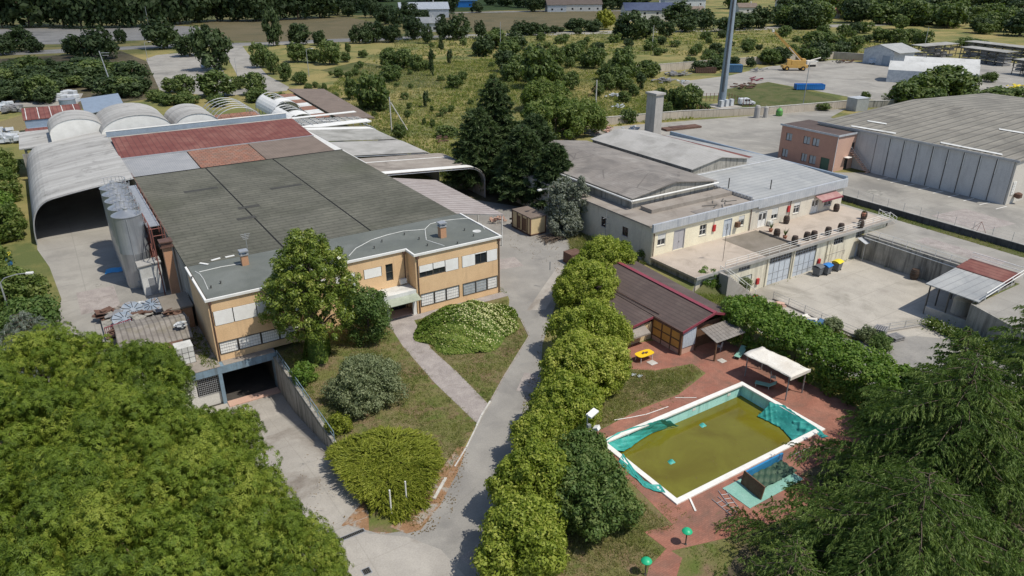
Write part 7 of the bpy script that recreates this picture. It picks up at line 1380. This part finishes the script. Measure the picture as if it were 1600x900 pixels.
V, t, C = broad(103, .9, 1.1, .7, .7, 30, .38, 80, .11, flat=.9); plant('wall_shrub', 'small yellow green shrub at the low end of the ramp wall', 'shrub', (-26.6, -16.6, 0), V, t, 'juniper')
V, t, C = broad(104, 1.3, 1.3, 1.9, 3.4, 60, .45, 60, .11, flat=.9); plant('grey_shrub', 'thin grey green tree growing up beside the garage grille', 'tree', (-37.0, -4.0, -2.5), V, t, 'olive', 'bark', [tuple(c) for c in C[:6]], 3.4, .1)
V, t, C = broad(105, .8, .8, .9, .9, 26, .36, 70, .1, flat=.9); plant('grey_shrub', 'small dark shrub against the end of the corrugated shed', 'shrub', (-39.6, 2.6, 0), V, t, 'shrub')
# spreading juniper
r = np.random.default_rng(110); JP = [(-28.3, -19.6), (-27.0, -18.6), (-25.6, -20.0), (-24.0, -19.2), (-21.3, -22.8), (-21.9, -25.4), (-24.6, -28.6), (-26.8, -29.0), (-27.9, -27.4), (-28.4, -24.0)]; n_ = 3400
x = r.uniform(-29, -20.8, n_ * 2); y = r.uniform(-29.6, -18.4, n_ * 2); k = inpoly(x, y, JP); x, y = x[k], y[k]; n_ = len(x)
cx, cy = -25.2, -23.8; dd = np.stack([x - cx, y - cy], 1); ds = np.linalg.norm(dd, axis=1); cen = np.array([(-26.6, -22.4), (-23.6, -21.6), (-24.2, -25.2), (-26.6, -26.2)]); ci = np.argmin(np.linalg.norm(np.stack([x, y], 1)[:, None] - cen[None] + r.normal(0, .5, (n_, 4, 2)), axis=2), 1); dl = np.stack([x, y], 1) - cen[ci]; z = 1.3 * (1 - np.clip(ds / 5.4, 0, 1) ** 5) + .16 * np.sin(2.2 * x + y) * np.sin(1.7 * y - x) + r.uniform(-.45, .1, n_)
o2 = .7 * dd / ds[:, None] + .6 * unit(dl) + r.normal(0, .5, (n_, 2)); D0 = unit(np.stack([o2[:, 0], o2[:, 1], .05 + r.normal(0, .12, n_)], 1)); m = 16; i = np.repeat(np.arange(n_), m); f = np.tile(np.arange(m) / m, n_)
P = np.stack([x, y, np.maximum(z, .15)], 1)[i] + D0[i] * (f * .75)[:, None] - np.array([0, 0, 1]) * (f ** 2 * .12)[:, None]; D = unit(D0[i] * 1.1 + r.normal(0, .38, (n_ * m, 3)))
V = blades(r, P - np.array([cx, cy, 0]), D, .24, .075); t = np.repeat(r.normal(.45, .14, n_), m) + .25 * f + r.normal(0, .06, n_ * m)
plant('spreading_juniper', 'wide yellow green juniper spreading at the fork of drive and ramp', 'shrub', (cx, cy, 0), V, t, 'juniper', 'bark', [(2, 1, .8), (-2, 1.5, .8), (1, -3, .7), (-1.5, -3, .7), (1, 3.5, .8), (2.5, -1, .7)], .7, .12)
# mound under vines
r = np.random.default_rng(120); n_ = 30000; u = r.uniform(-1, 1, (n_, 2)); k = np.linalg.norm(u, axis=1) < 1; u = u[k]; n_ = len(u); rr_ = np.linalg.norm(u, axis=1); an = np.arctan2(u[:, 1], u[:, 0]); ed = 1 + .1 * np.sin(3 * an + 1) + .06 * np.sin(7 * an)
hz = 2.5 * (1 - rr_ ** 1.7) * 1.12 + .22 * np.sin(u[:, 0] * 9) * np.sin(u[:, 1] * 8) + .12 * np.sin(u[:, 0] * 23 + u[:, 1] * 19); P = np.stack([u[:, 0] * 5.8 * ed, u[:, 1] * 4.7 * ed, np.maximum(hz, 0) + r.uniform(-.1, .16, n_)], 1)
N = unit(np.stack([u[:, 0] * .8, u[:, 1] * .8, np.ones(n_)], 1) + rdir(r, n_) * .7); t = r.normal(.5, .18, n_) + .15 * np.sin(u[:, 0] * 5 + u[:, 1] * 4)
kf = (r.uniform(0, 1, n_) < .34 * np.exp(-((u[:, 0] - .35) ** 2 + (u[:, 1] + .25) ** 2) * 3)); FV = leaves(r, P[kf] + np.array([0, 0, .12]), N[kf], .09, .8)
vm = plant('vine_mound', 'big mound smothered in green vines with cream blossom by the drive', 'shrub', (-8.4, -6.6, 0), leaves(r, P, N, .14, .75), t, 'vine', extra=('blossom', FV, np.full(len(FV), .5), 'flower'), crown='vines')
b = MB(); b.surf(24, 16, lambda a, c_: (5.0 * c_ * math.cos(6.2832 * a), 3.9 * c_ * math.sin(6.2832 * a), 2.35 * (1 - c_ ** 1.7) - .12)); me = bpy.data.meshes.new('heap'); me.from_pydata(b.v, [], b.f); link('heap', me, M['weedy'], vm)
# dark conifers
for i, (x, y, h, rad, lab) in enumerate(((24.6, 42.0, 17.5, 5.6, 'tallest dark conifer in the clump between the two factories'), (18.8, 37.6, 13.8, 5.4, 'left dark conifer of the clump, beside the curved canopy'), (27.4, 33.5, 12.6, 5.0, 'right dark conifer of the clump, near the cream roof'), (21.4, 28.4, 12.2, 5.2, 'front dark conifer of the clump, behind the container cabin'), (22.8, 21.6, 10.6, 4.2, 'lowest dark conifer of the clump, beside the silvery tree'))):
    cedar('dark_conifer', lab, (x, y, 0), 130 + i, h, rad, 'dark', 'dark conifers between the factories', nb=120, droop=.16, up=.26, step=.26, bl=.7, bw=.24, pw=.5, per=4, f0=.08, hang=.1)
for i, (x, y, h, rad, lab) in enumerate(((19.2, 13.0, 8.4, 3.1, 'silvery grey tree against the shaded wall of the cream building'), (17.6, 11.4, 4.0, 2.2, 'low silvery bush at the foot of the silvery tree'))):
    V, t, C = broad(140 + i, rad, rad, h * .47, h * .5, 150, .6, 80, .16, flat=.9, inner=.5); plant('silver_tree', lab, 'tree', (x, y, 0), V, t, 'grey', 'bark', [tuple(c) for c in C[:8]], h * .6, .13)
for i, (px, py, rad, h, lab) in enumerate(((868, 215, 7.5, 8.5, 'broad bright green tree behind the dark conifers'), (905, 208, 6.0, 7.0, 'round bright green tree left of the concrete tower'), (850, 172, 6, 7, 'leafy tree farther behind the dark conifers'))):
    x, y = G(px, py); V, t, C = broad(150 + i, rad, rad, h * .5, h * .52, 150, 1.2, 90, .3, flat=.8, inner=.6); plant('walnut_tree', lab, 'tree', (x, y, 0), V, t, 'shrub', 'bark', [tuple(c) for c in C[:8]], h * .6, .25)
# laurel hedge on the courtyard side
r = np.random.default_rng(160); n_ = 470; x = r.uniform(13.0, 17.2, n_); y = r.uniform(-41.0, -21.5, n_); z = r.uniform(.4, 3.4, n_); e = r.integers(0, 4, n_); x = np.where(e == 0, 12.9, np.where(e == 1, 17.3, x)); z = np.where(e > 1, 3.5, z) + r.normal(0, .14, n_)
C = np.stack([x, y, z], 1) - np.array([15, -30, 0]); m = 95; ci = np.repeat(np.arange(n_), m); d = rdir(r, n_ * m); d[:, 2] += .25; d = unit(d); P = C[ci] + d * (.62 * r.uniform(.5, 1.05, n_ * m))[:, None]
plant('laurel_hedge', 'tall leafy green hedge between the pool and the courtyard drive', 'hedge', (15, -30, 0), leaves(r, P, unit(d + rdir(r, n_ * m) * .7), .14, .6), .5 + .35 * (r.uniform(0, 1, n_)[ci] - .5) + r.normal(0, .16, n_ * m), 'hedge', 'bark', [(0, k, 2) for k in range(-7, 8, 2)], 1.5, .1)
# cedars at the lower right
cedar('deodar_cedar', 'big cedar with drooping fronds between the pool and the courtyard drive', (7.2, -48.4, -.2), 170, 12.5, 10.8, 'cedar', nb=96, droop=.27, up=.2, pw=.72, step=.11, bl=.27, bw=.065, per=5, hang=1.1)
cedar('deodar_cedar', 'cedar in the lower right corner, its fronds nearest the camera', (-5.0, -52.4, 0), 171, 10.5, 10.6, 'cedar', nb=92, droop=.26, up=.18, pw=.7, step=.11, bl=.26, bw=.06, per=5, hang=1.0)
cedar('deodar_cedar', 'low cedar at the bottom edge beside the red path', (-11.6, -49.6, 0), 172, 6.6, 4.4, 'cedar', nb=60, droop=.24, up=.2, pw=.7, step=.11, bl=.26, bw=.06, per=5, hang=.9)
cedar('deodar_cedar', 'tall cedar at the right edge, its branch tips over the courtyard wall', (15.0, -50.5, 0), 173, 17.5, 8.8, 'cedar', nb=84, droop=.26, up=.18, pw=.62, step=.13, bl=.3, bw=.065, per=5, hang=1.0)
cedar('deodar_cedar', 'slim yellowish cedar behind the big one by the courtyard drive', (16.5, -43.8, 0), 174, 9.5, 4.6, 'cedar', nb=80, droop=.3, up=.14, pw=.65, step=.18, bl=.38, bw=.1, per=4)
cedar('blue_cedar', 'pale blue cedar at the left edge above the pines', (-47.6, 8.6, 0), 175, 6.2, 4.6, 'blue', nb=80, droop=.22, up=.22, pw=.7, step=.2, bl=.34, bw=.075)
# greenery at the left edge
for i, (x, y, rad, h, leaf, lab) in enumerate(((-49.5, 24.5, 3.6, 5.0, 'shrub', 'dark leafy tree left of the silo yard by the arched lamp'), (-47.6, 17.6, 2.6, 3.4, 'mulberry', 'low dark bush behind the blue cedar'), (-52.6, 34.0, 4.0, 5.0, 'shrub', 'leafy tree at the left edge below the blue bin'), (-50.2, 53.0, 3.0, 4.5, 'shrub', 'bush at the foot of the tunnel hangar'), (-52.5, 63.0, 4.0, 5.0, 'hedge', 'lighter green tree along the side of the tunnel hangar'), (-51.0, 74.0, 3.6, 5.5, 'shrub', 'tree behind the lighter green one beside the tunnel hangar'), (-54.0, 83.0, 4.6, 6.5, 'mulberry', 'dark tree at the left edge beside the rear of the tunnel hangar'), (-57.0, 48.0, 4.0, 6.0, 'shrub', 'tree cut by the left edge above the blue bin'), (-50.6, 92.0, 3.0, 4.6, 'shrub', 'bush below the flat grey canopy'))):
    V, t, C = broad(180 + i, rad, rad, h * .55, h * .5, 110, .75, 80, .2, flat=.9, inner=.6); plant('leafy_tree', lab, 'tree', (x, y, 0), V, t, leaf, 'bark', [tuple(c) for c in C[:6]], h * .5, .12)
V, t, C = broad(190, 2.6, 2.4, 1.8, 1.7, 90, .55, 80, .14, flat=.8, inner=.6); plant('leafy_bush', 'dark leafy bush where the laurel hedge meets the big cedar', 'bush', (12.4, -41.4, 0), V, t, 'mulberry')
# odd shrubs on the courtyard side
for i, (px, py, z, rad, leaf, lab) in enumerate(((1376, 545, PA, 1.1, 'mulberry', 'small round dark green shrub beside the pallets'), (1352, 532, PA, 1.0, 'olive', 'tawny weed clump left of the pallets'), (1300, 515, PA, .9, 'olive', 'tawny weed clump by the middle of the courtyard fence'), (1100, 447, -1, 1.6, 'hedge', 'yellowish shrub at the foot of the terrace steps'), (1128, 440, -2.2, 1.5, 'hedge', 'leafy shrub under the concrete steps of the terrace'), (1160, 450, -2.6, 1.0, 'olive', 'tawny shrub at the foot of the terrace steps by the rubbish'), (1120, 452, -1.5, 1.2, 'shrub', 'greener shrub right of the one by the terrace steps'), (1010, 405, 0, 1.1, 'shrub', 'weedy bush against the corner of the terrace'))):
    x, y = G(px, py, z); V, t, C = broad(200 + i, rad, rad, rad * .7, rad * .7, 40, .42, 70, .11, flat=.9); plant('weed_shrub', lab, 'shrub', (x, y, z if z == PA else min(z, 0)), V, t, leaf)
r = np.random.default_rng(210)
for i, (px, py, L, lab) in enumerate(((1500, 532, 6.5, 'trailing creeper with pale flowers along the courtyard drive'),)):
    n_ = 5000; a = np.array(G(1452, 508, PA)); c = np.array(G(1590, 575, PA)); s = r.uniform(0, 1, n_); P = np.stack([a[0] + (c[0] - a[0]) * s + r.normal(0, .5, n_), a[1] + (c[1] - a[1]) * s + r.normal(0, .5, n_), r.uniform(.05, .9, n_)], 1) - np.array([a[0], a[1], 0]); kf = r.uniform(0, 1, n_) < .06
    plant('creeper', lab, 'creeper', (a[0], a[1], PA), leaves(r, P, rdir(r, n_), .14, .6), r.normal(.5, .2, n_), 'shrub', extra=('blossom', leaves(r, P[kf] + np.array([0, 0, .1]), rdir(r, kf.sum()), .08, .8), np.full(kf.sum(), .5), 'white'), crown='vines')
# grasses
NOG = [[(-15.8, 1.9), (-11.5, 1.9), (-12.6, -3), (-13.6, -8), (-13.6, -14), (-13.9, -19.8), (-16.25, -21.9), (-16.3, -14), (-15.8, -6)]]
GARD = [(-27.3, -1.2), (-27.3, -20), (-28.2, -27), (-26.2, -30.2), (-22, -27.0), (-16.3, -21.9), (-7.5, -14.2), (-3.8, -11.2), (-2.4, -7.5), (-2.2, -4.5), (-.9, -2.5), (-11.3, -1.7), (-24, 1.5)]
tufts('garden_grass', GARD, 22, .26, .05, 'greengrass', 300, nb=5, avoid=NOG, patch=.9); tufts('dry_grass', GARD, 14, .3, .04, 'grass', 301, nb=5, avoid=NOG)
LAWN1 = [(-10.6, -28.9), (-4.3, -20.4), (-1.2, -18.9), (.2, -21.8), (2.6, -23.8), (6.3, -24.8), (6.1, -26.3), (1.4, -27.7), (-3, -27.6), (-9.5, -28.3)]
LAWN2 = [(-24, -46), (-19, -36), (-12, -30), (-10.9, -32), (-11, -40.3), (-13.1, -39.3), (-12.9, -41.2), (-15, -41.8), (-17.4, -43.6), (-19, -46.6)]
tufts('dry_grass', LAWN1, 40, .3, .045, 'grass', 302, nb=5); tufts('pool_grass', LAWN1, 22, .34, .05, 'greengrass', 303, nb=5, patch=.8); tufts('dry_grass', LAWN2, 32, .32, .045, 'grass', 304, nb=5); tufts('pool_grass', LAWN2, 16, .3, .05, 'greengrass', 305, nb=5, patch=.7)
tufts('shade_grass', [(-12.4, -42), (-7, -43.4), (1, -44.8), (14, -41), (16, -48), (-6, -62), (-20, -50), (-16.6, -46.6), (-15, -44.2)], 14, .25, .05, 'greengrass', 306, nb=4, patch=.6)
tufts('slope_weeds', [(8.5, -2), (20.3, -3), (20.3, 9), (20.5, 12), (18, 11), (14, 5)], 16, .6, .09, 'grass', 307, nb=5); tufts('slope_weeds', [(8.5, -2), (20.3, -3), (20.3, 9), (18, 9), (14, 5)], 9, .6, .12, 'greengrass', 308, nb=5)
tufts('bank_weeds', [(17.6, -13.4), (21.5, -11.6), (30, -12.6), (22.5, -17)], 18, .55, .1, 'greengrass', 309, nb=5, zf=lambda x, y: np.clip(-.0 - (x - 18) * .28, PA, 0)); tufts('bank_weeds', [(17.6, -14), (21.5, -15), (22, -60), (17.6, -60)], 8, .5, .1, 'greengrass', 310, nb=5, zf=lambda x, y: -(x - 17.4) * .78)
tufts('verge_weeds', [(28.4, -19.5), (30.9, -24), (30.8, -26.8), (32.6, -28.4), (31.4, -27.5), (27.4, -22.6), (23, -16.6), (24.2, -15.6)], 20, .5, .08, 'grass', 311, z=PA, nb=5); tufts('road_verge_grass', [(64.9, 4), (66.2, 4), (66.2, -50), (63.6, -50), (64.4, -20)], 10, .3, .08, 'greengrass', 312, nb=4, patch=.5)
FIELD = [(9, 40), (60, 68), (100, 62), (130, 100), (135, 130), (150, 190), (60, 200), (30, 150), (24, 120), (21, 84), (16, 45)]
tufts('field_grass', FIELD, 1.0, .7, .26, 'grass', 313, nb=5, spread=.35, avoid=[[(62, 40), (62, 70), (116, 56), (116, 40)]]); tufts('field_weeds', FIELD, .9, .8, .34, 'greengrass', 314, nb=5, spread=.4, patch=.09)
tufts('far_grass', [(60, 200), (150, 190), (250, 120), (330, 120), (330, 240), (120, 290)], .1, 1.0, .6, 'grass', 315, nb=5, spread=.9); tufts('far_weeds', [(60, 200), (150, 190), (250, 120), (330, 120), (330, 240), (120, 290)], .06, 1.1, .7, 'greengrass', 316, nb=5, spread=1, patch=.05)
# dead leaves blown along the edges
def scatter(name, polys, dens, leaf, seed, size=.07):
    r = np.random.default_rng(seed); PP = []
    for poly in polys:
        xs = [q[0] for q in poly]; ys = [q[1] for q in poly]; n = int((max(xs) - min(xs)) * (max(ys) - min(ys)) * dens); x = r.uniform(min(xs), max(xs), n); y = r.uniform(min(ys), max(ys), n); k = inpoly(x, y, poly)
        k &= r.uniform(0, 1, n) < .5 + .5 * np.sin(x * 2.1 + 2 * np.sin(y * 1.3)); PP.append(np.stack([x[k], y[k], np.full(k.sum(), .035)], 1))
    P = np.concatenate(PP); N = unit(rdir(r, len(P)) * .5 + np.array([0, 0, 1])); o = link(name, npmesh(name, leaves(r, P, N, size, .6), r.uniform(0, 1, len(P)), 4), LEAF[leaf], None); o['kind'] = 'stuff'; return o
scatter('fallen_leaves', [[(-27.8, -31), (-24, -31.5), (-19.2, -25.6), (-17.6, -23.6), (-18.6, -23.2), (-23, -26.8)], [(-24.5, -38), (-21.5, -36), (-8.5, -19.8), (5, -5.2), (7.5, -2), (5.2, -3.4), (-9.6, -19.6), (-23, -34.6)]], 26, 'pinebrown', 330)
scatter('fallen_leaves', [[(-37, -27), (-28.6, -27.3), (-27.9, -18), (-30, -18), (-33, -24)], [(9, -1), (20, 10), (18, 24), (10, 34), (8.4, 14)]], 5, 'pinebrown', 331, .07)
scatter('floating_leaves', [[(-8.6, -38), (7.4, -38), (7.4, -30.2), (-8.6, -30.2)]], 3.0, 'pinebrown', 332, .05).location = (0, 0, -1.18)
tufts('ledge_weeds', [(-34.2, -.8), (-32.8, -.8), (-32.8, 8.6), (-33.8, 8.6)], 14, .35, .07, 'greengrass', 340, z=.52, nb=5)
tufts('wall_weeds', [(-.1, -1.6), (.3, -1.6), (.3, 9), (-.1, 9)], 20, .3, .07, 'greengrass', 341, nb=5, patch=1.2); tufts('wall_weeds', [(54.5, -26), (54.9, -26), (54.9, -12), (54.5, -12)], 16, .3, .07, 'grass', 342, nb=5, patch=1.1); tufts('wall_weeds', [(44, -11.6), (53.8, -11.6), (53.8, -12.1), (53.5, -26), (53.9, -26), (54, -11.3), (34, -11.3), (34, -11.6)], 12, .25, .06, 'greengrass', 343, z=PA, nb=4, patch=.9)
tufts('paving_weeds', [(-10.9, -40.6), (-9.3, -40.6), (-9.3, -28.6), (-10, -28.6)], 14, .22, .05, 'greengrass', 344, nb=4, patch=1.3); tufts('paving_weeds', [(-3, -27.8), (1.5, -27.9), (6.4, -26.6), (6.6, -24.6), (8, -25.6), (2, -28.8), (-6, -28.9)], 9, .22, .05, 'grass', 345, nb=4, patch=1.6)
# ---------------------------------------------------------------- trees of the fields and woods behind
def proto(kind, seed):
    leaf = {'d': 'fardark', 'g': 'far', 'y': 'faryellow', 's': 'far', 'c': 'fardark'}[kind]
    if kind == 's': V, t, C = broad(seed, .52, .5, .42, .42, 26, .2, 34, .075, flat=.9, inner=.5)
    elif kind == 'c': V, t, C = broad(seed, .3, .3, .5, .52, 34, .15, 34, .06, flat=.9, inner=.5)
    else: V, t, C = broad(seed, .48, .48, .46, .5, 62, .16, 36, .06, flat=.95, inner=.5)
    return npmesh('crown', V, t, 4), trunkmesh(seed, .5, .035, [tuple(c) for c in C[:6]]), leaf
PR = {k: [proto(k, 400 + 10 * i + j) for j in range(3)] for i, k in enumerate('dgysc')}
rt = random.Random(77)
def ftree(px, py, w, h, kind, name, label, group):
    x, y = G(px, py); D = math.sqrt(dist(x, y) ** 2 + CAM[2] ** 2); z = (dist(x, y) * 1.0) * _cp + CAM[2] * _sp
    W = w * D / 1130; Hh = h * D / 1130 * 1.05
    cm, tm, leaf = rt.choice(PR[kind]); o = thing(name, label, 'tree' if 'bush' not in name else 'bush', (x, y, 0), group, rz=rt.uniform(0, 6.28))
    for n_, me, m_ in (('trunk', tm, M['bark']), ('crown', cm, LEAF[leaf])):
        c = bpy.data.objects.new(n_, me); col.objects.link(c); c.parent = o
        if not me.materials: me.materials.append(m_)
    o.scale = (W, W, Hh)
    return o
def batch(rows, kind, name, label, group):
    for q in rows: ftree(q[0], q[1], q[2], q[3], q[4] if len(q) > 4 else kind, name, label, group)
def fill(poly, n, w, h, kinds, name, label, group, seed):
    r = random.Random(seed); xs = [p[0] for p in poly]; ys = [p[1] for p in poly]; k = 0
    while k < n:
        px = r.uniform(min(xs), max(xs)); py = r.uniform(min(ys), max(ys))
        if not inpoly(np.array([px]), np.array([py]), poly)[0]: continue
        s = r.uniform(.6, 1.35); ftree(px, py, w * s, h * s * r.uniform(.85, 1.2), r.choice(kinds), name, label, group); k += 1
batch([(48, 42, 75, 66), (100, 42, 46, 54), (128, 44, 50, 60), (160, 43, 48, 58), (192, 43, 50, 62), (222, 42, 50, 60), (252, 40, 44, 52), (282, 38, 46, 52), (310, 35, 44, 48), (340, 33, 46, 50), (372, 33, 46, 50), (402, 33, 44, 46), (434, 31, 44, 46), (466, 30, 46, 44), (500, 28, 50, 46), (4, 44, 30, 40), (528, 24, 30, 30), (555, 20, 30, 26)], 'd', 'dark_tree', 'big dark tree in the wood along the top left, beyond the lorry park', 'dark wood beyond the lorry park')
batch([(4, 86, 30, 22), (36, 80, 36, 26), (56, 82, 20, 14), (112, 86, 20, 20), (132, 90, 34, 28), (162, 92, 40, 36), (190, 68, 14, 18), (256, 76, 46, 36), (297, 88, 34, 28), (322, 54, 13, 13)], 'd', 'roadside_tree', 'dark tree on the strip between the lorry park and the road', 'trees between lorry park and road')
ftree(336, 110, 46, 56, 'd', 'car_park_tree', 'big dark tree in the middle of the far car park, over the pale blue car', None)
batch([(270, 145, 24, 20), (290, 152, 30, 28), (341, 151, 46, 34), (374, 140, 16, 18), (400, 149, 30, 30)], 'g', 'car_park_bush', 'leafy bush along the near edge of the far car park', 'bushes along the near edge of the car park')
fill([(0, 112), (150, 106), (190, 112), (212, 124), (225, 152), (200, 160), (130, 146), (0, 160)], 44, 34, 17, 'ddgd', 'thicket_tree', 'dark tree in the thicket left of the far car park', 'dark thicket left of the car park', 1)
fill([(10, 165), (60, 150), (80, 160), (30, 172)], 5, 26, 20, 'dg', 'thicket_bush', 'dark bush at the foot of the thicket by the bale heap', 'dark bushes by the bale heap', 2)
fill([(195, 152), (330, 160), (440, 150), (440, 158), (330, 168), (215, 162)], 14, 22, 14, 'gs', 'verge_bush', 'low bush in the verge between the tents and the car park', 'bushes between the tents and the car park', 3)
ftree(428, 72, 25, 50, 'd', 'tall_tree', 'tall narrow dark tree standing alone in front of the hay field', None)
batch([(469, 70, 32, 28), (499, 71, 18, 20), (556, 68, 18, 22), (572, 68, 20, 24), (588, 66, 30, 28), (612, 66, 26, 24), (646, 62, 26, 32), (668, 68, 18, 24), (655, 38, 28, 20), (602, 38, 28, 26), (620, 42, 22, 22), (638, 30, 26, 22), (664, 38, 15, 18), (690, 46, 15, 20), (717, 62, 36, 32), (692, 62, 20, 28), (751, 60, 18, 22), (775, 54, 14, 10), (580, 28, 22, 30), (545, 26, 22, 20), (705, 20, 24, 30), (745, 20, 18, 14), (680, 24, 14, 12)], 'd', 'roadside_tree', 'dark tree along the main road beyond the dry field', 'dark trees along the main road')
batch([(466, 97, 28, 27), (490, 98, 20, 20), (515, 101, 32, 32), (544, 83, 8, 14), (541, 97, 14, 14), (567, 90, 14, 11), (608, 106, 26, 26), (630, 107, 30, 26), (652, 111, 22, 24), (612, 127, 30, 24), (675, 119, 11, 36, 'c'), (530, 121, 14, 13), (710, 138, 22, 20), (722, 126, 14, 14), (690, 80, 10, 18, 'c'), (703, 100, 12, 20, 'c'), (666, 110, 12, 14), (545, 122, 12, 10)], 'g', 'field_bush', 'green bush in the dry field between the car park and the road', 'bushes of the dry field')
batch([(408, 106, 26, 32), (428, 116, 20, 28), (447, 127, 18, 24), (470, 132, 20, 18), (482, 142, 12, 10), (508, 146, 8, 14)], 'g', 'lane_bush', 'bush in the line along the car park lane', 'bushes along the car park lane')
ftree(585, 172, 46, 54, 'g', 'field_tree', 'round green tree in the dry field above the curved canopies', None); ftree(551, 156, 20, 32, 'g', 'field_tree', 'slim tree left of the round one in the dry field', None)
batch([(575, 170, 26, 20), (597, 172, 20, 18), (625, 216, 20, 22), (640, 170, 8, 9), (666, 168, 13, 24, 'c'), (675, 175, 6, 10), (663, 195, 6, 10), (676, 200, 8, 14), (698, 214, 30, 16)], 'g', 'field_shrub', 'small shrub in the near part of the dry field', 'small shrubs in the near dry field')
fill([(730, 78), (800, 68), (830, 95), (800, 128), (740, 112)], 12, 26, 22, 'ggd', 'field_bush', 'bush in the green clump left of the conifer top', 'green clump left of the conifer top', 5)
fill([(800, 100), (920, 88), (985, 100), (985, 140), (930, 150), (880, 160), (805, 140)], 22, 26, 24, 'ggdg', 'field_bush', 'bush in the belt behind the broad green trees', 'belt of bushes behind the broad trees', 6)
ftree(842, 138, 52, 60, 'g', 'field_tree', 'large dark green tree standing in the belt left of the concrete tower', None); ftree(972, 132, 36, 46, 'g', 'field_tree', 'large bush tree at the end of the far beige wall', None)
fill([(800, 62), (1130, 58), (1400, 50), (1440, 68), (1300, 92), (1140, 102), (1000, 110), (800, 90)], 55, 14, 11, 'ssgd', 'field_shrub', 'low shrub scattered over the rough field beyond the far beige wall', 'shrubs of the rough field', 7)
fill([(470, 130), (560, 90), (700, 70), (800, 75), (800, 160), (700, 190), (560, 190)], 44, 9, 8, 'sgs', 'field_scrub', 'tiny scrub bush dotted over the open dry field', 'tiny scrub of the open dry field', 21)
fill([(985, 118), (1130, 100), (1340, 84), (1340, 90), (1140, 108), (995, 124)], 26, 22, 16, 'dg', 'wall_bush', 'dark bush along the back of the far beige wall', 'bushes along the far beige wall', 8)
fill([(800, 52), (940, 48), (940, 54), (800, 58)], 14, 20, 12, 'd', 'roadside_bush', 'dark hedge bush along the road below the mown field', 'hedge below the mown field', 9)
batch([(985, 62, 44, 38), (1005, 60, 30, 26), (1040, 58, 24, 22), (968, 60, 20, 20), (1060, 36, 44, 26), (1085, 38, 30, 20), (1022, 48, 26, 18), (1100, 46, 34, 24), (1072, 50, 30, 20), (1135, 50, 30, 20), (1160, 46, 34, 22), (1185, 44, 34, 26)], 'd', 'dark_tree', 'dark tree around the blue roofed house', 'dark trees around the blue roofed house')
ftree(945, 46, 26, 26, 'y', 'yellow_tree', 'yellow green tree beside the mown field', None); ftree(1557, 20, 26, 20, 'y', 'yellow_tree', 'yellow green tree beside the red roofed house at the top right', None)
batch([(835, 18, 30, 24), (818, 12, 30, 22), (945, 16, 30, 22), (925, 12, 26, 18), (970, 14, 30, 20), (1000, 12, 30, 18), (890, 6, 30, 16), (790, 10, 26, 16), (770, 8, 24, 14)], 'd', 'dark_tree', 'dark tree beside the white house beyond the mown field', 'dark trees by the white house')
fill([(1190, 40), (1230, 18), (1350, 18), (1440, 24), (1600, 22), (1600, 60), (1500, 50), (1400, 40), (1300, 44), (1200, 50)], 58, 32, 22, 'gggd', 'hillside_tree', 'tree in the leafy hillside below the red roofed houses', 'leafy hillside at the top right', 10)
fill([(1140, 14), (1300, 0), (1600, -4), (1600, 12), (1460, 16), (1300, 16), (1180, 24)], 30, 34, 24, 'dgd', 'hillside_tree', 'dark tree among the red roofed houses at the top right', 'trees among the red roofed houses', 11)
batch([(1285, 60, 18, 18), (1350, 52, 20, 14), (1375, 66, 22, 18), (1400, 68, 24, 18), (1420, 66, 24, 16), (1440, 72, 22, 18), (1510, 74, 26, 12), (1535, 78, 18, 12), (1405, 46, 20, 16), (1270, 76, 30, 22), (1300, 80, 30, 22), (1335, 82, 20, 20), (1225, 58, 18, 14)], 'g', 'field_bush', 'bush on the grassy slope behind the gabled steel shed', 'bushes on the slope behind the steel shed')
batch([(1412, 166, 44, 30), (1440, 160, 46, 34), (1470, 156, 60, 40), (1500, 156, 36, 30), (1450, 168, 40, 24), (1560, 172, 50, 26), (1590, 176, 50, 30), (1530, 170, 40, 22)], 'g', 'yard_bush', 'large green bush behind the tiled hall roof', 'large bushes behind the hall roof')
batch([(990, 150, 16, 16), (1030, 158, 22, 18), (1075, 172, 36, 34), (1055, 168, 26, 30), (1040, 178, 20, 16), (975, 160, 18, 16), (980, 192, 26, 20), (935, 150, 18, 20), (920, 185, 22, 14), (1100, 178, 16, 14), (1000, 140, 20, 24, 'c'), (1285, 172, 20, 10), (1350, 160, 12, 14)], 'g', 'yard_bush', 'bush in the weeds around the foot of the concrete tower and the mast', 'bushes around tower and mast')
fill([(-40, 8), (120, 2), (520, -6), (900, -14), (1300, -20), (1300, -8), (900, 0), (520, 6), (120, 14)], 34, 40, 22, 'd', 'horizon_tree', 'dark tree along the very top of the photo', 'dark trees along the top of the photo', 12)
ftree(1545, 128, 18, 12, 'g', 'yard_bush', 'low bush beside the yellow debris at the right edge', None)
for o in bpy.data.objects:
    if 'org' in o.keys(): del o['org']
